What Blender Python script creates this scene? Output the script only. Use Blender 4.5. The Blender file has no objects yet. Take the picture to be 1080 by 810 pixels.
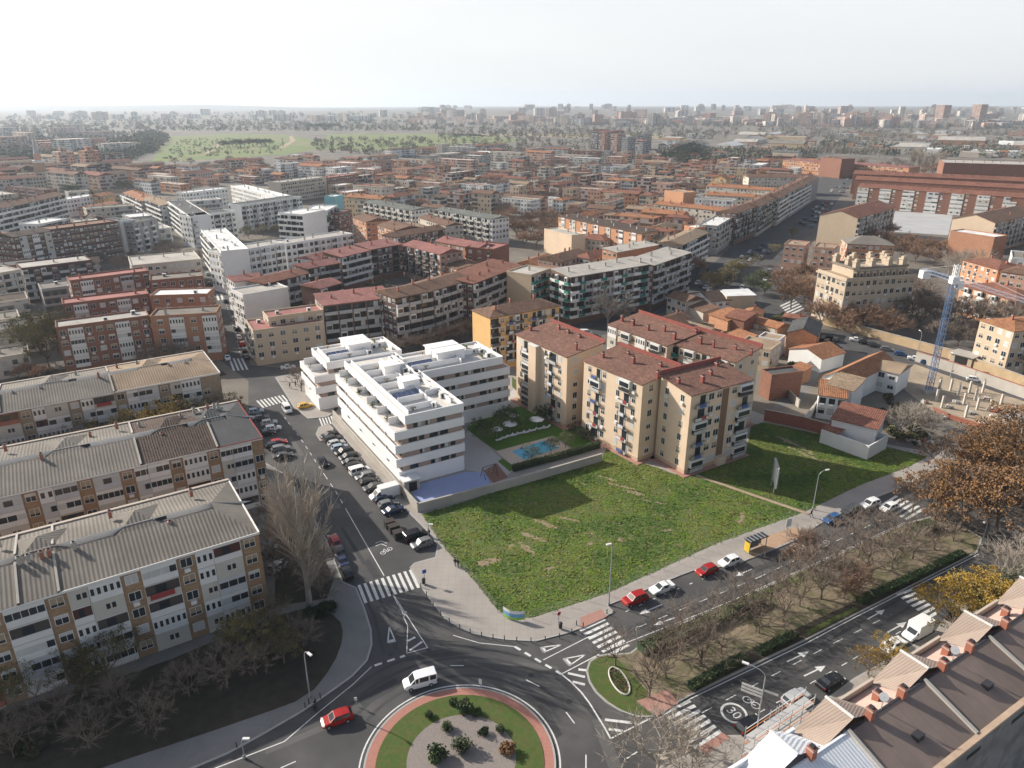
HAZE=9.2e-5; SKY=.1; SUN=5.0; EXPO=0.43; VEIL0=(7.1, 7.2, 7.25); VEIL1=(8.0, 8.05, 8.0)
import bpy, math, random
from mathutils import Matrix, Vector
R = random.Random(7)
rad = math.radians
scene = bpy.context.scene
COL = scene.collection
# ---------------------------------------------------------------- survey: photo points -> ground plane
F, CX, CY, HC, HOR = 750.0, 540.0, 405.0, 75.0, 110.0
PIT = math.atan((CY-HOR)/F)
CP, SP = math.cos(PIT), math.sin(PIT)
def un(px, py, z=0.0):
    u = (px-CX)/F; v = (CY-py)/F
    dy = CP+v*SP; dz = -SP+v*CP
    t = (z-HC)/dz
    return (u*t, dy*t)
def pr(x, y, z):
    dz = z-HC
    zc = y*CP-dz*SP; yc = y*SP+dz*CP
    if zc < 1: return (-9999, -9999)
    return (CX+F*x/zc, CY-F*yc/zc)
def unp(pts, z=0.0): return [un(p[0], p[1], z) for p in pts]
def lerp(a, b, t): return a+(b-a)*t
def sstep(a, b, x):
    t = min(1, max(0, (x-a)/(b-a))); return t*t*(3-2*t)
def gz(x, y):
    d = math.hypot(x, y); az = x/max(y, 1)
    if y < 1300: return 0.0
    far = sstep(2200, 6000, d)*lerp(10, 40, sstep(-.45, .1, az))
    hill = 60*math.exp(-((d-11500)/1500)**2)*math.exp(-((az+.42)/.13)**2)
    hill += 45*math.exp(-((d-12000)/1500)**2)*math.exp(-((az+.62)/.1)**2)
    return far+hill
# ---------------------------------------------------------------- materials
MATS = {}
def mat(name, col=(.5, .5, .5), rough=.85, var=.18, scale=.6, oc=False, bump=0.0, bscale=8.0, kind=None, per=1.0, amt=.3, metal=0.0, spec=.3, rnd=0.0, col2=None, dirt=0.0):
    if name in MATS: return MATS[name]
    m = bpy.data.materials.new(name); m.use_nodes = True
    nt = m.node_tree; N = nt.nodes; L = nt.links
    b = N['Principled BSDF']
    b.inputs['Roughness'].default_value = rough; b.inputs['Metallic'].default_value = metal
    b.inputs['Specular IOR Level'].default_value = spec
    geo = N.new('ShaderNodeNewGeometry')
    def math_(op, a, c=None, d=None):
        n = N.new('ShaderNodeMath'); n.operation = op
        for i, q in enumerate((a, c, d)):
            if q is None: continue
            if isinstance(q, (int, float)): n.inputs[i].default_value = q
            else: L.new(q, n.inputs[i])
        return n.outputs[0]
    def noise(sc, detail=4, src=None, dims='3D'):
        n = N.new('ShaderNodeTexNoise'); n.inputs['Scale'].default_value = sc; n.inputs['Detail'].default_value = detail
        L.new(src if src is not None else geo.outputs['Position'], n.inputs['Vector']); return n.outputs['Fac']
    if oc:
        oi = N.new('ShaderNodeObjectInfo'); base = oi.outputs['Color']
    else:
        rgb = N.new('ShaderNodeRGB'); rgb.outputs[0].default_value = (*col, 1); base = rgb.outputs[0]
    def scale_col(c, f):
        n = N.new('ShaderNodeMix'); n.data_type = 'RGBA'; n.blend_type = 'MULTIPLY'; n.inputs[0].default_value = 1
        L.new(c, n.inputs[6])
        cc = N.new('ShaderNodeCombineColor')
        for i in range(3): L.new(f, cc.inputs[i])
        L.new(cc.outputs[0], n.inputs[7]); return n.outputs[2]
    def mix_col(f, a, c):
        n = N.new('ShaderNodeMix'); n.data_type = 'RGBA'
        if isinstance(f, (int, float)): n.inputs[0].default_value = f
        else: L.new(f, n.inputs[0])
        for q, i in ((a, 6), (c, 7)):
            if isinstance(q, tuple): n.inputs[i].default_value = (*q, 1)
            else: L.new(q, n.inputs[i])
        return n.outputs[2]
    out = base
    if col2 is not None:
        f = noise(scale*.35, 6)
        f = math_('MULTIPLY_ADD', f, 5.0, -2.1); f = math_('MAXIMUM', math_('MINIMUM', f, 1.0), 0.0)
        out = mix_col(f, out, col2)
    f = noise(scale, 5)
    f = math_('MULTIPLY_ADD', f, 2*var, 1-var)
    if dirt > 0:
        g = noise(.12, 5); g = math_('MULTIPLY_ADD', g, dirt*2.4, 1-dirt*1.2); f = math_('MULTIPLY', f, g)
    if rnd > 0:
        oi2 = N.new('ShaderNodeObjectInfo'); f = math_('MULTIPLY', f, math_('MULTIPLY_ADD', oi2.outputs['Random'], 2*rnd, 1-rnd))
    hgt = None
    if kind in ('tile', 'ridge', 'facade', 'brick', 'slab', 'strip'):
        uv = N.new('ShaderNodeUVMap'); sx = N.new('ShaderNodeSeparateXYZ'); L.new(uv.outputs[0], sx.inputs[0])
        U, V = sx.outputs[0], sx.outputs[1]
        if kind in ('tile', 'ridge'):
            s = math_('SINE', math_('MULTIPLY', U, 2*math.pi/per)); hgt = s
            f = math_('MULTIPLY', f, math_('MULTIPLY_ADD', s, amt*.5, 1-amt*.5))
            if kind == 'tile':
                w = math_('FRACT', math_('MULTIPLY', V, 2.2))
                f = math_('MULTIPLY', f, math_('MULTIPLY_ADD', w, .22, .89))
                # odd tiles replaced
                cell = N.new('ShaderNodeCombineXYZ'); L.new(math_('FLOOR', math_('DIVIDE', U, per)), cell.inputs[0]); L.new(math_('FLOOR', math_('MULTIPLY', V, 2.2)), cell.inputs[1])
                wn = N.new('ShaderNodeTexWhiteNoise'); L.new(cell.outputs[0], wn.inputs['Vector'])
                f = math_('MULTIPLY', f, math_('MULTIPLY_ADD', wn.outputs['Value'], .5, .72))
        elif kind == 'brick':
            w = math_('LESS_THAN', math_('FRACT', math_('DIVIDE', V, .3)), .2)
            f = math_('MULTIPLY', f, math_('MULTIPLY_ADD', w, .15, .95))
            cell = N.new('ShaderNodeCombineXYZ'); L.new(math_('FLOOR', math_('DIVIDE', U, .5)), cell.inputs[0]); L.new(math_('FLOOR', math_('DIVIDE', V, .3)), cell.inputs[1])
            wn = N.new('ShaderNodeTexWhiteNoise'); L.new(cell.outputs[0], wn.inputs['Vector'])
            f = math_('MULTIPLY', f, math_('MULTIPLY_ADD', wn.outputs['Value'], .24, .88))
        elif kind == 'slab':
            a = math_('LESS_THAN', math_('FRACT', math_('DIVIDE', U, per)), .06)
            c = math_('LESS_THAN', math_('FRACT', math_('DIVIDE', V, per)), .06)
            f = math_('MULTIPLY', f, math_('MULTIPLY_ADD', math_('MAXIMUM', a, c), -amt, 1.0))
        elif kind == 'strip':
            a = math_('LESS_THAN', math_('FRACT', math_('DIVIDE', U, per)), .05)
            f = math_('MULTIPLY', f, math_('MULTIPLY_ADD', a, -amt, 1.0))
        elif kind == 'facade':
            cu = math_('DIVIDE', U, 2.7); cv = math_('DIVIDE', V, 3.0)
            fu = math_('FRACT', cu); fv = math_('FRACT', cv)
            inu = math_('MULTIPLY', math_('GREATER_THAN', fu, .25), math_('LESS_THAN', fu, .75))
            inv = math_('MULTIPLY', math_('GREATER_THAN', fv, .3), math_('LESS_THAN', fv, .78))
            win = math_('MULTIPLY', inu, inv)
            cell = N.new('ShaderNodeCombineXYZ'); L.new(math_('FLOOR', cu), cell.inputs[0]); L.new(math_('FLOOR', cv), cell.inputs[1])
            wn = N.new('ShaderNodeTexWhiteNoise'); L.new(cell.outputs[0], wn.inputs['Vector'])
            r = wn.outputs['Value']
            colm = N.new('ShaderNodeCombineXYZ'); L.new(math_('FLOOR', math_('DIVIDE', U, 5.4)), colm.inputs[0])
            oi3 = N.new('ShaderNodeObjectInfo'); L.new(math_('MULTIPLY', oi3.outputs['Random'], 50), colm.inputs[1])
            wc = N.new('ShaderNodeTexWhiteNoise'); L.new(colm.outputs[0], wc.inputs['Vector'])
            bal = math_('MULTIPLY', math_('GREATER_THAN', wc.outputs['Value'], .5), math_('GREATER_THAN', fv, .34))
            balw = math_('MULTIPLY', math_('GREATER_THAN', wc.outputs['Value'], .5), math_('LESS_THAN', fv, .34))
            win = math_('MAXIMUM', win, math_('MULTIPLY', bal, .8))
            wcol = mix_col(math_('GREATER_THAN', r, .72), (.035, .04, .045), (.4, .39, .37))
            out = scale_col(out, f); f = None
            out = mix_col(math_('MULTIPLY', balw, .75), out, (.45, .43, .41))
            out = mix_col(math_('MULTIPLY', win, .88), out, wcol)
    if f is not None: out = scale_col(out, f)
    L.new(out, b.inputs['Base Color'])
    if bump > 0:
        bp = N.new('ShaderNodeBump'); bp.inputs['Strength'].default_value = bump; bp.inputs['Distance'].default_value = .08
        L.new(hgt if hgt is not None else noise(bscale, 6), bp.inputs['Height']); L.new(bp.outputs[0], b.inputs['Normal'])
    MATS[name] = m
    return m
asphalt = mat('asphalt', (.074, .073, .073), .9, .2, .35, bump=.1, bscale=20, dirt=.38, col2=(.09, .087, .084))
pave = mat('pavement', (.33, .30, .27), .9, .12, .4, kind='slab', per=1.2, amt=.12, dirt=.18)
pave_red = mat('red_tactile_paving', (.36, .2, .16), .9, .15, 1)
pave_grey = mat('grey_paving', (.2, .195, .185), .9, .15, .5, kind='slab', per=.8, amt=.12, dirt=.25)
kerbm = mat('kerb_stone', (.36, .35, .33), .85, .15, 1)
paint = mat('road_paint', (.62, .62, .6), .8, .35, 2.2)
lotm = mat('meadow_soil', (.085, .125, .03), .95, .4, 1.3, bump=.5, bscale=2.5, col2=(.1, .115, .035), dirt=.15)
lawn = mat('mown_grass', (.065, .105, .022), .95, .3, 2.5, bump=.3, bscale=6, col2=(.09, .1, .03))
dirt = mat('bare_earth', (.17, .125, .085), .95, .35, .6, bump=.3, bscale=3, dirt=.3)
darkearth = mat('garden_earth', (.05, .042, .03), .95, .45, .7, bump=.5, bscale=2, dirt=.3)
medm = mat('median_soil', (.24, .19, .13), .95, .35, .8, bump=.3, bscale=4, col2=(.115, .115, .055), dirt=.3)
sandm = mat('sandy_path', (.36, .27, .19), .95, .2, .8, dirt=.2)
cityg = mat('city_ground', (.14, .125, .11), .95, .35, .05, col2=(.2, .175, .14), dirt=.3)
parkm = mat('park_grass', (.13, .19, .05), .95, .3, .05, col2=(.2, .19, .09), dirt=.3)
gravel = mat('gravel', (.24, .21, .19), .95, .35, 6, bump=.4, bscale=14)
redring = mat('red_brick_paving', (.38, .18, .14), .9, .2, 3)
plaster = mat('plaster', rough=.9, var=.08, scale=.5, oc=True, dirt=.1)
brick = mat('brickwork', rough=.92, var=.12, scale=.8, oc=True, kind='brick', dirt=.12)
facade = mat('apartment_facade', rough=.9, var=.12, scale=.4, oc=True, kind='facade')
tile = mat('clay_roof_tiles', rough=.92, var=.25, scale=.5, oc=True, kind='tile', per=.45, amt=.35, bump=.5, dirt=.28)
ridge = mat('corrugated_sheet', rough=.9, var=.2, scale=.35, oc=True, kind='ridge', per=.55, amt=.26, bump=.35, dirt=.42)
seam = mat('roofing_felt', rough=.9, var=.2, scale=.5, oc=True, kind='strip', per=1.1, amt=.3, dirt=.25)
flatm = mat('flat_roof_screed', rough=.92, var=.2, scale=.4, oc=True, dirt=.35)
occ = mat('coloured_surface', rough=.8, var=.06, scale=1, oc=True)
white = mat('white_frame', (.68, .675, .65), .6, .08, .7, dirt=.1)
cream = mat('cream_panel', (.5, .475, .42), .7, .1, .7, dirt=.12)
glass = mat('window_glass', (.028, .034, .04), .12, .3, .9, spec=.6)
blind = mat('roller_blind', (.5, .5, .48), .8, .2, .6)
blindt = mat('tan_blind', (.33, .26, .18), .8, .2, .6)
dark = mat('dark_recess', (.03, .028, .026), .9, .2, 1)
metal = mat('galvanised_metal', (.36, .37, .38), .5, .1, 2, metal=.3)
dmetal = mat('dark_metal', (.04, .04, .045), .5, .1, 2)
rail = mat('iron_railing', (.1, .1, .1), .6, .1, 2)
concrete = mat('concrete', (.4, .37, .33), .9, .15, .6, dirt=.25)
rbrick = mat('red_brick', (.34, .13, .085), .92, .25, 2)
water = mat('pool_water', (.09, .42, .6), .35, .03, 1.2, spec=.15)
bark = mat('bark', (.16, .125, .1), .95, .2, 2, rnd=.2)
barkg = mat('pale_bark', (.3, .27, .23), .95, .2, 2, rnd=.15)
twig = mat('twigs_brown', (.225, .18, .145), .95, .2, .5, rnd=.25)
twigg = mat('twigs_grey', (.38, .33, .275), .95, .15, .5, rnd=.15)
twigo = mat('twigs_rust', (.29, .185, .125), .95, .2, .5, rnd=.25)
lyel = mat('leaves_yellow', (.34, .21, .03), .8, .4, 1.2, rnd=.15, col2=(.2, .15, .03))
lora = mat('leaves_orange', (.225, .115, .04), .8, .4, .6, rnd=.15, col2=(.15, .088, .05))
lgre = mat('leaves_green', (.055, .085, .025), .8, .4, 1.2, rnd=.2, col2=(.08, .1, .035))
loli = mat('leaves_olive', (.11, .125, .06), .8, .35, 1.5, rnd=.2)
ldar = mat('leaves_dark', (.028, .05, .022), .85, .35, 1, rnd=.2)
carp = mat('car_paint', rough=.3, var=.03, scale=1, oc=True, spec=.5)
tyre = mat('tyre_rubber', (.02, .02, .02), .85, .1, 3)
lampg = mat('headlamp_glass', (.7, .7, .68), .2, .05, 2)
redg = mat('tail_lamp', (.35, .02, .02), .3, .05, 2)
skin = mat('skin', (.45, .28, .2), .7, .05, 4)
# ---------------------------------------------------------------- mesh builder
class MB:
    def __init__(s): s.v = []; s.f = []; s.m = []; s.mats = []; s.T = None; s.sm = False
    def mi(s, m):
        if m not in s.mats: s.mats.append(m)
        return s.mats.index(m)
    def V(s, p):
        if s.T is not None: p = s.T @ Vector(p)
        s.v.append((p[0], p[1], p[2])); return len(s.v)-1
    def face(s, pts, m):
        s.f.append([s.V(p) for p in pts]); s.m.append(s.mi(m))
    def box(s, x0, y0, z0, x1, y1, z1, m, top=None, bottom=True):
        i = [s.V(p) for p in ((x0, y0, z0), (x1, y0, z0), (x1, y1, z0), (x0, y1, z0), (x0, y0, z1), (x1, y0, z1), (x1, y1, z1), (x0, y1, z1))]
        k = s.mi(m); t = s.mi(top) if top else k
        for q in ((0, 1, 5, 4), (1, 2, 6, 5), (2, 3, 7, 6), (3, 0, 4, 7)): s.f.append([i[a] for a in q]); s.m.append(k)
        s.f.append([i[4], i[5], i[6], i[7]]); s.m.append(t)
        if bottom: s.f.append([i[3], i[2], i[1], i[0]]); s.m.append(k)
    def prism(s, poly, z0, z1, side, top):
        n = len(poly)
        b = [s.V((p[0], p[1], z0)) for p in poly]; t = [s.V((p[0], p[1], z1)) for p in poly]
        k = s.mi(side)
        for i in range(n):
            j = (i+1) % n; s.f.append([b[i], b[j], t[j], t[i]]); s.m.append(k)
        s.f.append(t); s.m.append(s.mi(top))
    def tube(s, p, q, r0, r1, m, n=5, cap=True):
        p = Vector(p); q = Vector(q); d = (q-p)
        if d.length < 1e-6: return
        d.normalize(); a = d.orthogonal().normalized(); b = d.cross(a)
        A = []; B = []
        for i in range(n):
            t = 2*math.pi*i/n; o = a*math.cos(t)+b*math.sin(t)
            A.append(s.V(p+o*r0)); B.append(s.V(q+o*r1))
        k = s.mi(m)
        for i in range(n):
            j = (i+1) % n; s.f.append([A[i], A[j], B[j], B[i]]); s.m.append(k)
        if cap:
            s.f.append(B); s.m.append(k); s.f.append(A[::-1]); s.m.append(k)
    def disc(s, c, r, m, n=12, z=None):
        s.face([(c[0]+r*math.cos(2*math.pi*i/n), c[1]+r*math.sin(2*math.pi*i/n), c[2]) for i in range(n)], m)
    def mesh(s, name):
        me = bpy.data.meshes.new(name); me.from_pydata(s.v, [], s.f)
        for m in s.mats: me.materials.append(m)
        me.polygons.foreach_set('material_index', s.m)
        if s.sm: me.polygons.foreach_set('use_smooth', [True]*len(s.f))
        uvl = me.uv_layers.new(name='UVMap'); data = [0.0]*(2*len(me.loops))
        Z = Vector((0, 0, 1)); vs = me.vertices
        if len(s.f) < 60000:
            for p in me.polygons:
                n = p.normal
                u = Vector((-n.y, n.x, 0)) if abs(n.z) < .98 else Vector((1, 0, 0))
                if u.length < 1e-6: u = Vector((1, 0, 0))
                u.normalize(); w = n.cross(u)
                for li in p.loop_indices:
                    co = vs[me.loops[li].vertex_index].co
                    data[2*li] = co.dot(u); data[2*li+1] = co.dot(w)
            uvl.data.foreach_set('uv', data)
        me.update(); return me
    def build(s, name, parent=None, color=None, loc=None):
        return inst(name, s.mesh(name), parent, color=color, loc=loc)
def inst(name, me, parent=None, M=None, color=None, loc=None):
    o = bpy.data.objects.new(name, me); COL.objects.link(o)
    if parent is not None: o.parent = parent
    if M is not None: o.matrix_local = M
    if loc is not None: o.location = loc
    if color is not None: o.color = (*color, 1)
    return o
THINGS = []
def tag(o, label, cat, group=None):
    o['label'] = label; o['category'] = cat
    if group: o['group'] = group
    THINGS.append(o); return o
def empty(name, label, cat, loc=(0, 0, 0), rz=0.0, group=None):
    o = bpy.data.objects.new(name, None); COL.objects.link(o); o.empty_display_size = .5
    o.location = loc; o.rotation_euler = (0, 0, rz); return tag(o, label, cat, group)
def struct(o, kind='structure'): o['kind'] = kind; return o
ORD = ['first', 'second', 'third', 'fourth', 'fifth', 'sixth', 'seventh', 'eighth', 'ninth', 'tenth', 'eleventh', 'twelfth', 'thirteenth', 'fourteenth', 'fifteenth', 'sixteenth', 'seventeenth', 'eighteenth', 'nineteenth', 'twentieth']
# ---------------------------------------------------------------- ground
def build_ground():
    mb = MB(); rows = []
    ys = [-60, 20, 60, 100, 140, 180, 230, 300, 400, 550, 750, 1000, 1300, 1600, 2000, 2500, 3100, 3800, 4600, 5600, 6800, 8200, 9400, 10200, 11000, 11800, 12600, 13600, 15000]
    nx = 60
    for y in ys:
        w = 400+abs(y)*1.15
        rows.append([mb.V((x, y, gz(x, y))) for x in [lerp(-w, w, i/nx) for i in range(nx+1)]])
    k = mb.mi(cityg)
    for a, b in zip(rows, rows[1:]):
        for i in range(nx): mb.f.append([a[i], a[i+1], b[i+1], b[i]]); mb.m.append(k)
    mb.sm = True
    struct(mb.build('ground'))
build_ground()
def sheet(name, pts, z, m, world=False):
    w = pts if world else unp(pts)
    mb = MB(); mb.face([(x, y, z) for x, y in w], m)
    if sum(w[i][0]*w[(i+1) % len(w)][1]-w[(i+1) % len(w)][0]*w[i][1] for i in range(len(w))) < 0: mb.f[0].reverse()
    return struct(mb.build(name))
def ccw(w):
    a = sum(w[i][0]*w[(i+1) % len(w)][1]-w[(i+1) % len(w)][0]*w[i][1] for i in range(len(w)))
    return w if a > 0 else w[::-1]
def raised(name, pts, m, z=.13):
    w = ccw(unp(pts)); mb = MB(); mb.prism(w, -.05, z, kerbm, m)
    n = len(w)                                   # kerb stones as a strip just proud of the paving
    struct(mb.build(name))
    kb = MB()
    for i in range(n):
        a = Vector((*w[i], 0)); b = Vector((*w[(i+1) % n], 0)); d = (b-a)
        if d.length < .2 or d.length > 120: continue
        d.normalize(); nn = Vector((-d.y, d.x, 0))
        kb.face([(a.x, a.y, z+.004), (b.x, b.y, z+.004), tuple(b+nn*.28+Vector((0, 0, z+.004))), tuple(a+nn*.28+Vector((0, 0, z+.004)))], kerbm)
    struct(kb.build('kerb'))
    return w
def smooth(pts, it=2):
    for _ in range(it):
        q = []
        for i in range(len(pts)):
            a = pts[i]; b = pts[(i+1) % len(pts)]
            q += [(a[0]*.75+b[0]*.25, a[1]*.75+b[1]*.25), (a[0]*.25+b[0]*.75, a[1]*.25+b[1]*.75)]
        pts = q
    return pts
sheet('road', [(-500, 900), (1500, 900), (1500, 330), (1080, 440), (860, 520), (640, 600), (480, 560), (352, 425), (335, 392), (264, 385), (238, 290), (222, 250), (205, 250), (214, 300), (232, 380), (262, 402), (262, 440), (285, 500), (320, 560), (370, 640), (330, 720), (150, 800), (-500, 850)], .004, asphalt)
sheet('road', [(690, 332), (745, 285), (800, 232), (850, 198), (880, 178), (912, 178), (880, 215), (862, 250), (828, 292), (880, 322), (858, 350), (800, 338), (760, 322)], .004, asphalt)
sheet('road', [(850, 345), (895, 350), (1000, 378), (1080, 405), (1400, 500), (1400, 530), (1080, 432), (1010, 405), (950, 382), (880, 366), (850, 356)], .008, asphalt)
sheet('road', [(560, 332), (650, 300), (735, 272), (748, 285), (690, 330), (640, 352), (600, 362), (572, 348)], .004, asphalt)
sheet('road', [(335, 390), (440, 362), (500, 348), (560, 328), (575, 342), (480, 372), (400, 385), (352, 425)], .008, asphalt)
sheet('alley', [(858, 352), (882, 356), (872, 382), (845, 425), (815, 432), (838, 392)], .008, pave_grey)
sheet('courtyard', [(925, 222), (1005, 226), (1000, 248), (905, 242)], .006, mat('court_white', (.42, .42, .42), .8, .2, .1))
PA = raised('pavement', [(262, 478), (300, 500), (330, 545), (345, 570), (362, 614), (376, 620), (385, 642), (392, 664), (393, 680), (388, 697), (372, 714), (350, 730), (318, 752), (280, 774), (240, 796), (140, 838), (0, 890), (-500, 1100), (-500, 560), (0, 470)], pave_grey)
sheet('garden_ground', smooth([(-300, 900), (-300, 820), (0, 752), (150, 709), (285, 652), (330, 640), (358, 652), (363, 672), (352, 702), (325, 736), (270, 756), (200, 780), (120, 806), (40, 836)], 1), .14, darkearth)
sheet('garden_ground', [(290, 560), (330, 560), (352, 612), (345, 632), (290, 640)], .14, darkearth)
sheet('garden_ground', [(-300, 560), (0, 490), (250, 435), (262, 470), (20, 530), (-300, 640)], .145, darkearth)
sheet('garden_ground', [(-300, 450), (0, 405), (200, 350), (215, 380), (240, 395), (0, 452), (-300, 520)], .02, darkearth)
PB = raised('pavement', [(350, 447), (405, 512), (425, 535), (452, 562), (461, 575), (459, 588), (437, 594), (432, 599), (443, 618), (457, 638), (470, 654), (485, 663), (500, 669), (518, 673), (535, 675.5), (565, 677), (600, 668), (625, 658), (648, 646), (641, 639), (668, 628), (720, 606.5), (735, 601), (776, 597), (788, 591), (812, 582), (840, 570), (865, 553), (905, 533), (955, 513), (985, 497), (1080, 455), (1500, 330), (1500, 300), (1080, 432), (985, 478), (940, 470), (880, 452), (815, 442), (700, 398), (560, 370), (480, 374), (352, 420)], pave)
raised('pavement', [(290, 398), (320, 392), (352, 418), (358, 432), (345, 440), (325, 442), (310, 430)], pave)
raised('pavement', [(333, 458), (336, 451), (346, 447), (352, 452), (348, 462), (338, 466)], pave)
PM = raised('median', [(650, 690), (664, 689), (672, 683), (720, 657), (772, 635), (870, 591), (955, 552), (982, 545), (1012, 553), (1036, 568), (1031, 583), (900, 650), (850, 676), (727, 735), (698, 752), (690, 757), (672, 757), (655, 751), (640, 742), (628, 731), (621, 720), (618, 708), (621, 698), (630, 692), (640, 690)], medm)
sheet('lawn', smooth([(648, 692), (655, 700), (672, 718), (690, 738), (691, 755), (672, 755.5), (655, 749.5), (641, 740.5), (629.5, 729.5), (622.5, 719), (620, 708), (623, 699), (631, 694)], 1), .138, lawn)
sheet('lawn', [(674, 685), (720, 659), (772, 637), (870, 593), (875, 598), (776, 645), (725, 667), (684, 688)], .138, lawn)
sheet('planting_bed', [(735, 722), (770, 696), (830, 668), (900, 636), (1015, 585), (1026, 584), (900, 648.5), (850, 674), (733, 728)], .138, darkearth)
sheet('lawn', [(850, 666), (900, 641), (905, 643), (852, 671)], .142, lawn)
raised('pavement', [(640, 850), (700, 806), (735, 793), (765, 776), (800, 776), (865, 742), (900, 716), (985, 668), (1005, 640), (1080, 592), (1500, 400), (1600, 900), (640, 900)], pave)
sheet('red_tactile_paving', [(735, 790), (762, 773), (770, 778), (745, 797)], .137, pave_red)
sheet('red_tactile_paving', [(612, 664), (640, 651), (634, 643), (612, 652)], .137, pave_red)
sheet('red_tactile_paving', [(671, 740), (692, 757), (715, 742), (706, 728)], .142, pave_red)
sheet('bus_bay_paving', [(800, 568), (840, 556), (845, 566), (790, 590)], .137, mat('peach_paving', (.4, .27, .18), .9, .15, 1))
# roundabout
RC = (-6.35, 64.3)
def ring(name, r0, r1, z0, z1, m, n=96, c=RC):
    mb = MB()
    k = mb.mi(m)
    P = [[mb.V((c[0]+r*math.cos(2*math.pi*i/n), c[1]+r*math.sin(2*math.pi*i/n), z)) for i in range(n)] for r, z in ((r1, 0), (r1, z1), (r0, z1))]
    for i in range(n):
        j = (i+1) % n
        mb.f += [[P[0][i], P[0][j], P[1][j], P[1][i]], [P[1][i], P[1][j], P[2][j], P[2][i]]]; mb.m += [k, k]
    if r0 <= 0.01: pass
    return struct(mb.build(name))
ring('lane_line', 12.15, 12.35, .0, .009, paint)
ring('kerb', 11.5, 11.75, 0, .16, kerbm)
ring('brick_apron', 10.3, 11.5, 0, .15, redring)
ring('roundabout_lawn', 5.0, 10.3, 0, .2, lawn)
ring('gravel_bed', 0.001, 6.7, 0, .22, gravel, c=(-6.2, 64.5))
# meadow lot: uneven sheet with tufts
LOT = [(445, 543), (632, 487), (640, 474), (610, 450), (598, 441), (622, 452), (672, 487), (722, 504), (786, 482), (792, 450), (806, 446), (880, 462), (940, 473), (978, 482), (960, 492), (905, 513), (850, 540), (760, 572), (640, 626.5), (562, 652), (541, 653), (524, 643), (500, 613), (470, 580)]
LW = unp(LOT)
PATCH = ((575, 553, -35, 5, 1), (560, 566, -35, 6, .9), (556, 580, -50, 4, .8), (600, 548, -20, 4, .7), (655, 513, -30, 6, .8), (668, 520, -30, 4, .9), (620, 563, 10, 2, .7), (622, 574, 20, 1.6, .6), (655, 570, 0, 2, .8), (690, 530, -20, 5, .5), (782, 547, 60, 3, 1.2), (515, 593, 25, 3.4, 1.4), (640, 505, -30, 4, .6), (705, 560, 0, 2.5, .5), (580, 600, 10, 2, .5), (545, 575, 30, 3, .6), (840, 470, -60, 10, 1.2), (850, 480, -55, 9, .8), (700, 545, -20, 4, .4))
PW = [(*un(p[0], p[1]), math.cos(rad(p[2])), math.sin(rad(p[2])), p[3]/2, p[4]/2) for p in PATCH]
def inside(x, y, poly):
    c = False; j = len(poly)-1
    for i in range(len(poly)):
        xi, yi = poly[i]; xj, yj = poly[j]
        if (yi > y) != (yj > y) and x < (xj-xi)*(y-yi)/(yj-yi)+xi: c = not c
        j = i
    return c
from mathutils import noise as mn
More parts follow.
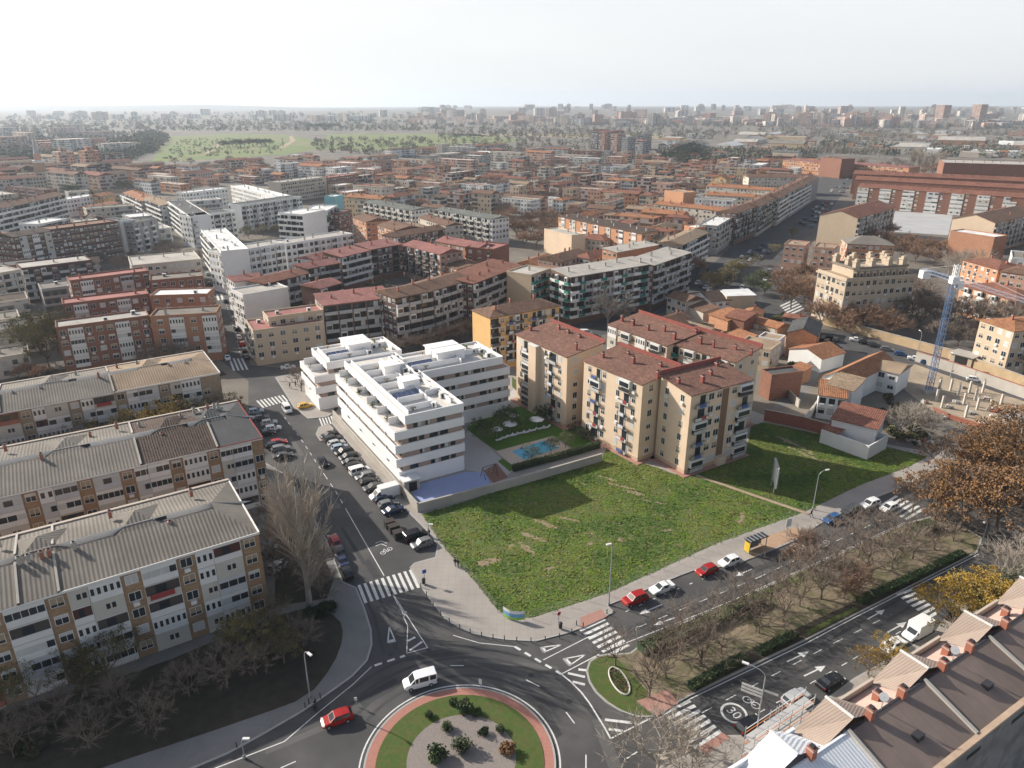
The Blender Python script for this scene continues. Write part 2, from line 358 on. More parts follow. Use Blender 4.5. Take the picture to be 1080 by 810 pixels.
def build_lot():
    st = .8; xs = [p[0] for p in LW]; ys = [p[1] for p in LW]
    sheet('meadow_ground', LW, .137, lotm, world=True)
    mb = MB(); rr = random.Random(3)
    gcols = [mat('grass_lush', (.105, .175, .016), .9, .25, .9, col2=(.145, .195, .024)), mat('grass_olive', (.155, .19, .03), .9, .25, .9, col2=(.175, .185, .04)), mat('grass_dry', (.24, .19, .1), .95, .3, .9), mat('grass_deep', (.055, .11, .012), .9, .3, .9)]
    path = unp([(736, 502), (800, 524), (852, 542)])
    tries = 0
    while len(mb.f) < 52000 and tries < 200000:
        tries += 1
        x = rr.uniform(min(xs), max(xs)); y = rr.uniform(min(ys), max(ys))
        if not inside(x, y, LW): continue
        px, py = pr(x, y, 0)
        n1 = mn.noise((x*.16, y*.16, 0)); n2 = mn.noise((x*.5, y*.5, 4)); n3 = mn.noise((x*.9, y*.35, 9))
        bare = n1 > .18 and n2 > .12 and 480 < px < 800 and py < 590 and py > 500
        if bare and rr.random() < .93: continue
        pd = min(((x-lerp(a[0], b[0], t/12))**2+(y-lerp(a[1], b[1], t/12))**2) for a, b in zip(path, path[1:]) for t in range(13))
        if pd < .7: continue
        if rr.random() < .8 and any((((x-a)*c+(y-b)*s_)/l)**2+(((y-b)*c-(x-a)*s_)/w)**2 < rr.uniform(.5, 1.6) for a, b, c, s_, l, w in PW): continue
        edge = False
        h = .05+.1*max(0, n2+.3)+.06*rr.random()
        v = n1*1.1+n2*.6+mn.noise((x*.06, y*.06, 2))*.8+rr.uniform(-.18, .18)
        m = gcols[1] if v > .22 else gcols[0] if v > -.22 else gcols[3]
        if n3 > .36 and rr.random() < .5: m = gcols[2]; h *= .6
        for q in range(2):
            a = rr.uniform(0, 6.28); w = rr.uniform(.1, .26); l = rr.uniform(.1, .5)
            dx, dy = math.cos(a)*w, math.sin(a)*w; ox, oy = rr.uniform(-l, l), rr.uniform(-l, l)
            mb.face([(x-dx, y-dy, .13), (x+dx, y+dy, .13), (x+ox*.7+dx*.5-dy*.8, y+oy*.7+dy*.5+dx*.8, .13+h*.75), (x+ox*.7-dx*.6-dy*.8, y+oy*.7-dy*.6+dx*.8, .13+h*.7)], m)
    o = mb.build('grass'); struct(o, 'stuff')
    # bare earth scrapes
    mb = MB()
    for px, py, a, l, w in PATCH:
        c = un(px, py); a = rad(a)
        for k in range(int(l*2.5)+2):
            pts = []; u0, v0, q = rr.uniform(-.5, .5)*l, rr.gauss(0, .3)*w, rr.uniform(.2, .55)*w
            for i in range(9):
                t = 2*math.pi*i/9; r = q*(1+rr.uniform(-.4, .4)); u, v = u0+r*1.5*math.cos(t), v0+r*math.sin(t)
                pts.append((c[0]+u*math.cos(a)-v*math.sin(a), c[1]+u*math.sin(a)+v*math.cos(a), .145+.0006*k))
            mb.face(pts, mat('pale_earth', (.26, .2, .13), .95, .35, 1.5))
    struct(mb.build('earth_patch'))
    w = unp([(734, 502), (800, 525), (853, 543)]); mb = MB()
    for a, b in zip(w, w[1:]):
        d = Vector((b[0]-a[0], b[1]-a[1], 0)).normalized(); n = Vector((-d.y, d.x, 0))*.45
        mb.face([(a[0]-n.x, a[1]-n.y, .2), (b[0]-n.x, b[1]-n.y, .2), (b[0]+n.x, b[1]+n.y, .2), (a[0]+n.x, a[1]+n.y, .2)], sandm)
    struct(mb.build('foot_path'))
build_lot()
# ---------------------------------------------------------------- painted markings
def line(name, pts, w=.14, dash=None, z=.0085, close=False):
    W = unp(pts); mb = MB()
    if close: W.append(W[0])
    acc = 0
    for a, b in zip(W, W[1:]):
        A = Vector((*a, 0)); B = Vector((*b, 0)); L = (B-A).length
        if L < .01: continue
        d = (B-A)/L; n = Vector((-d.y, d.x, 0))*w/2
        segs = [(0, L)]
        if dash:
            segs = []; s = 0
            while s < L: segs.append((s, min(L, s+dash[0]))); s += dash[0]+dash[1]
        for s0, s1 in segs:
            p = A+d*s0; q = A+d*s1
            mb.face([tuple(p-n+Vector((0, 0, z))), tuple(q-n+Vector((0, 0, z))), tuple(q+n+Vector((0, 0, z))), tuple(p+n+Vector((0, 0, z)))], paint)
    return struct(mb.build(name))
def zebra(a0, a1, b0, b1, n, fill=.5):
    A0, A1, B0, B1 = (Vector((*un(*p), .0088)) for p in (a0, a1, b0, b1)); mb = MB()
    hw = (B0-A0)/(n-1)*fill/2
    for i in range(n):
        t = i/(n-1); p = A0.lerp(B0, t); q = A1.lerp(B1, t)
        mb.face([tuple(p-hw), tuple(q-hw), tuple(q+hw), tuple(p+hw)], paint)
    struct(mb.build('zebra_crossing'))
zebra((378.5, 617), (386, 636), (432.5, 601), (441.5, 620), 10)
zebra((611.5, 665), (638, 653), (640, 692), (663, 680), 7)
zebra((700, 752), (728, 739), (732, 789), (760, 771), 7)
zebra((946, 627.5), (961.7, 621.7), (978, 652), (990, 645), 7)
zebra((928, 534), (946, 523), (955, 548), (975, 536), 6)
zebra((271, 422.5), (278, 430), (297.5, 416.7), (303, 423), 8)
zebra((242, 378), (247, 391), (255, 378), (261, 390), 4)
zebra((220, 312), (222, 318), (233, 310), (235, 316), 4)
zebra((337, 441), (340, 449), (352, 438), (355, 446), 6)
zebra((823, 323), (838, 316), (832, 332), (848, 325), 5)
line('lane_line', [(366, 539), (405, 607)], .16)
line('lane_line', [(300, 440), (318, 464), (343, 502), (354, 518), (366, 539)], .14, (1.6, 2.2))
line('lane_line', [(232, 300), (248, 350), (254, 376)], .14, (1.6, 2.2))
line('lane_line', [(414, 626), (430, 660), (429, 688)], .14)
line('lane_line', [(414, 626), (451, 683), (429, 689)], .14)
line('lane_line', [(420, 638), (426, 650), (428, 645)], .3)
line('hatching', [(430, 676), (438, 672)], .35); line('hatching', [(432, 686), (445, 677)], .35)
line('give_way_line', [(395, 702), (427, 691.5)], .4, (1.1, .8))
line('give_way_line', [(543, 682), (592, 711)], .4, (1.1, .8))
for tri in ([(410.5, 661), (409, 678), (417, 676.5)], [(592, 680), (570, 683), (573.5, 688)], [(617, 690.7), (594, 695), (600.5, 702)]):
    line('give_way_triangle', tri, .2, close=True)
    line('give_way_triangle', [(lerp(tri[1][0], tri[0][0], .08), lerp(tri[1][1], tri[0][1], .08)), (lerp(tri[2][0], tri[0][0], .08), lerp(tri[2][1], tri[0][1], .08))], .55)
line('lane_line', [(592, 711), (602, 719), (613, 730), (622, 742), (630, 755), (638, 768), (644, 779)], .22)
line('lane_line', [(644, 779), (696, 752.5)], .18); line('lane_line', [(592, 711), (632, 690)], .16)
for h in ([(610, 706), (619, 707)], [(599, 710), (617, 714)], [(604, 719), (617, 722)], [(638, 759), (672, 763)], [(642, 769), (657, 771)]): line('hatching', h, .42)
line('lane_line', [(573, 696), (622, 671)], .14)
line('lane_line', [(555, 717), (569, 724)], .16); line('lane_line', [(597, 751), (606, 763)], .16); line('lane_line', [(618, 796), (618, 812)], .16); line('lane_line', [(475, 702), (489, 702)], .14)
line('lane_line', [(478, 670), (505, 678), (543, 682)], .12)
line('lane_line', [(335, 752), (372, 722), (392, 703)], .12)
line('lane_line', [(220, 813), (300, 782), (335, 752)], .14); line('lane_line', [(296, 810), (312, 803)], .15)
line('lane_line', [(672, 662), (800, 609)], .13, (1.8, 2.4)); line('lane_line', [(650, 682), (720, 654.5), (772, 633.5), (870, 589.5), (955, 550.5)], .13)
line('lane_line', [(660, 645), (700, 627), (760, 603)], .2, (.6, 2.2))
line('lane_line', [(800, 609), (930, 548)], .13, (1.8, 2.4))
line('lane_line', [(692, 759), (728, 737), (851, 678), (900, 652), (1033, 584)], .16)
line('lane_line', [(740, 752), (880, 678), (940, 648)], .13, (1.8, 2.6)); line('lane_line', [(800, 752), (900, 695), (960, 660)], .13, (1.2, 2.2))
line('lane_line', [(661, 800), (672, 793)], .15)
def arrow(a, b, hw=.55):
    A = Vector((*un(*a), .0088)); B = Vector((*un(*b), .0088)); d = (B-A); L = d.length; d /= L; n = Vector((-d.y, d.x, 0)); mb = MB()
    s = A+d*(L*.62)
    mb.face([tuple(A-n*.11), tuple(s-n*.11), tuple(s+n*.11), tuple(A+n*.11)], paint); mb.face([tuple(s-n*hw), tuple(B), tuple(s+n*hw)], paint)
    struct(mb.build('road_arrow'))
for a, b in (((698, 637.5), (674, 648)), ((713, 651), (689, 659.5)), ((830, 698), (853, 687)), ((848, 713), (871, 702)), ((915, 653), (933, 643)), ((936, 667), (956, 656)), ((793, 600), (775, 608))): arrow(a, b)
def ringmark(c, r, w=.3, sq=1.0):
    c = un(*c); mb = MB(); n = 28
    for i in range(n):
        a, b = 2*math.pi*i/n, 2*math.pi*(i+1)/n
        mb.face([(c[0]+q*math.cos(t), c[1]+q*math.sin(t)*sq, .0088) for q, t in ((r-w, a), (r, a), (r, b), (r-w, b))], paint)
    struct(mb.build('speed_marking'))
def ground_text(s, c, size, ang):
    cu = bpy.data.curves.new('speed_number', 'FONT'); cu.body = s; cu.size = size; cu.align_x = 'CENTER'; cu.align_y = 'CENTER'
    o = bpy.data.objects.new('speed_number', cu); COL.objects.link(o)
    dg = bpy.context.evaluated_depsgraph_get(); me = bpy.data.meshes.new_from_object(o.evaluated_get(dg)); bpy.data.objects.remove(o)
    me.materials.clear(); me.materials.append(paint)
    q = inst('speed_number', me, loc=(*un(*c), .0086)); q.rotation_euler = (0, 0, ang); struct(q)
ringmark((774, 752), 1.75, .32); ground_text('30', (774, 752), 1.9, rad(-58)+rad(0))
ringmark((797, 744), .62, .14); ringmark((788, 738), .62, .14)
line('bicycle_marking', [(797, 744), (792, 742), (796, 739), (790, 737.5), (788, 738)], .14)
ringmark((842, 578), 1.5, .3); ground_text('30', (842, 578), 1.6, rad(120))
ringmark((862, 580), .62, .14); ringmark((872, 572), .62, .14); line('bicycle_marking', [(862, 580), (866, 577), (868, 574), (872, 572)], .14)
for dy in (0, 3): line('bicycle_marking', [(396, 573+dy), (402, 570.5+dy), (408, 573+dy)], .16)
ringmark((404, 583), .5, .13); ringmark((411, 579), .5, .13); line('bicycle_marking', [(404, 583), (405, 579), (409, 582), (411, 579)], .13)

rw = random.Random(77)
patchm = [mat('asphalt_patch', (.052, .052, .054), .9, .15, .8, dirt=.2), mat('asphalt_pale', (.11, .107, .103), .9, .15, .8, dirt=.25)]
def on_road(px, py): return 330 < px < 1000 and not any(inside(px, py, q) for q in ((), ()))
def wear(px, py, l, w, ang, m, z):
    c = un(px, py); a = rad(ang); mb = MB(); mb.face([(c[0]+u*math.cos(a)-v*math.sin(a), c[1]+u*math.sin(a)+v*math.cos(a), z) for u, v in ((-l, -w), (l, -w), (l*rw.uniform(.85, 1), w), (-l*rw.uniform(.9, 1), w))], m); struct(mb.build('road_patch'))
for i, (px, py, l, w, a) in enumerate(((392, 600, 3, .6, 120), (350, 525, 5, .5, 120), (372, 575, 7, .35, 120), (420, 660, 2, .5, 110), (470, 690, 6, .5, 10), (540, 700, 7, .45, -8), (610, 735, 5, .5, -55), (640, 785, 4, .8, -80), (690, 655, 6, .5, 27), (745, 628, 8, .45, 27), (800, 600, 5, .7, 27), (760, 735, 6, .4, 29), (820, 700, 9, .5, 29), (900, 665, 6, .8, 29), (870, 690, 4, .35, 29), (330, 772, 6, .5, 30), (400, 730, 3, .9, 40), (312, 470, 6, .5, 120), (580, 760, 3, .6, -70))): wear(px, py, l, w, a, patchm[i % 2], .0055+.0001*i)
for px, py in ((452, 686), (465, 690), (412, 690), (400, 640), (560, 712), (600, 740), (700, 648), (750, 640), (660, 800), (345, 745), (440, 740), (820, 715), (372, 560), (330, 505), (905, 660), (720, 625)):
    c = un(px, py); mb = MB(); mb.disc((c[0], c[1], .0082), .42, dmetal); struct(mb.build('manhole_cover'))
trk = mat('tyre_darkened_asphalt', (.06, .06, .061), .85, .2, .8)
def track(pts, w, z):
    W = unp(pts); mb = MB()
    for a, b in zip(W, W[1:]):
        d = Vector((b[0]-a[0], b[1]-a[1], 0)).normalized(); n = Vector((-d.y, d.x, 0))*w/2
        mb.face([(a[0]-n.x, a[1]-n.y, z), (b[0]-n.x, b[1]-n.y, z), (b[0]+n.x, b[1]+n.y, z), (a[0]+n.x, a[1]+n.y, z)], trk)
    struct(mb.build('tyre_track'))
for i, r in enumerate((14.0, 15.8, 17.6, 19.4)):
    for a0 in (20,):
        W = [(RC[0]+r*math.cos(rad(t)), RC[1]+r*math.sin(rad(t))) for t in range(25+i*4, 160-i*3, 6)]; track([pr(x, y, 0) for x, y in W], .55, .0074+.0001*i)
track([(380, 622), (395, 650), (405, 690)], .5, .0079); track([(393, 618), (410, 650), (418, 686)], .5, .0079); track([(660, 664), (800, 600), (930, 540)], .5, .0079); track([(668, 672), (810, 606), (935, 548)], .5, .0079); track([(740, 762), (880, 690), (1000, 615)], .5, .0079); track([(725, 750), (870, 678), (990, 608)], .5, .0079)
# ---------------------------------------------------------------- facade bays (unit meshes, local x along the wall, -y outward, z up)
BAYS = {}
def bay_mesh(kind, var, w, h, col):
    key = (kind, var, round(w, 2), round(h, 2), col)
    if key in BAYS: return BAYS[key]
    rr = random.Random(str(key)); mb = MB(); gb = MB()
    fr = {'w': white, 'c': cream, 'd': dmetal, 'n': blindt}.get(col, white)
    if kind == 'w':                                   # framed window, 3 cm proud of the wall
        ww, wh, zb = min(1.5, w*.62), h*.48, h*.33; x0 = (w-ww)/2
        mb.box(x0-.07, -.06, zb-.07, x0+ww+.07, .02, zb, fr); mb.box(x0-.07, -.05, zb+wh, x0+ww+.07, .02, zb+wh+.07, fr)
        mb.box(x0-.07, -.05, zb, x0, .02, zb+wh, fr); mb.box(x0+ww, -.05, zb, x0+ww+.07, .02, zb+wh, fr); mb.box(x0+ww/2-.03, -.045, zb, x0+ww/2+.03, .02, zb+wh, fr)
        b = [0, .35, .7, 1.0, 0, .5][var % 6]
        if b > 0: mb.box(x0, -.04, zb+wh*(1-b), x0+ww, .02, zb+wh, [blind, blind, blindt][var % 3])
        if b < 1: gb.face([(x0, -.025, zb), (x0+ww, -.025, zb), (x0+ww, -.025, zb+wh*(1-b)), (x0, -.025, zb+wh*(1-b))], glass)
        if var == 4: mb.box(x0+ww*.2, -.45, zb-.75, x0+ww*.2+.8, 0, zb-.2, white)     # air conditioner
    elif kind == 'g':                                 # closed-in terrace
        p = .28; pm = [white, white, cream, white, white, mat('grey_panel', (.5, .51, .52), .7, .1, .7)][var % 6]
        zs = h*.36; zt = h*.74
        mb.box(0.03, -p, .05, w-.03, .02, zs, pm); mb.box(.03, -p, zt, w-.03, .02, h-.12, pm)
        mb.box(0, -p-.05, -.08, w, .02, .05, cream)
        if var == 0 or var == 4:                      # small panes between white mullions
            n = max(2, int(w/.75)); s = w/n
            for i in range(n):
                mb.box(i*s+.03, -p, zs, i*s+s*.24, .02, zt, pm); mb.box(i*s+s*.78, -p, zs, min(w-.03, i*s+s), .02, zt, pm)
                gb.face([(i*s+s*.24, -p+.05, zs), (i*s+s*.78, -p+.05, zs), (i*s+s*.78, -p+.05, zt), (i*s+s*.24, -p+.05, zt)], glass)
        elif var == 1 or var == 5:                    # half shut by blinds
            n = max(2, int(w/1.1)); s = w/n
            for i in range(n):
                mb.box(i*s+.03, -p, zs, i*s+.12, .02, zt, pm)
                sh = rr.random() < .55
                if sh: mb.box(i*s+.12, -p+.04, zs, i*s+s, .02, zt, blind)
                else: gb.face([(i*s+.12, -p+.06, zs), (i*s+s, -p+.06, zs), (i*s+s, -p+.06, zt), (i*s+.12, -p+.06, zt)], glass)
            mb.box(w-.12, -p, zs, w-.03, .02, zt, pm)
        elif var == 2: mb.box(.03, -p, zs, w-.03, .02, zt, pm); n = 2; [gb.face([(w*.4+i*.7, -p-.01, zs+.1), (w*.4+i*.7+.5, -p-.01, zs+.1), (w*.4+i*.7+.5, -p-.01, zt-.1), (w*.4+i*.7, -p-.01, zt-.1)], glass) for i in range(2)]
        else:                                         # one long strip of glass
            gb.face([(.1, -p+.06, zs), (w-.1, -p+.06, zs), (w-.1, -p+.06, zt), (.1, -p+.06, zt)], glass)
            for i in range(int(w/.9)+1): mb.box(min(w-.1, i*.9), -p, zs, min(w-.03, i*.9+.07), .02, zt, pm)
    elif kind == 'o':                                 # open balcony
        d = .95; pc = {'w': white, 'c': cream, 'd': rail, 'n': mat('balcony_green', (.03, .2, .17), .8, .1, 1), 'g': mat('balcony_grey', (.4, .4, .4), .8, .15, .6)}.get(col, white)
        mb.box(0, -d, -.12, w, .02, .06, concrete if col != 'w' else white)
        if var % 3 == 2 and col == 'd':
            for i in range(int(w/.3)+1): mb.box(min(w-.05, i*.3), -d+.02, .06, min(w-.02, i*.3+.05), -d+.05, .98, rail)
            mb.box(0, -d, .95, w, -d+.06, 1.02, rail)
        else: mb.box(.02, -d, .06, w-.02, -d+.07, 1.0, pc)
        mb.box(.02, -d+.07, .06, .09, 0, 1.0, pc); mb.box(w-.09, -d+.07, .06, w-.02, 0, 1.0, pc)
        if var in (1, 4): # awning or enclosed half
            mb.box(.05, -d+.05, 1.0, w*.5, 0, h-.15, white if var == 1 else blind); gb.face([(.2, -d+.03, 1.15), (w*.45, -d+.03, 1.15), (w*.45, -d+.03, h-.6), (.2, -d+.03, h-.6)], glass)
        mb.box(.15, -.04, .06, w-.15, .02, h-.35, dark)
        gb.face([(.3, -.06, .2), (w*.5, -.06, .2), (w*.5, -.06, h-.6), (.3, -.06, h-.6)], glass)
        if var == 3: mb.box(w*.55, -.07, .1, w*.9, -.02, h-.4, blind)
    elif kind == 'k':                                 # dark iron balcony with hanging washing
        d = .8
        mb.box(0, -d, -.1, w, .02, .05, concrete)
        for i in range(int(w/.35)+1): mb.box(min(w-.05, i*.35), -d, .05, min(w-.02, i*.35+.05), -d+.04, 1.0, rail)
        mb.box(0, -d, .98, w, -d+.05, 1.04, rail); mb.box(.0, -d, .1, w, -d+.02, .75, [rail, blind, white, dmetal, cream, blind][var % 6])
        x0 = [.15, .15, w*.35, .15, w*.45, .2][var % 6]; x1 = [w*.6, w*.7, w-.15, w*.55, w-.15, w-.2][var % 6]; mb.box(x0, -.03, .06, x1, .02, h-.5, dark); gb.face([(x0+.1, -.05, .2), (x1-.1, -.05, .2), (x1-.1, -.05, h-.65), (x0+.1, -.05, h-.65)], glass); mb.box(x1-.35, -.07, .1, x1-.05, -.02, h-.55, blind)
        if var in (0, 4): mb.box(w*.2, -d-.25, .2, w*.7, -d-.2, .95, [mat('washing_white', (.6, .6, .62), .9, .2, 2), mat('washing_blue', (.08, .12, .3), .9, .2, 2)][var // 4])
        if var == 2: mb.box(w*.5, -d-.05, .2, w*.85, -d-.0, 1.0, mat('washing_red', (.3, .05, .05), .9, .2, 2))
        if var == 5: mb.box(.1, -.5, h-1.0, .9, 0, h-.4, white)
        if var in (1, 3): mb.box(.0, -d, 1.05, w, 0.0, h-.2, white); gb.face([(.2, -d-.02, 1.2), (w-.2, -d-.02, 1.2), (w-.2, -d-.02, h-.7), (.2, -d-.02, h-.7)], glass)
    elif kind == 'r':                                 # open terrace recess
        zs = h*.36; pm = [white, cream, white, rbrick, cream, white][var % 6]
        mb.box(.02, -.28, .05, w-.02, -.18, zs, pm); mb.box(0, -.33, -.08, w, .02, .05, cream); mb.box(.02, -.2, .05, .1, .02, h-.1, pm); mb.box(w-.1, -.2, .05, w-.02, .02, h-.1, pm)
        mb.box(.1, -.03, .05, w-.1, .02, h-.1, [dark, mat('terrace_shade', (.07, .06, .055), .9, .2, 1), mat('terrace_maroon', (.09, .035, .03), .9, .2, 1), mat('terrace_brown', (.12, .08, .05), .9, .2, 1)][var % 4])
        gb.face([(w*.3, -.05, .2), (w*.6, -.05, .2), (w*.6, -.05, h-.6), (w*.3, -.05, h-.6)], glass)
        if var in (1, 4): mb.box(w*.1, -.5, zs*.3, w*.8, -.45, zs+.15, [mat('washing_blue', (.08, .12, .3), .9, .2, 2), mat('washing_red', (.3, .05, .05), .9, .2, 2)][var % 2])
        mb.box(.02, -.2, h-.3, w-.02, .02, h-.1, pm)
    elif kind == 's':                                 # shop front
        mb.box(.1, -.04, 0, w-.1, .02, h-.6, dark); mb.box(0, -.12, h-.6, w, .02, h-.1, [white, rbrick, dmetal, blindt, concrete, cream][var % 6])
    r = (mb.mesh('bay'), gb.mesh('pane') if gb.f else None)
    BAYS[key] = r; return r
NAMEB = {'r': 'open_terrace', 'w': 'window', 'g': 'glazed_terrace', 'o': 'balcony', 'k': 'balcony', 's': 'shop_front'}
MERGED = {}
def merged_bay(key):
    if key in MERGED: return MERGED[key]
    a, b = bay_mesh(*key)
    if b is None: MERGED[key] = a; return a
    import bmesh
    bm = bmesh.new(); bm.from_mesh(a)
    nm = len(a.materials); me = bpy.data.meshes.new('bay')
    for m in a.materials: me.materials.append(m)
    for m in b.materials: me.materials.append(m)
    k0 = len(bm.faces); bm.from_mesh(b); bm.faces.ensure_lookup_table()
    for f in bm.faces[k0:]: f.material_index += nm
    bm.to_mesh(me); bm.free(); MERGED[key] = me; return me
BAYN = {}
def fill_face(root, M, L, z0, floors, fh, layout, near=False, rr=R, start=0.0, shop=False, ground=True):
    """layout: list of (kind,width,colour) repeated along the wall; '.' is blank"""
    tot = sum(b[1] for b in layout); n = max(1, int(L/tot+.45)); sc = round(L/(n*tot), 2)
    layout = [(k, round(w*sc, 2), c) for k, w, c in layout]
    x = 0.0
    for r in range(n):
        for kind, w, col in layout:
            if kind in 'wgoks':
                for fl in range(floors):
                    kk = kind; cc = col
                    z = z0+fl*fh
                    if kind == '?': continue
                    var = rr.randrange(6)
                    if near and kk == 'g' and rr.random() < .2: kk = 'r'
                    c = BAYN.get(root.name, 0)
                    if c >= 99: continue
                    BAYN[root.name] = c+1
                    key = (kk, var, w, fh, cc)
                    T = M @ Matrix.Translation((x, 0, z))
                    if near:
                        a, b = bay_mesh(*key)
                        o = inst(NAMEB[kk], a, root, T)
                        if b is not None: inst('pane', b, o)
                    else: inst(NAMEB[kk], merged_bay(key), root, T)
            x += w
def faces_of(L, d):
    return {'f': (Matrix.Identity(4), L), 'r': (Matrix.Translation((L, 0, 0)) @ Matrix.Rotation(rad(90), 4, 'Z'), d),
            'b': (Matrix.Translation((L, d, 0)) @ Matrix.Rotation(rad(180), 4, 'Z'), L), 'l': (Matrix.Translation((0, d, 0)) @ Matrix.Rotation(rad(-90), 4, 'Z'), d)}
LAY = {
 'w': [('w', 2.8, 'w')], 'W': [('w', 2.2, 'w')], 'wd': [('w', 2.8, 'd')],
 'o': [('o', 4.2, 'w')], 'oc': [('o', 4.0, 'c'), ('w', 2.4, 'w')], 'og': [('o', 4.4, 'g'), ('.', .5, '')], 'od': [('o', 3.6, 'd'), ('w', 2.2, 'w')],
 'g': [('g', 4.2, 'w'), ('w', 2.4, 'w'), ('g', 2.4, 'w')], 'gg': [('g', 4.2, 'w'), ('w', 2.3, 'w'), ('g', 2.2, 'w'), ('g', 3.6, 'w'), ('w', 2.3, 'w')],
 'm': [('g', 3.6, 'w'), ('w', 2.6, 'w'), ('k', 3.0, 'd'), ('w', 2.6, 'w')], 'k': [('k', 3.2, 'd'), ('w', 2.3, 'w')],
 'ow': [('o', 3.4, 'w'), ('w', 2.6, 'w'), ('w', 2.6, 'w')], '': []}
ROOFM = {'tile': tile, 'ridge': ridge, 'felt': seam, 'flat': flatm}
TC = {'red': (.27, .118, .08), 'pink': (.34, .15, .13), 'brown': (.21, .125, .085), 'orange': (.4, .185, .095), 'tan': (.34, .25, .17), 'grey': (.2, .18, .155), 'dgrey': (.09, .092, .092), 'white': (.66, .66, .64), 'choc': (.1, .07, .055), 'pale': (.4, .375, .335), 'maroon': (.14, .05, .05), 'green': (.16, .17, .15)}
WC = {'brick': (.24, .118, .082), 'obrick': (.36, .185, .115), 'dbrick': (.105, .06, .05), 'cream': (.5, .38, .24), 'tan': (.4, .28, .18), 'white': (.7, .7, .68), 'grey': (.34, .335, .32), 'pale': (.54, .48, .4), 'beige': (.64, .5, .365), 'yellow': (.55, .36, .15), 'maroon': (.1, .048, .048), 'brown': (.16, .1, .075), 'stone': (.45, .37, .28), 'orange': (.5, .26, .15), 'sand': (.5, .4, .29), 'rose': (.5, .3, .22)}
def chimney(root, x, y, z, h=1.6, w=.5, col=rbrick):
    mb = MB(); mb.box(x-w/2, y-w/2, z, x+w/2, y+w/2, z+h, col); mb.box(x-w/2-.06, y-w/2-.06, z+h-.2, x+w/2+.06, y+w/2+.06, z+h-.08, concrete); mb.box(x-w*.3, y-w*.3, z+h, x+w*.3, y+w*.3, z+h+.2, dmetal)
    return mb.build('chimney', root)
def antenna(root, x, y, z, h=3):
    mb = MB(); mb.tube((x, y, z), (x, y, z+h), .03, .03, metal, 4)
    for i in range(4): mb.tube((x-.5, y, z+h-.2-i*.2), (x+.5, y, z+h-.2-i*.2), .015, .015, metal, 3)
    return mb.build('aerial', root)
def aircon(root, x, y, z, s=1.0):
    mb = MB(); mb.box(x-.5*s, y-.35*s, z+.1, x+.5*s, y+.35*s, z+.9*s, white); mb.box(x-.3*s, y-.36*s, z+.2, x+.3*s, y-.35*s, z+.75*s, dmetal); return mb.build('air_conditioner', root)
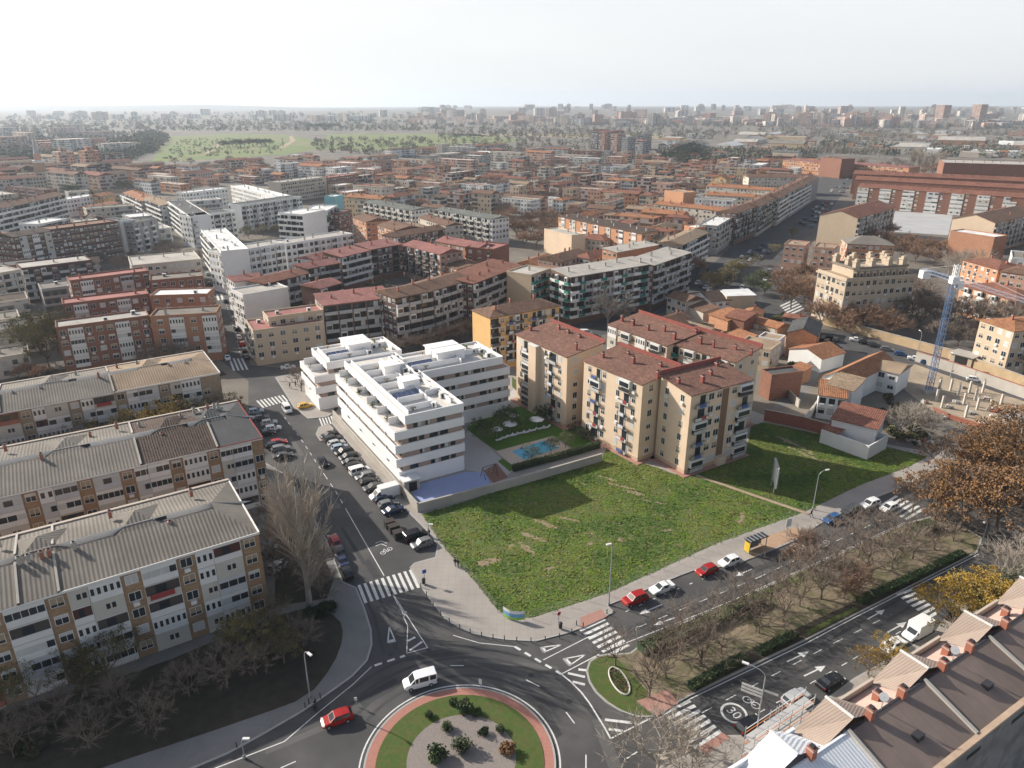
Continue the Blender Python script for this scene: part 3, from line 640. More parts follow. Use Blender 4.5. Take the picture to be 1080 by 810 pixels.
def roof_on(root, L, d, h, typ, rm, col, rise=2.0, ov=.35, clutter=True, rr=R, wallm=plaster, wcol=None, par=.5):
    m = ROOFM[rm]; c = TC.get(col, col) if isinstance(col, str) else col
    if typ == 'flat':
        mb = MB(); mb.box(0, 0, h, L, d, h+.06, m); RF = mb.build('roof', root, c)
        mb = MB(); t = .22
        mb.box(-.06, -.06, h-.12, L+.06, t, h+par, wallm if wallm else concrete); mb.box(-.06, d-t, h-.12, L+.06, d+.06, h+par, wallm); mb.box(-.06, t, h-.12, t, d-t, h+par, wallm); mb.box(L-t, t, h-.12, L+.06, d-t, h+par, wallm)
        mb.build('parapet', root, wcol)
    elif typ == 'gable':
        mb = MB(); y0, y1, ym = -ov, d+ov, d/2; zl = h-ov*rise/(d/2)
        for yy, s in ((y0, 1), (y1, -1)):
            mb.face([(-ov, yy, zl), (L+ov, yy, zl), (L+ov, ym, h+rise), (-ov, ym, h+rise)] if s > 0 else [(L+ov, yy, zl), (-ov, yy, zl), (-ov, ym, h+rise), (L+ov, ym, h+rise)], m)
            mb.face([(-ov, yy, zl-.18), (L+ov, yy, zl-.18), (L+ov, yy, zl), (-ov, yy, zl)][::s], m)
        for xx, s in ((-ov, -1), (L+ov, 1)): mb.face([(xx, y0, zl-.18), (xx, y1, zl-.18), (xx, ym, h+rise-.18)][::s], m); mb.face([(xx, y0, zl-.18), (xx, ym, h+rise-.18), (xx, ym, h+rise), (xx, y0, zl)][::-s], m); mb.face([(xx, y1, zl-.18), (xx, y1, zl), (xx, ym, h+rise), (xx, ym, h+rise-.18)][::-s], m)
        RF = mb.build('roof', root, c)
    elif typ == 'gabley':
        mb = MB(); x0, x1, xm = -ov, L+ov, L/2; zl = h-ov*rise/(L/2)
        mb.face([(x0, d+ov, zl), (x0, -ov, zl), (xm, -ov, h+rise), (xm, d+ov, h+rise)], m); mb.face([(x1, -ov, zl), (x1, d+ov, zl), (xm, d+ov, h+rise), (xm, -ov, h+rise)], m)
        for yy in (-ov, d+ov): mb.face([(x0, yy, zl-.2), (xm, yy, h+rise-.2), (xm, yy, h+rise), (x0, yy, zl)], m); mb.face([(x1, yy, zl-.2), (x1, yy, zl), (xm, yy, h+rise), (xm, yy, h+rise-.2)], m)
        mb.face([(x0, -ov, zl-.2), (x0, -ov, zl), (x0, d+ov, zl), (x0, d+ov, zl-.2)], m); mb.face([(x1, -ov, zl-.2), (x1, d+ov, zl-.2), (x1, d+ov, zl), (x1, -ov, zl)], m)
        RF = mb.build('roof', root, c)
    elif typ == 'hip':
        mb = MB(); k = min(d, L)/2; zl = h-.05
        p = [(-ov, -ov, zl), (L+ov, -ov, zl), (L+ov, d+ov, zl), (-ov, d+ov, zl)]
        if L >= d: a, b = (k, d/2, h+rise), (L-k, d/2, h+rise); fs = [(p[0], p[1], b, a), (p[2], p[3], a, b), (p[1], p[2], b), (p[3], p[0], a)]
        else: a, b = (L/2, k, h+rise), (L/2, d-k, h+rise); fs = [(p[1], p[2], b, a), (p[3], p[0], a, b), (p[0], p[1], a), (p[2], p[3], b)]
        for f in fs: mb.face(list(f), m)
        q = [(x, y, zl-.2) for x, y, z in p]
        for i in range(4): j = (i+1) % 4; mb.face([q[i], q[j], p[j], p[i]], m)
        RF = mb.build('roof', root, c)
    elif typ == 'shed':
        mb = MB(); zl = h-.03
        mb.face([(-ov, -ov, zl), (L+ov, -ov, zl), (L+ov, d+ov, h+rise), (-ov, d+ov, h+rise)], m); mb.face([(-ov, -ov, zl-.2), (L+ov, -ov, zl-.2), (L+ov, -ov, zl), (-ov, -ov, zl)], m)
        mb.face([(-ov, -ov, zl-.2), (-ov, -ov, zl), (-ov, d+ov, h+rise), (-ov, d+ov, h+rise-.2)], m); mb.face([(L+ov, -ov, zl), (L+ov, -ov, zl-.2), (L+ov, d+ov, h+rise-.2), (L+ov, d+ov, h+rise)], m); mb.face([(L+ov, d+ov, h+rise-.2), (-ov, d+ov, h+rise-.2), (-ov, d+ov, h+rise), (L+ov, d+ov, h+rise)], m)
        RF = mb.build('roof', root, c)
    if clutter:
        n = max(1, int(L/7))
        for i in range(n):
            x = (i+.5)*L/n+rr.uniform(-1, 1); y = d*rr.choice((.3, .5, .68))
            if typ in ('gable',): z = h+rise*(1-abs(y-d/2)/(d/2))-.15
            elif typ == 'gabley': z = h+rise*(1-abs(x-L/2)/(L/2))-.15
            elif typ == 'hip': z = h+rise*max(.1, min(1, min(x, L-x, y, d-y)/(min(d, L)/2)))-.15
            elif typ == 'shed': z = h+rise*y/d-.15
            else: z = h+.06
            k = rr.random()
            if k < .62 or typ != 'flat': chimney(RF, x, y, z, rr.uniform(1.1, 1.8), .6, rbrick if col in ('red', 'pink', 'brown', 'orange') else concrete)
            elif k < .85: aircon(RF, x, y, z, rr.uniform(.9, 1.3))
            if rr.random() < .25: antenna(RF, x+.8, y, z)
def place(A, B, h, depth=None):
    P = Vector(un(*A, h)); Q = Vector(un(*B, h)); U = Q-P; L = U.length; a = math.atan2(U.y, U.x)
    return P, L, a
ROOTS = []
def block(name, label, A, B, h, depth, wall='cream', wm=None, roof=('flat', 'flat', 'grey', 0), fr='', side='', fh=3.0, floors=None, cat='building', group=None, near=False, clutter=True, world=None, z0=.1, base=None, gable=True, sides='auto', seed=None, par=.5, shop=False):
    if world: P, L, a = Vector(world[:2]), world[2], world[3]
    else: P, L, a = place(A, B, h)
    root = empty(name, label, cat, (P.x, P.y, 0), a, group)
    ROOTS.append((P.x, P.y, a, L, depth))
    rr = random.Random(seed if seed is not None else int(P.x*13+P.y*7))
    wc = WC.get(wall, wall) if isinstance(wall, str) else wall
    wmt = wm or (brick if isinstance(wall, str) and 'brick' in wall or wall in ('maroon', 'orange') else plaster)
    mb = MB(); mb.box(0, 0, 0, L, depth, h, wmt)
    typ, rm, rc, rise = roof
    if gable and typ == 'gable' and rise > 0:
        for x, s in ((0, -1), (L, 1)): mb.face([(x, 0, h), (x, depth, h), (x, depth/2, h+rise-.12)][::s], wmt)
    if gable and typ == 'gabley' and rise > 0:
        for y, s in ((0, 1), (depth, -1)): mb.face([(0, y, h), (L, y, h), (L/2, y, h+rise-.12)][::s], wmt)
    if typ == 'shed':
        for x, s in ((0, -1), (L, 1)): mb.face([(x, 0, h), (x, depth, h), (x, depth, h+rise-.12)][::s], wmt)
        mb.face([(L, depth, h), (0, depth, h), (0, depth, h+rise-.12), (L, depth, h+rise-.12)], wmt)
    mb.build('wall', root, wc)
    if base:
        mb = MB(); mb.box(-.05, -.05, 0, L+.05, depth+.05, base[0], plaster); mb.build('plinth', root, WC.get(base[1], base[1]) if isinstance(base[1], str) else base[1])
    roof_on(root, L, depth, h, typ, rm, rc, rise, clutter=clutter, rr=rr, wallm=wmt, wcol=wc, par=par)
    nf = floors or max(1, int((h-.3)/fh)); zz = h-nf*fh-.25
    fo = faces_of(L, depth)
    lay = LAY[fr] if isinstance(fr, str) else fr; lays = LAY[side] if isinstance(side, str) else side
    if lay: fill_face(root, fo['f'][0], fo['f'][1], zz, nf, fh, lay, near, rr)
    if lays:
        for s in ('l', 'r', 'b') if sides == 'auto' else sides:
            M, W = fo[s]
            n = Vector((0, -1, 0)); ang = a+{'l': -math.pi/2, 'r': math.pi/2, 'b': math.pi}[s]
            nx, ny = math.sin(ang), -math.cos(ang)
            ctr = Matrix.Translation((P.x, P.y, 0)) @ Matrix.Rotation(a, 4, 'Z') @ M @ Vector((W/2, 0, 0))
            if nx*-ctr.x+ny*-ctr.y > 0: fill_face(root, M, W, zz, nf, fh, lays, near, rr)
    return root, L, depth
def sub(root, name, fn, color=None):
    mb = MB(); fn(mb); return mb.build(name, root, color)
# ---------------------------------------------------------------- near buildings
def row_block(label, P, a, L, d, h, segs, endtrim, seed, lay='gg', wcol=(.32, .21, .125)):
    root = empty('apartment_block', label, 'apartment block', (P[0], P[1], 0), a, 'rows of glazed terrace flats on the left')
    rr = random.Random(seed)
    sub(root, 'wall', lambda m: m.box(0, 0, 0, L, d, h, brick), wcol)
    fo = faces_of(L, d)
    fill_face(root, fo['f'][0], L, h-5*2.85-.35, 5, 2.85, LAY[lay], True, rr)
    sub(root, 'cornice', lambda m: (m.box(-.1, -.55, h-.28, L+.1, 0, h-.02, white), m.box(L, 0, h-.28, L+.12, d, h-.02, white)))
    y1, y2 = d*.40, d*.52; r = 1.7
    for (x0, x1, rm, c) in segs:
        e = x1 if x1 < L-.5 else L-4.5
        def fr(m):
            m.face([(x0+.15, -.5, h), (x1-.15 if x1 < L-.5 else L, -.5, h), (e, y1, h+r), (x0+.15, y1, h+r)], ROOFM[rm])
            m.face([(x0+.15, -.5, h-.1), (x1 if x1 < L-.5 else L, -.5, h-.1), (x1 if x1 < L-.5 else L, -.5, h), (x0+.15, -.5, h)], ROOFM[rm])
            m.face([(x0+.15, y2, h+r), (e, y2, h+r), (x1-.15 if x1 < L-.5 else L, d, h+.1), (x0+.15, d, h+.1)], ROOFM[rm])
            m.face([(x0, y2, h), (x1, y2, h), (e, y2, h+r), (x0, y2, h+r)], white); m.face([(e, y1, h), (x0, y1, h), (x0, y1, h+r), (e, y1, h+r)], concrete)
            if x1 > L-.5: m.face([(L, -.5, h), (L, d, h+.1), (e, y2, h+r), (e, y1, h+r)], ROOFM['felt'])
        sub(root, 'roof', fr, TC[c])
        sub(root, 'terrace', lambda m: m.box(x0, y1, h, e, y2, h+.75, mat('terrace_screed', (.42, .37, .31), .9, .15, .6, dirt=.2)))
        if x0 > .5: sub(root, 'party_wall', lambda m: (m.face([(x0-.15, -.5, h), (x0+.15, -.5, h), (x0+.15, -.5, h+.3), (x0-.15, -.5, h+.3)], dmetal), m.face([(x0-.15, -.5, h+.3), (x0+.15, -.5, h+.3), (x0+.15, y1, h+r+.3), (x0-.15, y1, h+r+.3)], concrete), m.face([(x0-.15, -.5, h), (x0-.15, -.5, h+.3), (x0-.15, y1, h+r+.3), (x0-.15, y1, h+r)], concrete), m.face([(x0+.15, -.5, h), (x0+.15, y1, h+r), (x0+.15, y1, h+r+.3), (x0+.15, -.5, h+.3)], concrete), m.face([(x0-.15, y2, h+r+.3), (x0+.15, y2, h+r+.3), (x0+.15, d, h+.4), (x0-.15, d, h+.4)], concrete), m.face([(x0+.15, y2, h), (x0+.15, d, h), (x0+.15, d, h+.4), (x0+.15, y2, h+r+.3)], concrete)))
        xm = (x0+e)/2+rr.uniform(-1, 1); ww = 3.4; hz = h+r+.75
        def hut(m):
            c = [(xm-ww, y1+.1, h+.9), (xm+ww, y1+.1, h+.9), (xm+ww, d*.86, h+.7), (xm-ww, d*.86, h+.7)]; ap = (xm, d*.66, hz)
            for i in range(4): m.face([c[i], c[(i+1) % 4], ap], ROOFM['ridge' if rm != 'tile' else 'tile'])
            m.face([(xm-ww, y1+.1, h), (xm+ww, y1+.1, h), c[1], c[0]], cream); m.face([(xm-ww, y1+.1, h), c[0], c[3], (xm-ww, d*.86, h)], cream); m.face([(xm+ww, y1+.1, h), (xm+ww, d*.86, h), c[2], c[1]], cream)
        sub(root, 'stair_hut', hut, TC[c])
        for q in (.12, .36, .7, .9):
            xx = lerp(x0, e, q); chimney(root, xx, y1-.35 if rr.random() < .6 else d*.74, h+(r-.2 if rr.random() < .6 else .6), 1.3, .5, rbrick if rr.random() < .6 else concrete)
        if rr.random() < .9: antenna(root, lerp(x0, e, .5), y1, h+r, 3.2)
        sub(root, 'roof_window', lambda m: m.box(lerp(x0, e, .62), y2-.05, h+.95, lerp(x0, e, .62)+1.6, y2-.02, h+1.55, glass))
    sub(root, 'parapet', lambda m: m.box(0, d-.1, h-.1, L, d+.5, h+.35, mat('parapet_stone', (.44, .38, .32), .9, .15, .6, dirt=.2)))
    if endtrim: sub(root, 'edge_trim', lambda m: (m.box(L-.15, -.6, h-.05, L+.1, d+.5, h+.2, occ), m.box(segs[-1][0], -.6, h-.05, L-.15, -.48, h+.12, occ)), endtrim)
    return root
def back(P, a, s): return (P[0]-math.cos(a)*s, P[1]-math.sin(a)*s)
a = rad(33.3)
P = un(0, 642, 15); e = un(272, 560, 15)
row_block('grey corrugated roof block with white and brick facade, nearest at lower left', back(P, a, 16), a, math.dist(P, e)+16, 18.3, 15, [(0, 18, 'ridge', 'grey'), (18, 22.5+0.0, 'ridge', 'grey'), (22.5, 50, 'ridge', 'grey')], (.7, .68, .64), 5)
a = rad(32)
P = un(0, 523, 15); e = un(277, 462, 15)
row_block('red edged block with grey, brown and black roof sections, middle left', back(P, a, 16), a, math.dist(P, e)+16, 20.5, 15, [(0, 14, 'ridge', 'grey'), (14, 37, 'ridge', 'grey'), (37, 50, 'tile', 'choc'), (50, 60, 'felt', 'dgrey')], (.24, .045, .05), 6)
a = rad(33.3)
P = un(0, 435, 13); e = un(231, 392, 13)
row_block('tan and grey roofed block behind yellow trees, third row up on the left', back(P, a, 20), a, math.dist(P, e)+20, 19, 13, [(0, 20, 'ridge', 'tan'), (20, 42, 'ridge', 'grey'), (42, 66, 'ridge', 'tan')], (.6, .6, .58), 8, lay='g', wcol=(.3, .24, .17))
# ---- the new white blocks
tanw = mat('taupe_render', (.36, .27, .225), .9, .08, .5)
bandw = mat('white_render', (.8, .79, .78), .8, .05, .5, dirt=.05)
deckm = mat('roof_deck', (.6, .57, .52), .9, .12, .8, kind='slab', per=.6, amt=.1)
winm = {}
def flat_window(root, M, w, h, v=0):
    k = (round(w, 1), round(h, 1), v)
    if k not in winm:
        mb = MB(); mb.box(0, -.05, 0, w, .02, .06, dmetal); mb.box(0, -.05, h-.06, w, .02, h, dmetal)
        for x in (0, w/2-.03, w-.06): mb.box(x, -.05, .06, x+.06, .02, h-.06, dmetal)
        if v == 1: mb.box(w/2+.03, -.03, .06, w-.06, .02, h-.06, blind)
        gb = MB(); gb.face([(.06, -.02, .06), ((w/2-.03) if v == 1 else w-.06, -.02, .06), ((w/2-.03) if v == 1 else w-.06, -.02, h-.06), (.06, -.02, h-.06)], glass)
        winm[k] = (mb.mesh('window'), gb.mesh('pane'))
    o = inst('window', winm[k][0], root, M); inst('pane', winm[k][1], o); return o
def ringbox(m, x0, y0, x1, y1, z0, z1, mt, t=.25):
    m.box(x0, y0, z0, x1, y0+t, z1, mt); m.box(x0, y1-t, z0, x1, y1, z1, mt); m.box(x0, y0+t, z0, x0+t, y1-t, z1, mt); m.box(x1-t, y0+t, z0, x1, y1-t, z1, mt)
def leafy(m, x, y, z):
    m.box(x-.3, y-.3, z, x+.3, y+.3, z+.4, concrete); r2 = random.Random(int(y*9))
    for _ in range(60):
        p = Vector((x+r2.gauss(0, .25), y+r2.gauss(0, .25), z+.45+abs(r2.gauss(0, .35)))); a_ = Vector((r2.gauss(0, 1), r2.gauss(0, 1), r2.gauss(0, 1))).normalized()*.16; b_ = a_.orthogonal()
        m.face([tuple(p-a_), tuple(p+b_), tuple(p+a_)], lgre)
def white_block(label, P, a, L, d, setl, seed, left=True, right=0.0, nb=3, low=3.6, furn=True):
    root = empty('white_apartment_block', label, 'apartment block', (P[0], P[1], 0), a, 'new white apartment blocks'); rr = random.Random(seed)
    t0 = low+3.1*nb
    sub(root, 'wall', lambda m: (m.box(1.4 if left else .3, .35, low, L-.3, d-.35, t0, tanw), m.box(.3, .15, .1, L-.15, d-.2, low, bandw)))
    sub(root, 'penthouse', lambda m: m.box(setl, .35, t0, L-.3-right, d-.6, t0+2.4, tanw))
    if setl > .5: sub(root, 'terrace_deck', lambda m: m.box(.05, .3, t0, setl-.02, d-.3, t0+.06, deckm))
    for k in range(nb):
        z = low+1.2+3.1*k
        sub(root, 'balcony_band', lambda m: (ringbox(m, -.25 if left else 0, 0, L, d, z, z+1.9, bandw), m.box(0, .25, z+.55, L-.25, d-.25, z+.75, bandw)))
    zt = t0+1.2
    sub(root, 'parapet', lambda m: (ringbox(m, setl-.4, 0, L-right, d-.2, zt, zt+2.0, bandw)))
    sub(root, 'roof', lambda m: m.box(setl-.15, .25, zt+1.3, L-right-.25, d-.45, zt+1.5, deckm))
    if furn:
        zr = zt+1.5
        W = L-right-setl
        def parts(m):
            n = max(3, int(d/5.5))
            for i in range(n):
                y = 3+i*(d-6)/n
                m.box(setl+1.2, y, zr, setl+W*.55, y+.18, zr+1.3, bandw); m.box(setl+W*.55, y-1.5, zr, setl+W*.55+.18, y+2.5, zr+1.3, bandw)
                if i % 2: m.box(setl+W*.62, y+1, zr, setl+W*.9, y+1.18, zr+1.3, bandw)
            m.box(setl+.8, 1.2, zr, setl+.95, d-2, zr+1.0, bandw); m.box(L-right-2.0, 2.4, zr, L-right-1.85, d-3, zr+1.0, bandw)
        sub(root, 'roof_partition', parts)
        for y in (d*.33, d*.62): sub(root, 'lift_tower', lambda m: (m.box(setl+W*.36, y, zr, setl+W*.66, y+3.4, zr+2.5, bandw), m.box(setl+W*.34, y-.15, zr+2.5, setl+W*.68, y+3.55, zr+2.66, bandw)))
        for i in range(5):
            x = setl+1.4+i*1.25; y = d*.22
            sub(root, 'solar_panel', lambda m: (m.face([(x, y, zr+.25), (x+1.1, y, zr+.25), (x+1.1, y+2.6, zr+1.2), (x, y+2.6, zr+1.2)], mat('solar_glass', (.1, .13, .22), .25, .05, 2, spec=.3)), m.face([(x, y+2.6, zr), (x, y+2.6, zr+1.2), (x+1.1, y+2.6, zr+1.2), (x+1.1, y+2.6, zr)], metal)))
        for i in range(int(d/4)): aircon(root, setl+W*rr.uniform(.5, .9), 2.5+i*3.7, zr, 1.3)
        if left:
            for i in range(int(d/6.5)): sub(root, 'terrace_partition', lambda m: m.box(.1, 4+i*6.5, t0, setl, 4.15+i*6.5, t0+1.7, bandw))
            for i in range(int(d/9)): sub(root, 'terrace_plant', lambda m: leafy(m, .55, 6+i*8.7, t0+.1))
        for i in range(4):
            x, y = setl+W*rr.uniform(.15, .4), 2.5+i*d/4.3; sub(root, 'roof_table', lambda m: (m.box(x, y, zr+.6, x+1.2, y+.8, zr+.7, blindt), m.box(x+.5, y+.3, zr, x+.7, y+.5, zr+.6, dmetal)))
        for i in range(3):
            x, y = setl+W*.8, d*(.15+.3*i); sub(root, 'planter', lambda m: (m.box(x, y, zr, x+.5, y+2, zr+.5, concrete), m.box(x+.05, y+.05, zr+.5, x+.45, y+1.95, zr+.9, lgre)))
    # windows: front
    for k in range(nb+1):
        z = low+.02+3.1*k; x0 = 2.6 if k < nb else setl+1.2; x1 = L-1.1-(right if k == nb else 0)
        n = int((x1-x0)/2.35)
        for i in range(n):
            if (i+k) % 5 == 1: continue
            w = 1.15 if i % 3 == 1 else 1.9
            flat_window(root, Matrix.Translation((lerp(x0, x1, (i+.1)/n), .35, z)), w, 1.16, rr.choice((0, 0, 1)))
    M = Matrix.Translation((1.4 if left else .3, d, 0)) @ Matrix.Rotation(rad(-90), 4, 'Z')
    for k in range(nb):
        z = low+.02+3.1*k
        for i in range(int(d/2.9)):
            flat_window(root, M @ Matrix.Translation((1+i*2.9, .0, z-.0)), 2.0, 1.16, 0)
            if left and i % 3 == 2: sub(root, 'balcony_divider', lambda m: m.box(0.02, d-1-i*2.9+.4, z, 1.4, d-1-i*2.9+.6, z+1.2, bandw))
    M = Matrix.Translation((setl, d-.6, 0)) @ Matrix.Rotation(rad(-90), 4, 'Z')
    for i in range(int((d-3)/3.4)): flat_window(root, M @ Matrix.Translation((1+i*3.4, 0, t0)), 2.2, 1.16, rr.choice((0, 1)))
    return root
a = rad(30.5); U = (math.cos(a), math.sin(a)); V = (-U[1], U[0])
R0 = un(491, 496, 0); P1 = (R0[0]-U[0]*15.6, R0[1]-U[1]*15.6)
white_block('white banded block with solar panels beside the blue sports court', P1, a, 15.6, 39, 2.6, 1)
R2 = un(530.5, 372.5, 16.9); P2 = (R2[0]+2*U[0]-U[0]*27, R2[1]+2*U[1]-U[1]*27)
white_block('white banded wing overlooking the pool garden, joined behind the solar panel block', P2, a, 27, 14.5, .4, 2, left=False, right=2.0)
P3 = un(331, 384, 13.2)
white_block('small white terraced block at the corner facing the taxi', P3, a, 24, 14, 3.6, 3, nb=2)
sub(empty('palisade_gate_house', 'low white entrance canopy with dark opening at foot of the white block', 'gatehouse', (P1[0], P1[1], 0), a), 'wall', lambda m: (m.box(.2, -2.6, .1, 3.6, -.1, 2.6, concrete), m.box(.0, -2.8, 2.6, 3.8, 0, 2.8, bandw), m.box(1.2, -2.63, .1, 3.0, -2.6, 2.2, dark)))
# ---- beige estate
BL = [('.', 1.3, ''), ('w', 1.7, 'w'), ('k', 3.3, 'd'), ('w', 1.7, 'w'), ('.', 1.6, '')]
def beige(label, P, a, L, d, h, seed, fr=None, side=None, tower=None):
    root, L, d = block('beige_apartment_block', label, None, None, h, d, wall='beige', roof=('shed', 'tile', (.23, .122, .09), 1.5), fr=fr or BL, side=side or [('.', 1.6, ''), ('w', 1.9, 'w'), ('.', 1.8, '')], world=(P[0], P[1], L, a), near=True, cat='apartment block', group='beige estate of six-storey blocks', base=(1.1, (.5, .36, .25)), clutter=False, seed=seed)
    sub(root, 'kerb_course', lambda m: m.box(-1.2, -1.2, .0, L+1.2, d+.5, .28, pave_red))
    rr = random.Random(seed)
    for i in range(int(L/4.6)+1):
        x = 1.5+i*4.6+rr.uniform(-.8, .8); chimney(root, x, d*rr.choice((.35, .55, .8, .85)), h+.4, rr.uniform(1.3, 2.0), rr.uniform(.5, .8), mat('chimney_maroon', (.27, .085, .07), .9, .2, 1))
    sub(root, 'roof_upstand', lambda m: m.box(-.4, d+.3, h+1.0, L+.4, d+.6, h+2.3, mat('chimney_maroon', (.27, .085, .07), .9, .2, 1)))
    if tower: sub(root, 'stair_tower', lambda m: (m.box(tower, -1.3, .1, tower+3.2, 0, h-.6, plaster), m.box(tower-.1, -1.4, h-.6, tower+3.3, .0, h-.4, white)), WC['beige'])
    return root
beige('beige six-storey block with stair tower, closest to the pool garden', (1.2, 178.2), rad(-56), 21.5, 11, 19, 1, tower=7.2)
beige('beige six-storey block in the middle of the sunlit row on the meadow', (17.0, 157.8), rad(-54), 19.0, 11, 19, 2)
b3 = beige('beige corner block casting its shadow on the dark lawn by the billboard', (37.3, 136.6), rad(31), 18.0, 9.4, 18.8, 3, fr=[('.', 1, ''), ('k', 3.6, 'd'), ('w', 2.4, 'w'), ('w', 2.2, 'w'), ('.', 2.2, ''), ('w', 2.2, 'w'), ('k', 3.8, 'd')])
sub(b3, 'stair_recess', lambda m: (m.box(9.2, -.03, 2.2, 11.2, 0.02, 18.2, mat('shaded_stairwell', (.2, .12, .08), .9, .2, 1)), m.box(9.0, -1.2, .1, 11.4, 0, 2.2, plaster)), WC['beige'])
P4 = un(642, 342, 19)
beige('beige block of the rear row with white closed balconies, left', P4, rad(-56), 22, 11, 19, 4, fr=[('g', 3.4, 'w'), ('w', 2.2, 'w'), ('k', 3.2, 'd'), ('w', 2, 'w')])
P5 = un(707, 361, 19)
beige('beige block of the rear row behind the corner block, green awnings', P5, rad(-50), 19, 10, 19, 5, fr=[('o', 3.2, 'n'), ('w', 2.2, 'w'), ('k', 3.2, 'd'), ('w', 2, 'w')])
# link between the two sunlit blocks
# ---- yellow ended block behind the pool
block('yellow_apartment_block', 'ochre ended block with brown hipped roof behind the white wing', (517, 335), (590, 322), 17, 10.5, wall=(.6, .38, .16), roof=('hip', 'tile', 'brown', 1.8), fr=[('o', 3.4, 'd'), ('w', 2.6, 'w'), ('k', 3.4, 'd')], side=[('.', 6, '')], near=True, cat='apartment block', seed=4, fh=2.9)
# ---- lower right terrace row with patched roofs
def right_row():
    a = rad(31); O = un(990, 810, 14); s = 24; P = (O[0]-math.cos(a)*s, O[1]-math.sin(a)*s); L = 92; d = 9.9; h = 14; yr = 6.3; hr = 16.2
    root = empty('terraced_apartment_row', 'long block at lower right with white, pink and brown patched roofs', 'apartment block', (P[0], P[1], 0), a)
    def lo(px, py, z):
        w = un(px, py, z); dx, dy = w[0]-P[0], w[1]-P[1]; return (dx*math.cos(a)+dy*math.sin(a), -dx*math.sin(a)+dy*math.cos(a))
    gw = mat('stained_grey_render', (.25, .245, .235), .95, .25, .9, col2=(.17, .165, .155), dirt=.3)
    sub(root, 'wall', lambda m: m.box(0, 0, 0, L, d, h, gw))
    sub(root, 'cornice', lambda m: m.box(0, -.35, h-.1, L, .25, h+.22, mat('rusty_cornice', (.45, .33, .24), .9, .3, .8, dirt=.3)))
    for x in range(30, 90, 9): sub(root, 'vent_slot', lambda m: m.box(x, -.03, h-2.6, x+2.6, .01, h-2.0, dark))
    xw = lo(893, 770, hr)[0]; cuts = [0, xw]; xs = xw
    while xs < L-1: xs += 13.2; cuts.append(min(L, xs))
    wt = mat('white_roof_sheet', (.74, .76, .78), .6, .05, .6); pk = mat('pink_roof_coating', (.50, .36, .30), .85, .14, .5, dirt=.3)
    brn = mat('brown_felt_roof', (.215, .165, .14), .9, .25, .5, kind='strip', per=1.6, amt=.18, dirt=.25); tanr = mat('tan_corrugated_tiles', (.36, .285, .235), .9, .15, .6, kind='ridge', per=.3, amt=.13, bump=.15, dirt=.2)
    wtr = mat('white_corrugated_sheet', (.72, .75, .78), .6, .06, .6, kind='ridge', per=.42, amt=.14, bump=.2)
    for i, (x0, x1) in enumerate(zip(cuts, cuts[1:])):
        bm_, fm = (wtr, wt) if i == 0 else (brn, pk)
        sub(root, 'back_roof', lambda m: m.face([(x0, .2, h+.1), (x1, .2, h+.1), (x1, yr, hr), (x0, yr, hr)], bm_))
        sub(root, 'front_roof', lambda m: (m.face([(x0, yr, hr-.35), (x1, yr, hr-.35), (x1, d-.2, h+.35), (x0, d-.2, h+.35)], fm), m.face([(x1, yr, hr), (x0, yr, hr), (x0, yr, hr-.4), (x1, yr, hr-.4)][::-1], dmetal)))
        sub(root, 'ridge_cap', lambda m: m.box(x0, yr-.12, hr-.1, x1, yr+.1, hr+.06, dmetal if i else wt))
        if i: sub(root, 'party_upstand', lambda m: (m.face([(x0-.2, .2, h+.35), (x0+.2, .2, h+.35), (x0+.2, yr, hr+.3), (x0-.2, yr, hr+.3)], cream), m.face([(x0+.2, .2, h), (x0+.2, yr, hr), (x0+.2, yr, hr+.3), (x0+.2, .2, h+.35)], concrete), m.face([(x0-.2, yr, hr), (x0-.2, .2, h), (x0-.2, .2, h+.35), (x0-.2, yr, hr+.3)], concrete), m.box(x0-.15, yr+.1, hr-1.5, x0+.15, d-.2, hr-.2, cream)))
        sub(root, 'street_parapet', lambda m: m.box(x0+3.4 if i else x0, d-.1, h-.5, x1-3.4, d+.2, h+1.2, mat('pale_parapet', (.5, .43, .35), .9, .15, .6) if i else wt))
        nh = [(x0+x1)/2] if i else [xw-7.5, xw-19]
        for xm in nh:
            xm = xm if i == 0 else x0+1.0
            w2 = 4.2; rm_ = wtr if i == 0 else tanr
            def hut(m):
                z0 = h+.3; ap = (xm, d-.1, hr+1.0); bk = (xm, yr+.3, hr+1.0-.1)
                m.face([(xm-w2, d+.3, z0), (xm-w2, yr+.3, hr-.5), bk, ap], rm_); m.face([(xm+w2, yr+.3, hr-.5), (xm+w2, d+.3, z0), ap, bk], rm_)
                m.face([(xm+w2, d+.3, z0), (xm-w2, d+.3, z0), ap], cream); m.face([(xm-w2, d+.3, h-1), (xm-w2, d+.3, z0), (xm+w2, d+.3, z0), (xm+w2, d+.3, h-1)], cream)
                m.box(xm-.12, yr+.3, hr+.9, xm+.12, d, hr+1.06, white)
            sub(root, 'gabled_stair_roof', hut)
        for q, y in ((.26, yr), (.68, yr), (.56, d*.8)):
            x = lerp(max(x0, xw-26), x1, q) if i == 0 else lerp(x0, x1, q)
            chimney(root, x, y, hr-.3 if y == yr else h+.7, 1.6, .75, rbrick)
        if i in (1, 2): sub(root, 'skylight', lambda m: m.box(x0+6, 2.4, h+.8, x0+7.1, 3.2, h+1.5, dmetal))
        if i in (1, 2):
            x = x0+5.4
            def dish(m):
                c = Vector((x, yr, hr+1.7)); n = Vector((-.6, -.5, .5)).normalized(); u = n.orthogonal().normalized(); v = n.cross(u)
                m.face([tuple(c+(u*math.cos(t*.524)+v*math.sin(t*.524))*.48) for t in range(12)], white); m.tube((x, yr, hr), tuple(c), .05, .05, metal, 4)
            sub(root, 'satellite_dish', dish)
    return root, lo
rrow, rlo = right_row()
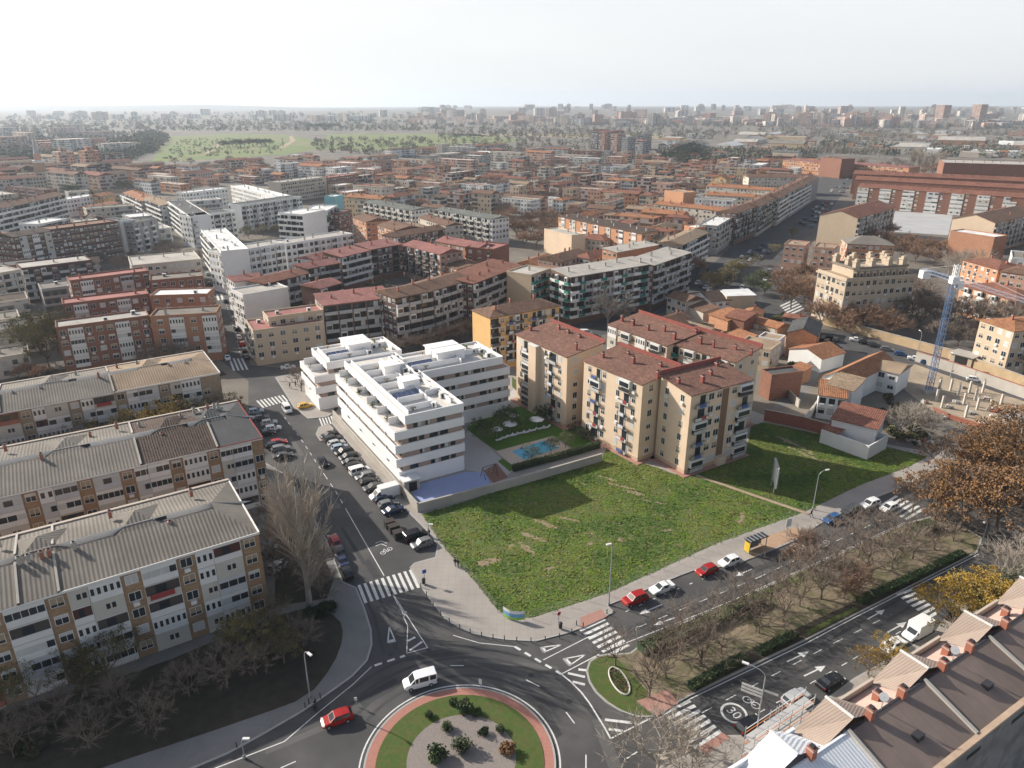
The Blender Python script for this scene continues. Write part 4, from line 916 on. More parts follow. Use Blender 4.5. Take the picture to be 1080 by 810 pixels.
# scaffold against the white roofed end
def scaffold():
    P = un(795, 787, 13.5); Q = un(858, 744, 13.5); a = math.atan2(Q[1]-P[1], Q[0]-P[0]); root = empty('scaffolding', 'orange and grey scaffolding against the white roof beside the avenue', 'scaffolding', (P[0], P[1], .13), a)
    L, W, H = math.dist(P, Q), 1.2, 15
    for i in range(6):
        for y in (0, W): sub(root, 'pole', lambda m: m.tube((i*L/5, y, 0), (i*L/5, y, H), .05, .05, metal, 5))
    for z in (2, 4, 6, 8, 10, 12, 13.6):
        sub(root, 'deck', lambda m: m.box(0, 0, z, L, W, z+.08, mat('scaffold_deck', (.42, .42, .42), .7, .2, 1)))
        for hh, y in ((.5, 0), (1.0, 0), (.5, W), (1.0, W)): sub(root, 'guard_rail', lambda m: m.tube((0, y, z+hh), (L, y, z+hh), .04, .04, mat('orange_rail', (.6, .2, .06), .6, .1, 1) if hh < .9 else white, 4))
    sub(root, 'ladder', lambda m: (m.tube((L*.3, 0, 0), (L*.5, W, H), .04, .04, metal, 4), m.tube((L*.3+.4, 0, 0), (L*.5+.4, W, H), .04, .04, metal, 4)))
scaffold()
# ---------------------------------------------------------------- blocks of the quarter, traced one by one
T = lambda c, r=1.6: ('gable', 'tile', c, r)
TH = lambda c, r=1.6: ('hip', 'tile', c, r)
FL = lambda c: ('flat', 'flat', c, 0)
SH = lambda c, r=1.2, m='tile': ('shed', m, c, r)
GR = lambda c, r=1.5: ('gable', 'ridge', c, r)
GY = lambda c, r=2.5: ('gabley', 'tile', c, r)
ob = [('o', 4.0, 'g'), ('.', .3, '')]
BLK = [
 # centre, around the white block
 ('dark banded block with pinkish roof directly behind the small white corner block', (341, 322), (415, 313), 15, 12, 'brown', SH('pink'), ob, 'w'),
 ('brown tiled curved block with grey banded balconies behind the white block', (417, 314), (456, 306.5), 17, 13, 'dbrick', T('brown'), ob, 'w'),
 ('brown tiled block with dark recessed balconies right of the curved block', (457, 306), (497, 294), 17, 13, 'dbrick', T('brown'), ob, 'w'),
 ('long red brown roofed block with dark balcony bands behind the ochre block', (499, 299), (550, 279.5), 17, 13, 'dbrick', SH('red'), ob, 'w'),
 ('narrow block with sunlit cream end wall and pale flat roof', (560.5, 291), (581, 284), 17, 11, 'sand', FL('pale'), [('o', 3.4, 'n')], [('.', 5, '')]),
 ('corner block with green awning balconies and pink roof edge', (602, 292), (688, 278), 18, 11, 'brown', SH('pale', 1.0, 'felt'), [('o', 3.8, 'w'), ('o', 3.2, 'n'), ('o', 3.8, 'g')], [('o', 3.6, 'w'), ('o', 3, 'n')]),
 ('grey roofed continuation of the green awning block to its right', (690, 279.5), (729, 266), 18, 11, 'brown', SH('pale', 1.0, 'felt'), 'og', 'w'),
 ('brown brick building with pink roof bar left of the dark courtyard', (360, 271), (390, 264), 15, 11, 'brick', SH('pink'), 'o', 'w'),
 ('brick block with pink roof and grey balconies above the courtyard tree', (391, 263), (424, 257), 15, 11, 'brick', SH('pink'), 'od', 'w'),
 ('pink roofed block with sunlit balconies facing the courtyard', (425, 258), (464, 268), 15, 12, 'rose', T('pink'), 'od', 'w'),
 ('orange brick end house with tiled roof beside the courtyard balconies', (465, 277), (482, 284), 10, 14, 'orange', T('brown', 1.2), 'w', 'w'),
 ('long pink roofed bar with orange gable, middle of the brick quarter', (459, 254), (503, 262), 15, 12, 'orange', T('pink'), 'w', 'w'),
 ('brick block with plain shaded wall at right end of the pink roofs', (520, 264), (537, 258), 15, 14, 'brick', FL('pink'), [('.', 4, '')], [('w', 4, 'w')]),
 ('brown roofed bar running behind the pink roofs', (418, 250), (470, 241), 14, 11, 'brick', T('brown'), 'od', 'w'),
 ('orange gabled house block left of the brown bar', (398, 237), (417, 243), 14, 16, 'orange', T('brown'), 'w', 'w'),
 ('orange block with shaded right side, left neighbour of the gabled one', (372, 229), (386, 234), 14, 14, 'orange', T('brown'), 'w', 'w'),
 ('low tan roofed house between the brick blocks', (420, 237), (441, 244), 11, 12, 'rose', T('tan', 1.2), 'w', 'w'),
 ('tan roofed terrace with white fronts behind the gabled block', (441, 229), (470, 238), 12, 11, 'pale', T('brown', 1.2), 'w', 'w'),
 ('long grey roofed white block, left of the pair in the centre', (384, 213), (434, 222), 15, 13, 'white', GR('green', .9), 'oc', 'w'),
 ('long grey roofed white block, right of the pair in the centre', (458, 221), (519, 231), 15, 13, 'white', GR('green', .9), 'oc', 'w'),
 ('low white party wall building with grey flat roof on the left street', (256, 312), (304, 304), 14, 11, 'white', FL('pale'), [('.', 4, '')], 'W'),
 ('pink roofed house at the rounded street corner', (247, 297), (277, 293), 13, 11, 'white', T('pink', 1.2), '', 'w'),
 ('cream stepped building with red terraces on the left street', (267, 350), (341, 340), 11, 13, 'sand', FL('pink'), [('w', 2.6, 'w'), ('w', 3.4, 'w')], [('o', 3.4, 'c'), ('w', 2.6, 'w')]),
 ('upper storey of ochre brick set back on the stepped cream building', (283, 336), (341, 328), 13.5, 8, 'sand', FL('pink'), 'w', 'w'),
 ('pink roofed winding block left part with dark balconies', (279, 299), (325, 288), 15, 11, 'dbrick', T('red', 1.3), ob, 'w'),
 ('pink roofed winding block middle part', (325, 283), (358, 277), 15, 11, 'dbrick', T('pink', 1.3), ob, 'w'),
 ('pink roofed winding block right part with white balcony stack', (332, 274), (362, 266), 14, 10, 'white', T('pink', 1.3), 'o', 'w'),
 ('red roofed slab with white end behind the small white corner block', (338, 304), (360, 298), 15, 10, 'dbrick', T('pink', 1.3), 'o', [('.', 4, '')]),
 # white courtyard quarter
 ('white courtyard block with recessed dark loggias, front wing', (234, 268), (300, 257), 17, 11, 'white', FL('pale'), [('w', 2.6, 'd'), ('o', 3.2, 'w'), ('w', 2.6, 'd')], 'w'),
 ('white courtyard block, right half of the front wing', (301, 258), (372, 247), 15.5, 11, 'white', FL('pale'), [('w', 2.6, 'd'), ('w', 2.6, 'd'), ('o', 3.2, 'w')], 'w'),
 ('white street wing of the courtyard block with deep balconies', (212, 243), (233, 266), 18, 11, 'white', FL('white'), [('o', 3.6, 'w')], ''),
 ('white stepped block with grey roof behind the courtyard, left', (201, 229), (248, 223), 17, 12, 'white', FL('dgrey'), [('o', 3.6, 'g'), ('w', 2.6, 'd')], 'w'),
 ('white street wing with balcony grid behind the courtyard', (177, 213), (200, 229), 17, 11, 'white', FL('dgrey'), [('o', 3.6, 'w')], ''),
 ('white block with square windows and grey stair tower behind the courtyard', (254, 217), (318, 208), 17, 12, 'white', FL('dgrey'), [('o', 3.4, 'g'), ('w', 2.4, 'd'), ('w', 2.4, 'd')], 'w'),
 ('tall white block with blank pale end wall beside the courtyard trees', (319, 227), (343, 222), 21, 16, 'white', FL('white'), [('.', 5, '')], 'o'),
 ('white block with three black balconies right of the blank wall', (344, 223), (356, 217), 18, 14, 'white', FL('white'), [('o', 4, 'd')], 'w'),
 ('dark brick block right of the three black balconies', (357, 226), (371, 222), 15, 14, 'brick', FL('grey'), 'w', 'w'),
 ('white zigzag terrace roof block, left of the quarter', (196, 204), (240, 199), 15, 11, 'white', FL('white'), 'w', 'w'),
 ('white zigzag terrace roof block, right of the quarter', (243, 196), (290, 208), 15, 11, 'white', FL('white'), 'w', 'w'),
 ('wide pale block with regular windows and flat roof above the courtyard', (296, 193), (344, 187), 16, 14, 'pale', FL('pale'), [('w', 2.6, 'd')], 'w'),
 ('brick block attached right of the wide pale block', (345, 188), (378, 184), 15, 13, 'brick', FL('pink'), 'w', 'w'),
 ('small block with turquoise gable near the wide pale block', (353, 208), (362, 206), 17, 8, (.25, .5, .52), FL('white'), '', ''),
 # upper left
 ('dark brick hotel like block with rows of white windows', (53, 243), (124, 234), 19, 13, 'dbrick', ('flat', 'flat', 'brown', 0), 'W', 'w'),
 ('dark roofed left wing with cream window bands', (14, 250), (53, 243.5), 19, 13, 'dbrick', T('choc', 1.2), [('w', 2.2, 'c'), ('g', 3, 'w')], 'w'),
 ('grey flat roofed block above maroon brick walls, left edge', (23, 284), (97, 275), 14, 14, 'maroon', FL('pale'), [('o', 3.4, 'g'), ('w', 2.6, 'w')], 'w'),
 ('pale rendered end of the grey flat roofed block at the left edge', (-40, 296), (22, 285), 14, 14, 'pale', FL('pale'), 'oc', 'w'),
 ('brick slab with pale parapet, front of the three stepped slabs', (59, 347), (157, 334), 15, 8, 'brick', FL('pale'), [('w', 3, 'w'), ('g', 4.2, 'w'), ('w', 3, 'w'), ('w', 3, 'w')], 'w'),
 ('brick slab with pale parapet, middle of the three stepped slabs', (66, 322), (157, 311), 15, 8, 'brick', FL('pink'), [('w', 3, 'w'), ('g', 4.2, 'w'), ('w', 3, 'w'), ('w', 3, 'w')], 'w'),
 ('brick slab with pale parapet, rear of the three stepped slabs', (74, 297), (157, 286.5), 15, 8, 'brick', FL('pink'), [('w', 3, 'w'), ('g', 4.2, 'w'), ('w', 3, 'w'), ('w', 3, 'w')], 'w'),
 ('brick end building with grey roof facing the left street, front', (158, 335), (228, 331), 15, 9, 'obrick', FL('grey'), [('w', 5, 'w'), ('g', 4, 'w')], 'w'),
 ('brick end building with white pipe like roof facing the left street', (158, 313), (219, 311), 15, 9, 'obrick', FL('white'), [('w', 4, 'w')], 'w'),
 ('grey roofed brick building behind the white pipe roof', (158, 297), (214, 292), 14, 10, 'brick', FL('grey'), 'w', 'w'),
 ('pale flat roofed workshop with screed roof left of the street', (139, 281), (212, 274), 12, 22, 'pale', FL('pale'), 'w', 'w'),
 ('dark brick block with white end wall near the street wing', (126, 234), (139, 232), 18, 13, 'white', FL('dgrey'), [('.', 4, '')], ''),
 ('grey and white block left of the street wing', (140, 236), (166, 231), 17, 13, 'grey', FL('dgrey'), [('o', 3.4, 'w'), ('.', 3, '')], 'w'),
 ('white striped roof terrace building behind the hotel like block', (42, 237), (71, 231), 14, 13, 'white', FL('white'), 'o', 'w'),
 ('long pale shaded apartment range at the left edge', (-10, 222), (33, 213), 21, 12, 'grey', T('brown', 1.6), 'o', 'w'),
 ('pale shaded apartment range with brown roof, second from the left edge', (33, 213), (68, 205), 21, 12, 'grey', T('brown', 1.6), 'o', 'w'),
 ('white dormered low block near the church tower', (70, 211), (104, 206), 12, 12, 'white', FL('white'), 'w', 'w'),
 ('yellow house with terracotta roof near the white dormered block', (106, 207), (120, 204), 12, 10, 'yellow', T('orange', 1.4), 'w', 'w'),
 ('cream balconied block on the slope above the street wing', (130, 203), (150, 212), 14, 12, 'sand', T('orange', 1.4), 'o', 'w'),
 ('white balconied block above the street wing', (150, 209), (170, 217), 15, 12, 'white', T('tan', 1.4), 'o', 'w'),
 ('terracotta roofed house between the hotel like block and the cream balconies', (100, 219), (126, 214), 10, 13, 'rose', T('orange', 1.4), 'w', 'w'),
 # centre right: brick terraces
 ('long orange brick bar with stair towers and white window frames', (589, 228), (677, 246.5), 15, 11, 'orange', SH('choc', .8), [('w', 3, 'w'), ('g', 3, 'w'), ('.', 3.4, '')], 'w'),
 ('cream ruin like house with sunlit corner bays', (574, 242), (603, 249), 12, 9, 'beige', FL('pale'), [('.', 3, '')], ''),
 ('grey roofed low wing with terracotta hip between the bars', (610, 251), (638, 254), 9, 12, 'pale', TH('red', 2), 'w', 'w'),
 ('terracotta roofed L house behind the green awning block', (592, 276), (622, 268), 10, 13, 'rose', T('brown', 2), 'w', 'w'),
 ('low hipped house with white window row behind the green awning block', (622, 273), (662, 262), 10, 9, 'pale', TH('red', 1.6), 'w', 'w'),
 ('pale roofed L block with orange courtyard wall', (651, 266), (695, 258), 14, 9, 'orange', SH('pale', .6, 'felt'), '', 'w'),
 ('tan tiled long house right of the pale roofed L block', (686, 251), (722, 258), 12, 12, 'pale', T('tan', 1.6), 'w', 'w'),
 ('grey fronted block with brown roof facing the shaded car park', (720, 258), (747, 245), 15, 12, 'grey', T('tan', 1.4), 'o', 'w'),
 ('orange roofed corner house left of the shaded car park', (712, 273), (728, 267), 13, 10, 'obrick', T('orange', 1.2), 'o', 'w'),
 ('orange brick gable facing left at corner of the boulevard row', (733, 241), (756, 239), 14, 9, 'orange', FL('white'), [('.', 4, '')], ''),
 ('white topped block before the boulevard row', (757, 239), (774, 229), 15, 10, 'grey', FL('white'), 'oc', 'w'),
 ('boulevard apartment row, nearest section with orange corner', (777, 225), (800, 217), 18, 12, 'brown', T('brown', 1.6), 'od', 'w'),
 ('boulevard apartment row, second section with tiled roof', (801, 218), (821, 207), 18, 12, 'grey', T('brown', 1.6), 'od', 'w'),
 ('boulevard apartment row, third section', (822, 209), (834, 202), 18, 12, 'grey', T('brown', 1.6), 'o', 'w'),
 ('boulevard apartment row, farthest section', (835, 202), (864, 187), 18, 13, 'grey', T('brown', 1.6), 'o', 'w'),
 ('low terracotta terrace behind the boulevard row, front line', (690, 215), (776, 224), 13, 11, 'pale', T('orange', 1.6), 'w', 'w'),
 ('low terracotta terrace behind the boulevard row, second line', (745, 205), (795, 208), 14, 11, 'pale', T('orange', 1.6), 'w', 'w'),
 ('low terracotta terrace behind the boulevard row, third line', (745, 196), (815, 201), 14, 12, 'pale', T('orange', 1.6), 'w', 'w'),
 ('broad terracotta roof at far end of the boulevard row', (790, 187), (860, 187), 15, 16, 'pale', T('brown', 2), 'w', 'w'),
 ('cream gabled house with tan front among the terraces', (751, 188), (766, 189), 12, 10, 'yellow', GY('orange', 3), 'w', 'w'),
 ('yellow walled house by the terraces', (744, 208), (752, 209), 12, 8, 'yellow', FL('tan'), '', ''),
 ('orange block with brown shade side left of the terraces', (701, 201), (721, 204), 15, 12, 'orange', FL('tan'), [('.', 4, '')], ''),
 # right: red roofed complex
 ('gabled long block with rows of white skylights, cream gable end', (865, 226), (905, 230), 16.5, 62, 'sand', GY('red', 3.4), [('.', 6, '')], [('o', 3.6, 'g'), ('w', 2.4, 'w')]),
 ('gabled long block with white skylights, right one with bright gable', (1005, 230), (1050, 235), 16.5, 58, 'beige', GY('brown', 3.4), [('.', 6, '')], [('o', 3.6, 'g'), ('w', 2.4, 'w')]),
 ('very long red roofed range closing the white courtyard', (905, 197), (1120, 211), 15.5, 14, 'brick', T('red', 2.2), [('g', 4, 'w'), ('g', 4, 'w'), ('w', 4, 'w'), ('.', 4, '')], ''),
 ('second red ridge behind the very long range', (902, 189), (1120, 201), 16.5, 13, 'brick', T('red', 2.4), '', ''),
 ('third red ridge behind the very long range', (900, 183), (1120, 193), 17.5, 13, 'brick', T('red', 2.6), '', ''),
 ('huge brick red hall with pale flat roof at the right edge', (996, 172), (1140, 176), 25, 50, 'brick', FL('pale'), [('.', 9, '')], ''),
 ('brick school with rows of arched windows, left wing', (826, 168), (866, 171), 14, 18, 'orange', TH('pink', 1.2), [('w', 3, 'd')], 'w'),
 ('brick school with rows of arched windows, right wing', (886, 172), (959, 177), 14, 22, 'orange', TH('pink', 1.2), [('w', 3, 'd')], 'w'),
 ('tall brick school centre between the two wings', (866, 166), (888, 168), 20, 18, 'brick', FL('choc'), '', ''),
 ('pale green roofed hall behind the school left wing', (815, 160), (842, 161), 12, 22, 'pale', T('green', 2), '', ''),
 ('orange brick school with grey hipped roof behind the sandstone palace', (894, 257), (944, 259), 13, 15, 'orange', ('hip', 'felt', 'grey', 3), 'w', 'w'),
 ('tan two storey pavilion with flat roof, left of two', (827, 258), (849, 260), 12, 13, 'rose', FL('tan'), 'w', 'w'),
 ('tan two storey pavilion with flat roof, right of two', (858, 261), (880, 263), 12, 13, 'rose', FL('tan'), 'w', 'w'),
 ('orange walled block with red roof behind the crane', (1013, 300), (1072, 317), 11, 15, 'orange', TH('red', 2.2), [('w', 3, 'w'), ('o', 3, 'w')], 'w'),
 ('orange walled block with white cornice right of the crane head', (1016, 274), (1053, 284), 12, 15, 'orange', TH('red', 2), [('w', 3, 'w')], 'w'),
 ('red roofed block at right edge beyond the crane', (1056, 286), (1100, 292), 12, 16, 'rose', TH('brown', 2), 'w', 'w'),
 ('plain brick block with sunlit left wall below the bright gable', (1049, 251), (1063, 249), 14, 22, 'obrick', FL('white'), [('.', 5, '')], ''),
 ('yellow stone house cut by the right edge of the photo', (1070, 349), (1120, 345), 14, 12, 'sand', TH('orange', 1.6), [('w', 2.6, 'w')], 'w'),
]
for (lab, A, B, h, dp, wl, rf, fr, sd) in BLK:
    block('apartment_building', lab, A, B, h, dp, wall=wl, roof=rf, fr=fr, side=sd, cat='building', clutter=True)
# ---- small houses between the beige estate and the crane
HS = [
 ('white gabled house with dark roof by the shaded car park', (728, 309), (750, 318), 6.5, 9, 'white', GY('choc', 2.2), '', 'w'),
 ('terracotta roofed lean-to below the white gabled house', (722, 321), (742, 329), 5, 7, 'pale', SH('brown', 1.2), '', ''),
 ('cream walled small house with white side by the zebra crossing', (767, 312), (797, 311), 8, 7, 'sand', SH('white', .6, 'flat'), [('.', 3, '')], ''),
 ('tan modern house with two windows and stepped front', (778, 363), (813, 370), 7, 9, 'sand', FL('tan'), 'w', 'w'),
 ('orange brick workshop with grey sheet roof', (831, 350), (862, 354), 8, 15, 'orange', GY('dgrey', 1.8), '', ''),
 ('white gabled shed with terracotta roof by the alley', (833, 367), (867, 378), 4.6, 11, 'white', GY('orange', 1.8), [('.', 3, '')], ''),
 ('long low terracotta house with doorway in its yard', (794, 339), (820, 346), 4.5, 7, 'tan', T('orange', 1.2), 'w', ''),
 ('narrow brick house with glass shed on its flat roof', (803, 391), (814, 397), 7, 10, 'brick', FL('dgrey'), '', ''),
 ('orange roofed ruined house with low walls near the cream house', (748, 331), (768, 338), 5, 9, 'orange', SH('orange', 1.5), '', ''),
 ('brown roofed ruined house beside the orange one', (765, 333), (785, 338), 6, 7, 'brick', SH('red', 1.5), '', ''),
 ('grey roofed small house between the rear estate and the ruins', (716, 345), (742, 353), 5, 9, 'tan', T('tan', 1.5), '', ''),
 ('orange gabled house behind the rear beige block', (690, 338), (706, 345), 7, 8, 'yellow', GY('brown', 2), '', ''),
 ('pale house with terracotta roof left of the white gabled house', (704, 312), (724, 318), 7, 9, 'pale', T('brown', 1.6), 'w', ''),
 ('terracotta shed beside the tan modern house', (765, 352), (783, 359), 4, 6, 'brick', SH('orange', 1), '', ''),
 ('small brick outhouse under an orange roof in the alley yard', (833, 388), (846, 392), 4, 5, 'obrick', SH('orange', .8), '', ''),
 ('white walled yard house with flat terrace behind the tan house', (800, 356), (822, 360), 6, 6, 'white', FL('tan'), '', ''),
 ('long orange tiled roof along the alley, facing the street with the crane', (869, 396), (897, 404), 6.5, 26, 'white', GY('orange', 2.4), '', ''),
 ('white shed with grey sheet roof next to the orange alley roof', (914, 386), (948, 394), 6.5, 10, 'white', GR('tan', 1.2), 'w', ''),
 ('derelict white house with terracotta roof and small square windows', (864, 416), (893, 420), 6.5, 8, 'white', SH('orange', 1.4), [('w', 2.2, 'd')], ''),
 ('derelict house with white end wall nearest the dark lawn', (878, 441), (925, 452), 6, 9, 'white', SH('red', 1.2), '', ''),
 ('tan roofed house behind the derelict white house', (872, 405), (900, 412), 7.5, 8, 'white', SH('tan', 1.2), '', ''),
]
for (lab, A, B, h, dp, wl, rf, fr, sd) in HS:
    block('small_house', lab, A, B, h, dp, wall=wl, roof=rf, fr=fr, side=sd, cat='house', clutter=False, fh=2.8)
# brick yard wall, white courtyard wall
def wall(name, label, pts, h, t, m, color=None, cap=None, z=0.0):
    W = unp(pts); root = empty(name, label, 'wall', (W[0][0], W[0][1], 0)); o = W[0]
    mb = MB(); cb = MB()
    for a, b in zip(W, W[1:]):
        d = Vector((b[0]-a[0], b[1]-a[1], 0)); L = d.length; ang = math.atan2(d.y, d.x)
        for q, z0, z1, tt, mm in ((mb, z, h, t, m), (cb, h, h+.08, t+.12, cap or concrete)):
            q.T = Matrix.Translation((a[0]-o[0], a[1]-o[1], 0)) @ Matrix.Rotation(ang, 4, 'Z'); q.box(-t/2, -tt/2, z0, L+t/2-.01, tt/2, z1, mm)
    mb.build('wall', root, color); cb.build('coping', root); return root
wall('brick_yard_wall', 'long red brick wall along the edge of the dark lawn', [(806, 444), (845, 452), (880, 462)], 3.2, .3, brick, (.3, .12, .09))
wall('courtyard_wall', 'grey wall around the pool garden of the new white block', [(352, 441), (441, 540.5), (548, 512), (634, 487)], 2.0, .3, concrete)
wall('white_yard_wall', 'white broken yard wall of the derelict house', [(846, 452), (857, 437), (866, 425)], 2.6, .3, plaster, WC['white'])
wall('stone_retaining_wall', 'sunlit sandy retaining wall along the street beyond the crane', [(868, 342), (905, 352), (950, 364), (1000, 378), (1080, 408), (1200, 450)], 3.0, .5, mat('sandstone_wall', (.42, .31, .19), .95, .25, .5, dirt=.25))
# ---------------------------------------------------------------- sandstone palace, crane, building site, church
def palace():
    root, L, d = block('sandstone_palace', 'sandstone building with ornate turreted roof among brown trees', (863, 285), (893, 295), 17.6, 29, wall='stone', roof=FL('tan'), fr=[('w', 2.6, 'c')], side=[('w', 2.6, 'c')], clutter=False, fh=3.4)
    sub(root, 'cornice', lambda m: ringbox(m, -.5, -.5, L+.5, d+.5, 16.9, 17.5, plaster, .5), WC['stone'])
    sub(root, 'attic', lambda m: m.box(2.2, 4, 17.6, L-2.2, d-2.5, 20.6, plaster), WC['stone'])
    sub(root, 'attic_roof', lambda m: ringbox(m, 1.8, 3.6, L-1.8, d-2.1, 20.6, 21.2, plaster, 1.0), (.2, .17, .14))
    for x, y in ((2.5, 5), (L-2.5, 5), (L/2, 6), (3, 12), (L-3, 12), (3, 19), (L-3, 19), (L/2, 15), (L/2, 22), (3, 25), (L-3, 25)):
        sub(root, 'turret', lambda m: (m.box(x-.9, y-.9, 20.6, x+.9, y+.9, 23.0, plaster), m.box(x-1.15, y-1.15, 23.0, x+1.15, y+1.15, 23.4, plaster), m.box(x-.6, y-.6, 23.4, x+.6, y+.6, 24.2, plaster)), WC['stone'])
    for i in range(9): sub(root, 'dormer', lambda m: (m.box(L-2.1, 3+i*2.7, 17.7, L-.8, 4.6+i*2.7, 19.8, plaster), m.box(L-.82, 3.3+i*2.7, 18, L-.78, 4.3+i*2.7, 19.2, glass)), WC['stone'])
palace()
def lattice(m, p, q, w, mt, n, r=.07):
    p = Vector(p); q = Vector(q); d = (q-p).normalized(); a = d.cross(Vector((0, 0, 1))) if abs(d.z) < .9 else Vector((1, 0, 0)); a.normalize(); b = d.cross(a)
    C = [a*w+b*w, a*w-b*w, -a*w-b*w, -a*w+b*w]
    for c in C: m.tube(p+c, q+c, r, r, mt, 4)
    for i in range(n):
        s = p.lerp(q, i/n); e = p.lerp(q, (i+1)/n)
        for j in range(4):
            k = (j+1) % 4
            m.tube(s+C[j], e+C[k], r*.6, r*.6, mt, 3, False); m.tube(s+C[j], s+C[k], r*.6, r*.6, mt, 3, False)
def crane():
    x, y = un(979, 414); root = empty('tower_crane', 'blue lattice tower crane standing over the building site', 'crane', (x, y, 0))
    H = 31.5; blue = mat('crane_blue', (.1, .17, .3), .5, .1, 1); wt = mat('crane_white', (.75, .75, .73), .5, .1, 1)
    e = un(1078, 320, H); b = un(979, 282, H)
    J = Vector((e[0]-x, e[1]-y, 0)).normalized()
    sub(root, 'mast', lambda m: lattice(m, (0, 0, 0), (0, 0, H), .62, blue, 22, .085))
    sub(root, 'foot', lambda m: m.box(-1.6, -1.6, 0, 1.6, 1.6, .8, concrete))
    sub(root, 'jib', lambda m: (lattice(m, J*1.2+Vector((0, 0, H+.8)), J*46+Vector((0, 0, H+.8)), .4, mat('jib_grey', (.24, .28, .35), .5, .1, 1), 16, .035)))
    sub(root, 'counter_jib', lambda m: (lattice(m, -J*1.2+Vector((0, 0, H+.6)), -J*12+Vector((0, 0, H+.6)), .45, mat('jib_grey', (.24, .28, .35), .5, .1, 1), 8, .08)))
    sub(root, 'tower_head', lambda m: (lattice(m, (0, 0, H), (0, 0, H+4.5), .5, wt, 4, .12), m.tube((0, 0, H+4.4), tuple(J*26+Vector((0, 0, H+1.4))), .06, .06, metal, 4), m.tube((0, 0, H+4.4), tuple(-J*11+Vector((0, 0, H+1.2))), .06, .06, metal, 4), m.box(-.9, -.9, H-.5, .9, .9, H+1.4, wt)))
    sub(root, 'cab', lambda m: (m.box(.9, -.8, H-1.8, 2.4, .8, H+.2, wt), m.box(2.38, -.7, H-1.2, 2.43, .7, H, glass)))
    k = -J*11
    sub(root, 'counterweight', lambda m: m.box(k.x-1.1, k.y-1.1, H-1.5, k.x+1.1, k.y+1.1, H+.6, wt))
crane()
def site():
    base = unp([(945, 392), (965, 384), (1010, 400), (1085, 425), (1075, 455), (1020, 445), (985, 435), (955, 412)])
    sheet('site_floor', base, .012, mat('site_dirt', (.36, .29, .21), .95, .3, .7, dirt=.3), world=True)
    wall('site_wall', 'concrete retaining wall with red brick top around the building site', [(966, 381), (1010, 395), (1080, 420), (1140, 446)], 3.2, .5, concrete, cap=rbrick)
    wall('site_wall', 'low red brick edge on the near side of the building site', [(985, 434), (1000, 441), (1048, 456)], 1.0, .7, rbrick, cap=rbrick)
    for i, (px, py) in enumerate([(987, 423), (993, 430), (1002, 412), (1010, 418), (1016, 427), (1022, 414), (1028, 422), (1036, 414), (1018, 440), (1030, 432), (1055, 428), (1063, 452), (990, 412), (1043, 434)]):
        x, y = un(px, py); root = empty('concrete_column', 'bare concrete column rising from the building site floor', 'column', (x, y, 0), 0, 'concrete columns on the building site')
        sub(root, 'shaft', lambda m: m.box(-.25, -.25, 0, .25, .25, 3.4, mat('new_concrete', (.52, .48, .42), .9, .1, 1))); sub(root, 'rebar', lambda m: [m.tube((sx*.15, sy*.15, 3.4), (sx*.15, sy*.15, 4.2), .03, .03, dmetal, 3) for sx in (-1, 1) for sy in (-1, 1)])
    rr = random.Random(4)
    for px, py, s in ((1010, 425, 1.4), (1000, 430, 1.2), (1023, 436, 1.6), (1040, 422, 1.3), (1060, 446, 1.8), (1072, 430, 1.5), (1015, 409, 1.2), (975, 425, 1.2), (1045, 432, 3), (1035, 446, 2.2), (1052, 441, 2.4), (995, 441, 1.4), (1068, 440, 2), (962, 467, 2), (970, 462, 1.6), (980, 466, 2.2), (990, 468, 1.5)):
        x, y = un(px, py); m = MB(); n = 9
        for q in range(14):
            a, b, c = rr.uniform(-s, s), rr.uniform(-s, s), rr.uniform(.2, .8)
            m.T = Matrix.Translation((a*.6, b*.6, c*.5)) @ Matrix.Rotation(rr.uniform(0, 3), 4, 'Z') @ Matrix.Rotation(rr.uniform(-.4, .4), 4, 'X'); w = rr.uniform(.2, .6)*s*.5
            m.box(-w, -w*.5, -.3, w, w*.5, .3, rr.choice([white, concrete, cream, rbrick, blindt]))
        o = m.build('rubble_heap', loc=(x, y, .1)); tag(o, 'heap of pale rubble and timber near the crane', 'rubble', 'rubble heaps round the building site')
site()
def shell():      # the derelict house's open end
    P, L, a = place((866, 455), (905, 469), 3.0); root = empty('ruined_outhouse', 'roofless white outhouse with red roof remnant at the tip of the dark lawn', 'ruin', (P.x, P.y, 0), a)
    sub(root, 'wall', lambda m: ringbox(m, 0, 0, L+2.5, 9, .0, 3.6, plaster, .3), WC['white']); sub(root, 'roof', lambda m: m.face([(0, 0, 3.65), (L*.45, 0, 3.65), (L*.45, 8, 4.6), (0, 8, 4.6)], tile), TC['red']); sub(root, 'floor', lambda m: m.box(.3, .3, .0, L+2.2, 8.7, 1.2, mat('rubble_floor', (.4, .34, .26), .95, .3, 1)))
shell()
def church():
    x, y = un(47, 199); root = empty('church_tower', 'tall church tower with white belfry ring and thin spire on the left', 'church tower', (x, y, 0), .4)
    sub(root, 'wall', lambda m: m.box(-4, -4, 0, 4, 4, 24, brick), WC['tan']); sub(root, 'belfry', lambda m: (m.box(-4.4, -4.4, 24, 4.4, 4.4, 26, white), m.box(-2.6, -2.6, 26, 2.6, 2.6, 32, plaster)), WC['rose']); sub(root, 'spire', lambda m: m.tube((0, 0, 32), (0, 0, 50), 2.4, .1, metal, 8))
church()
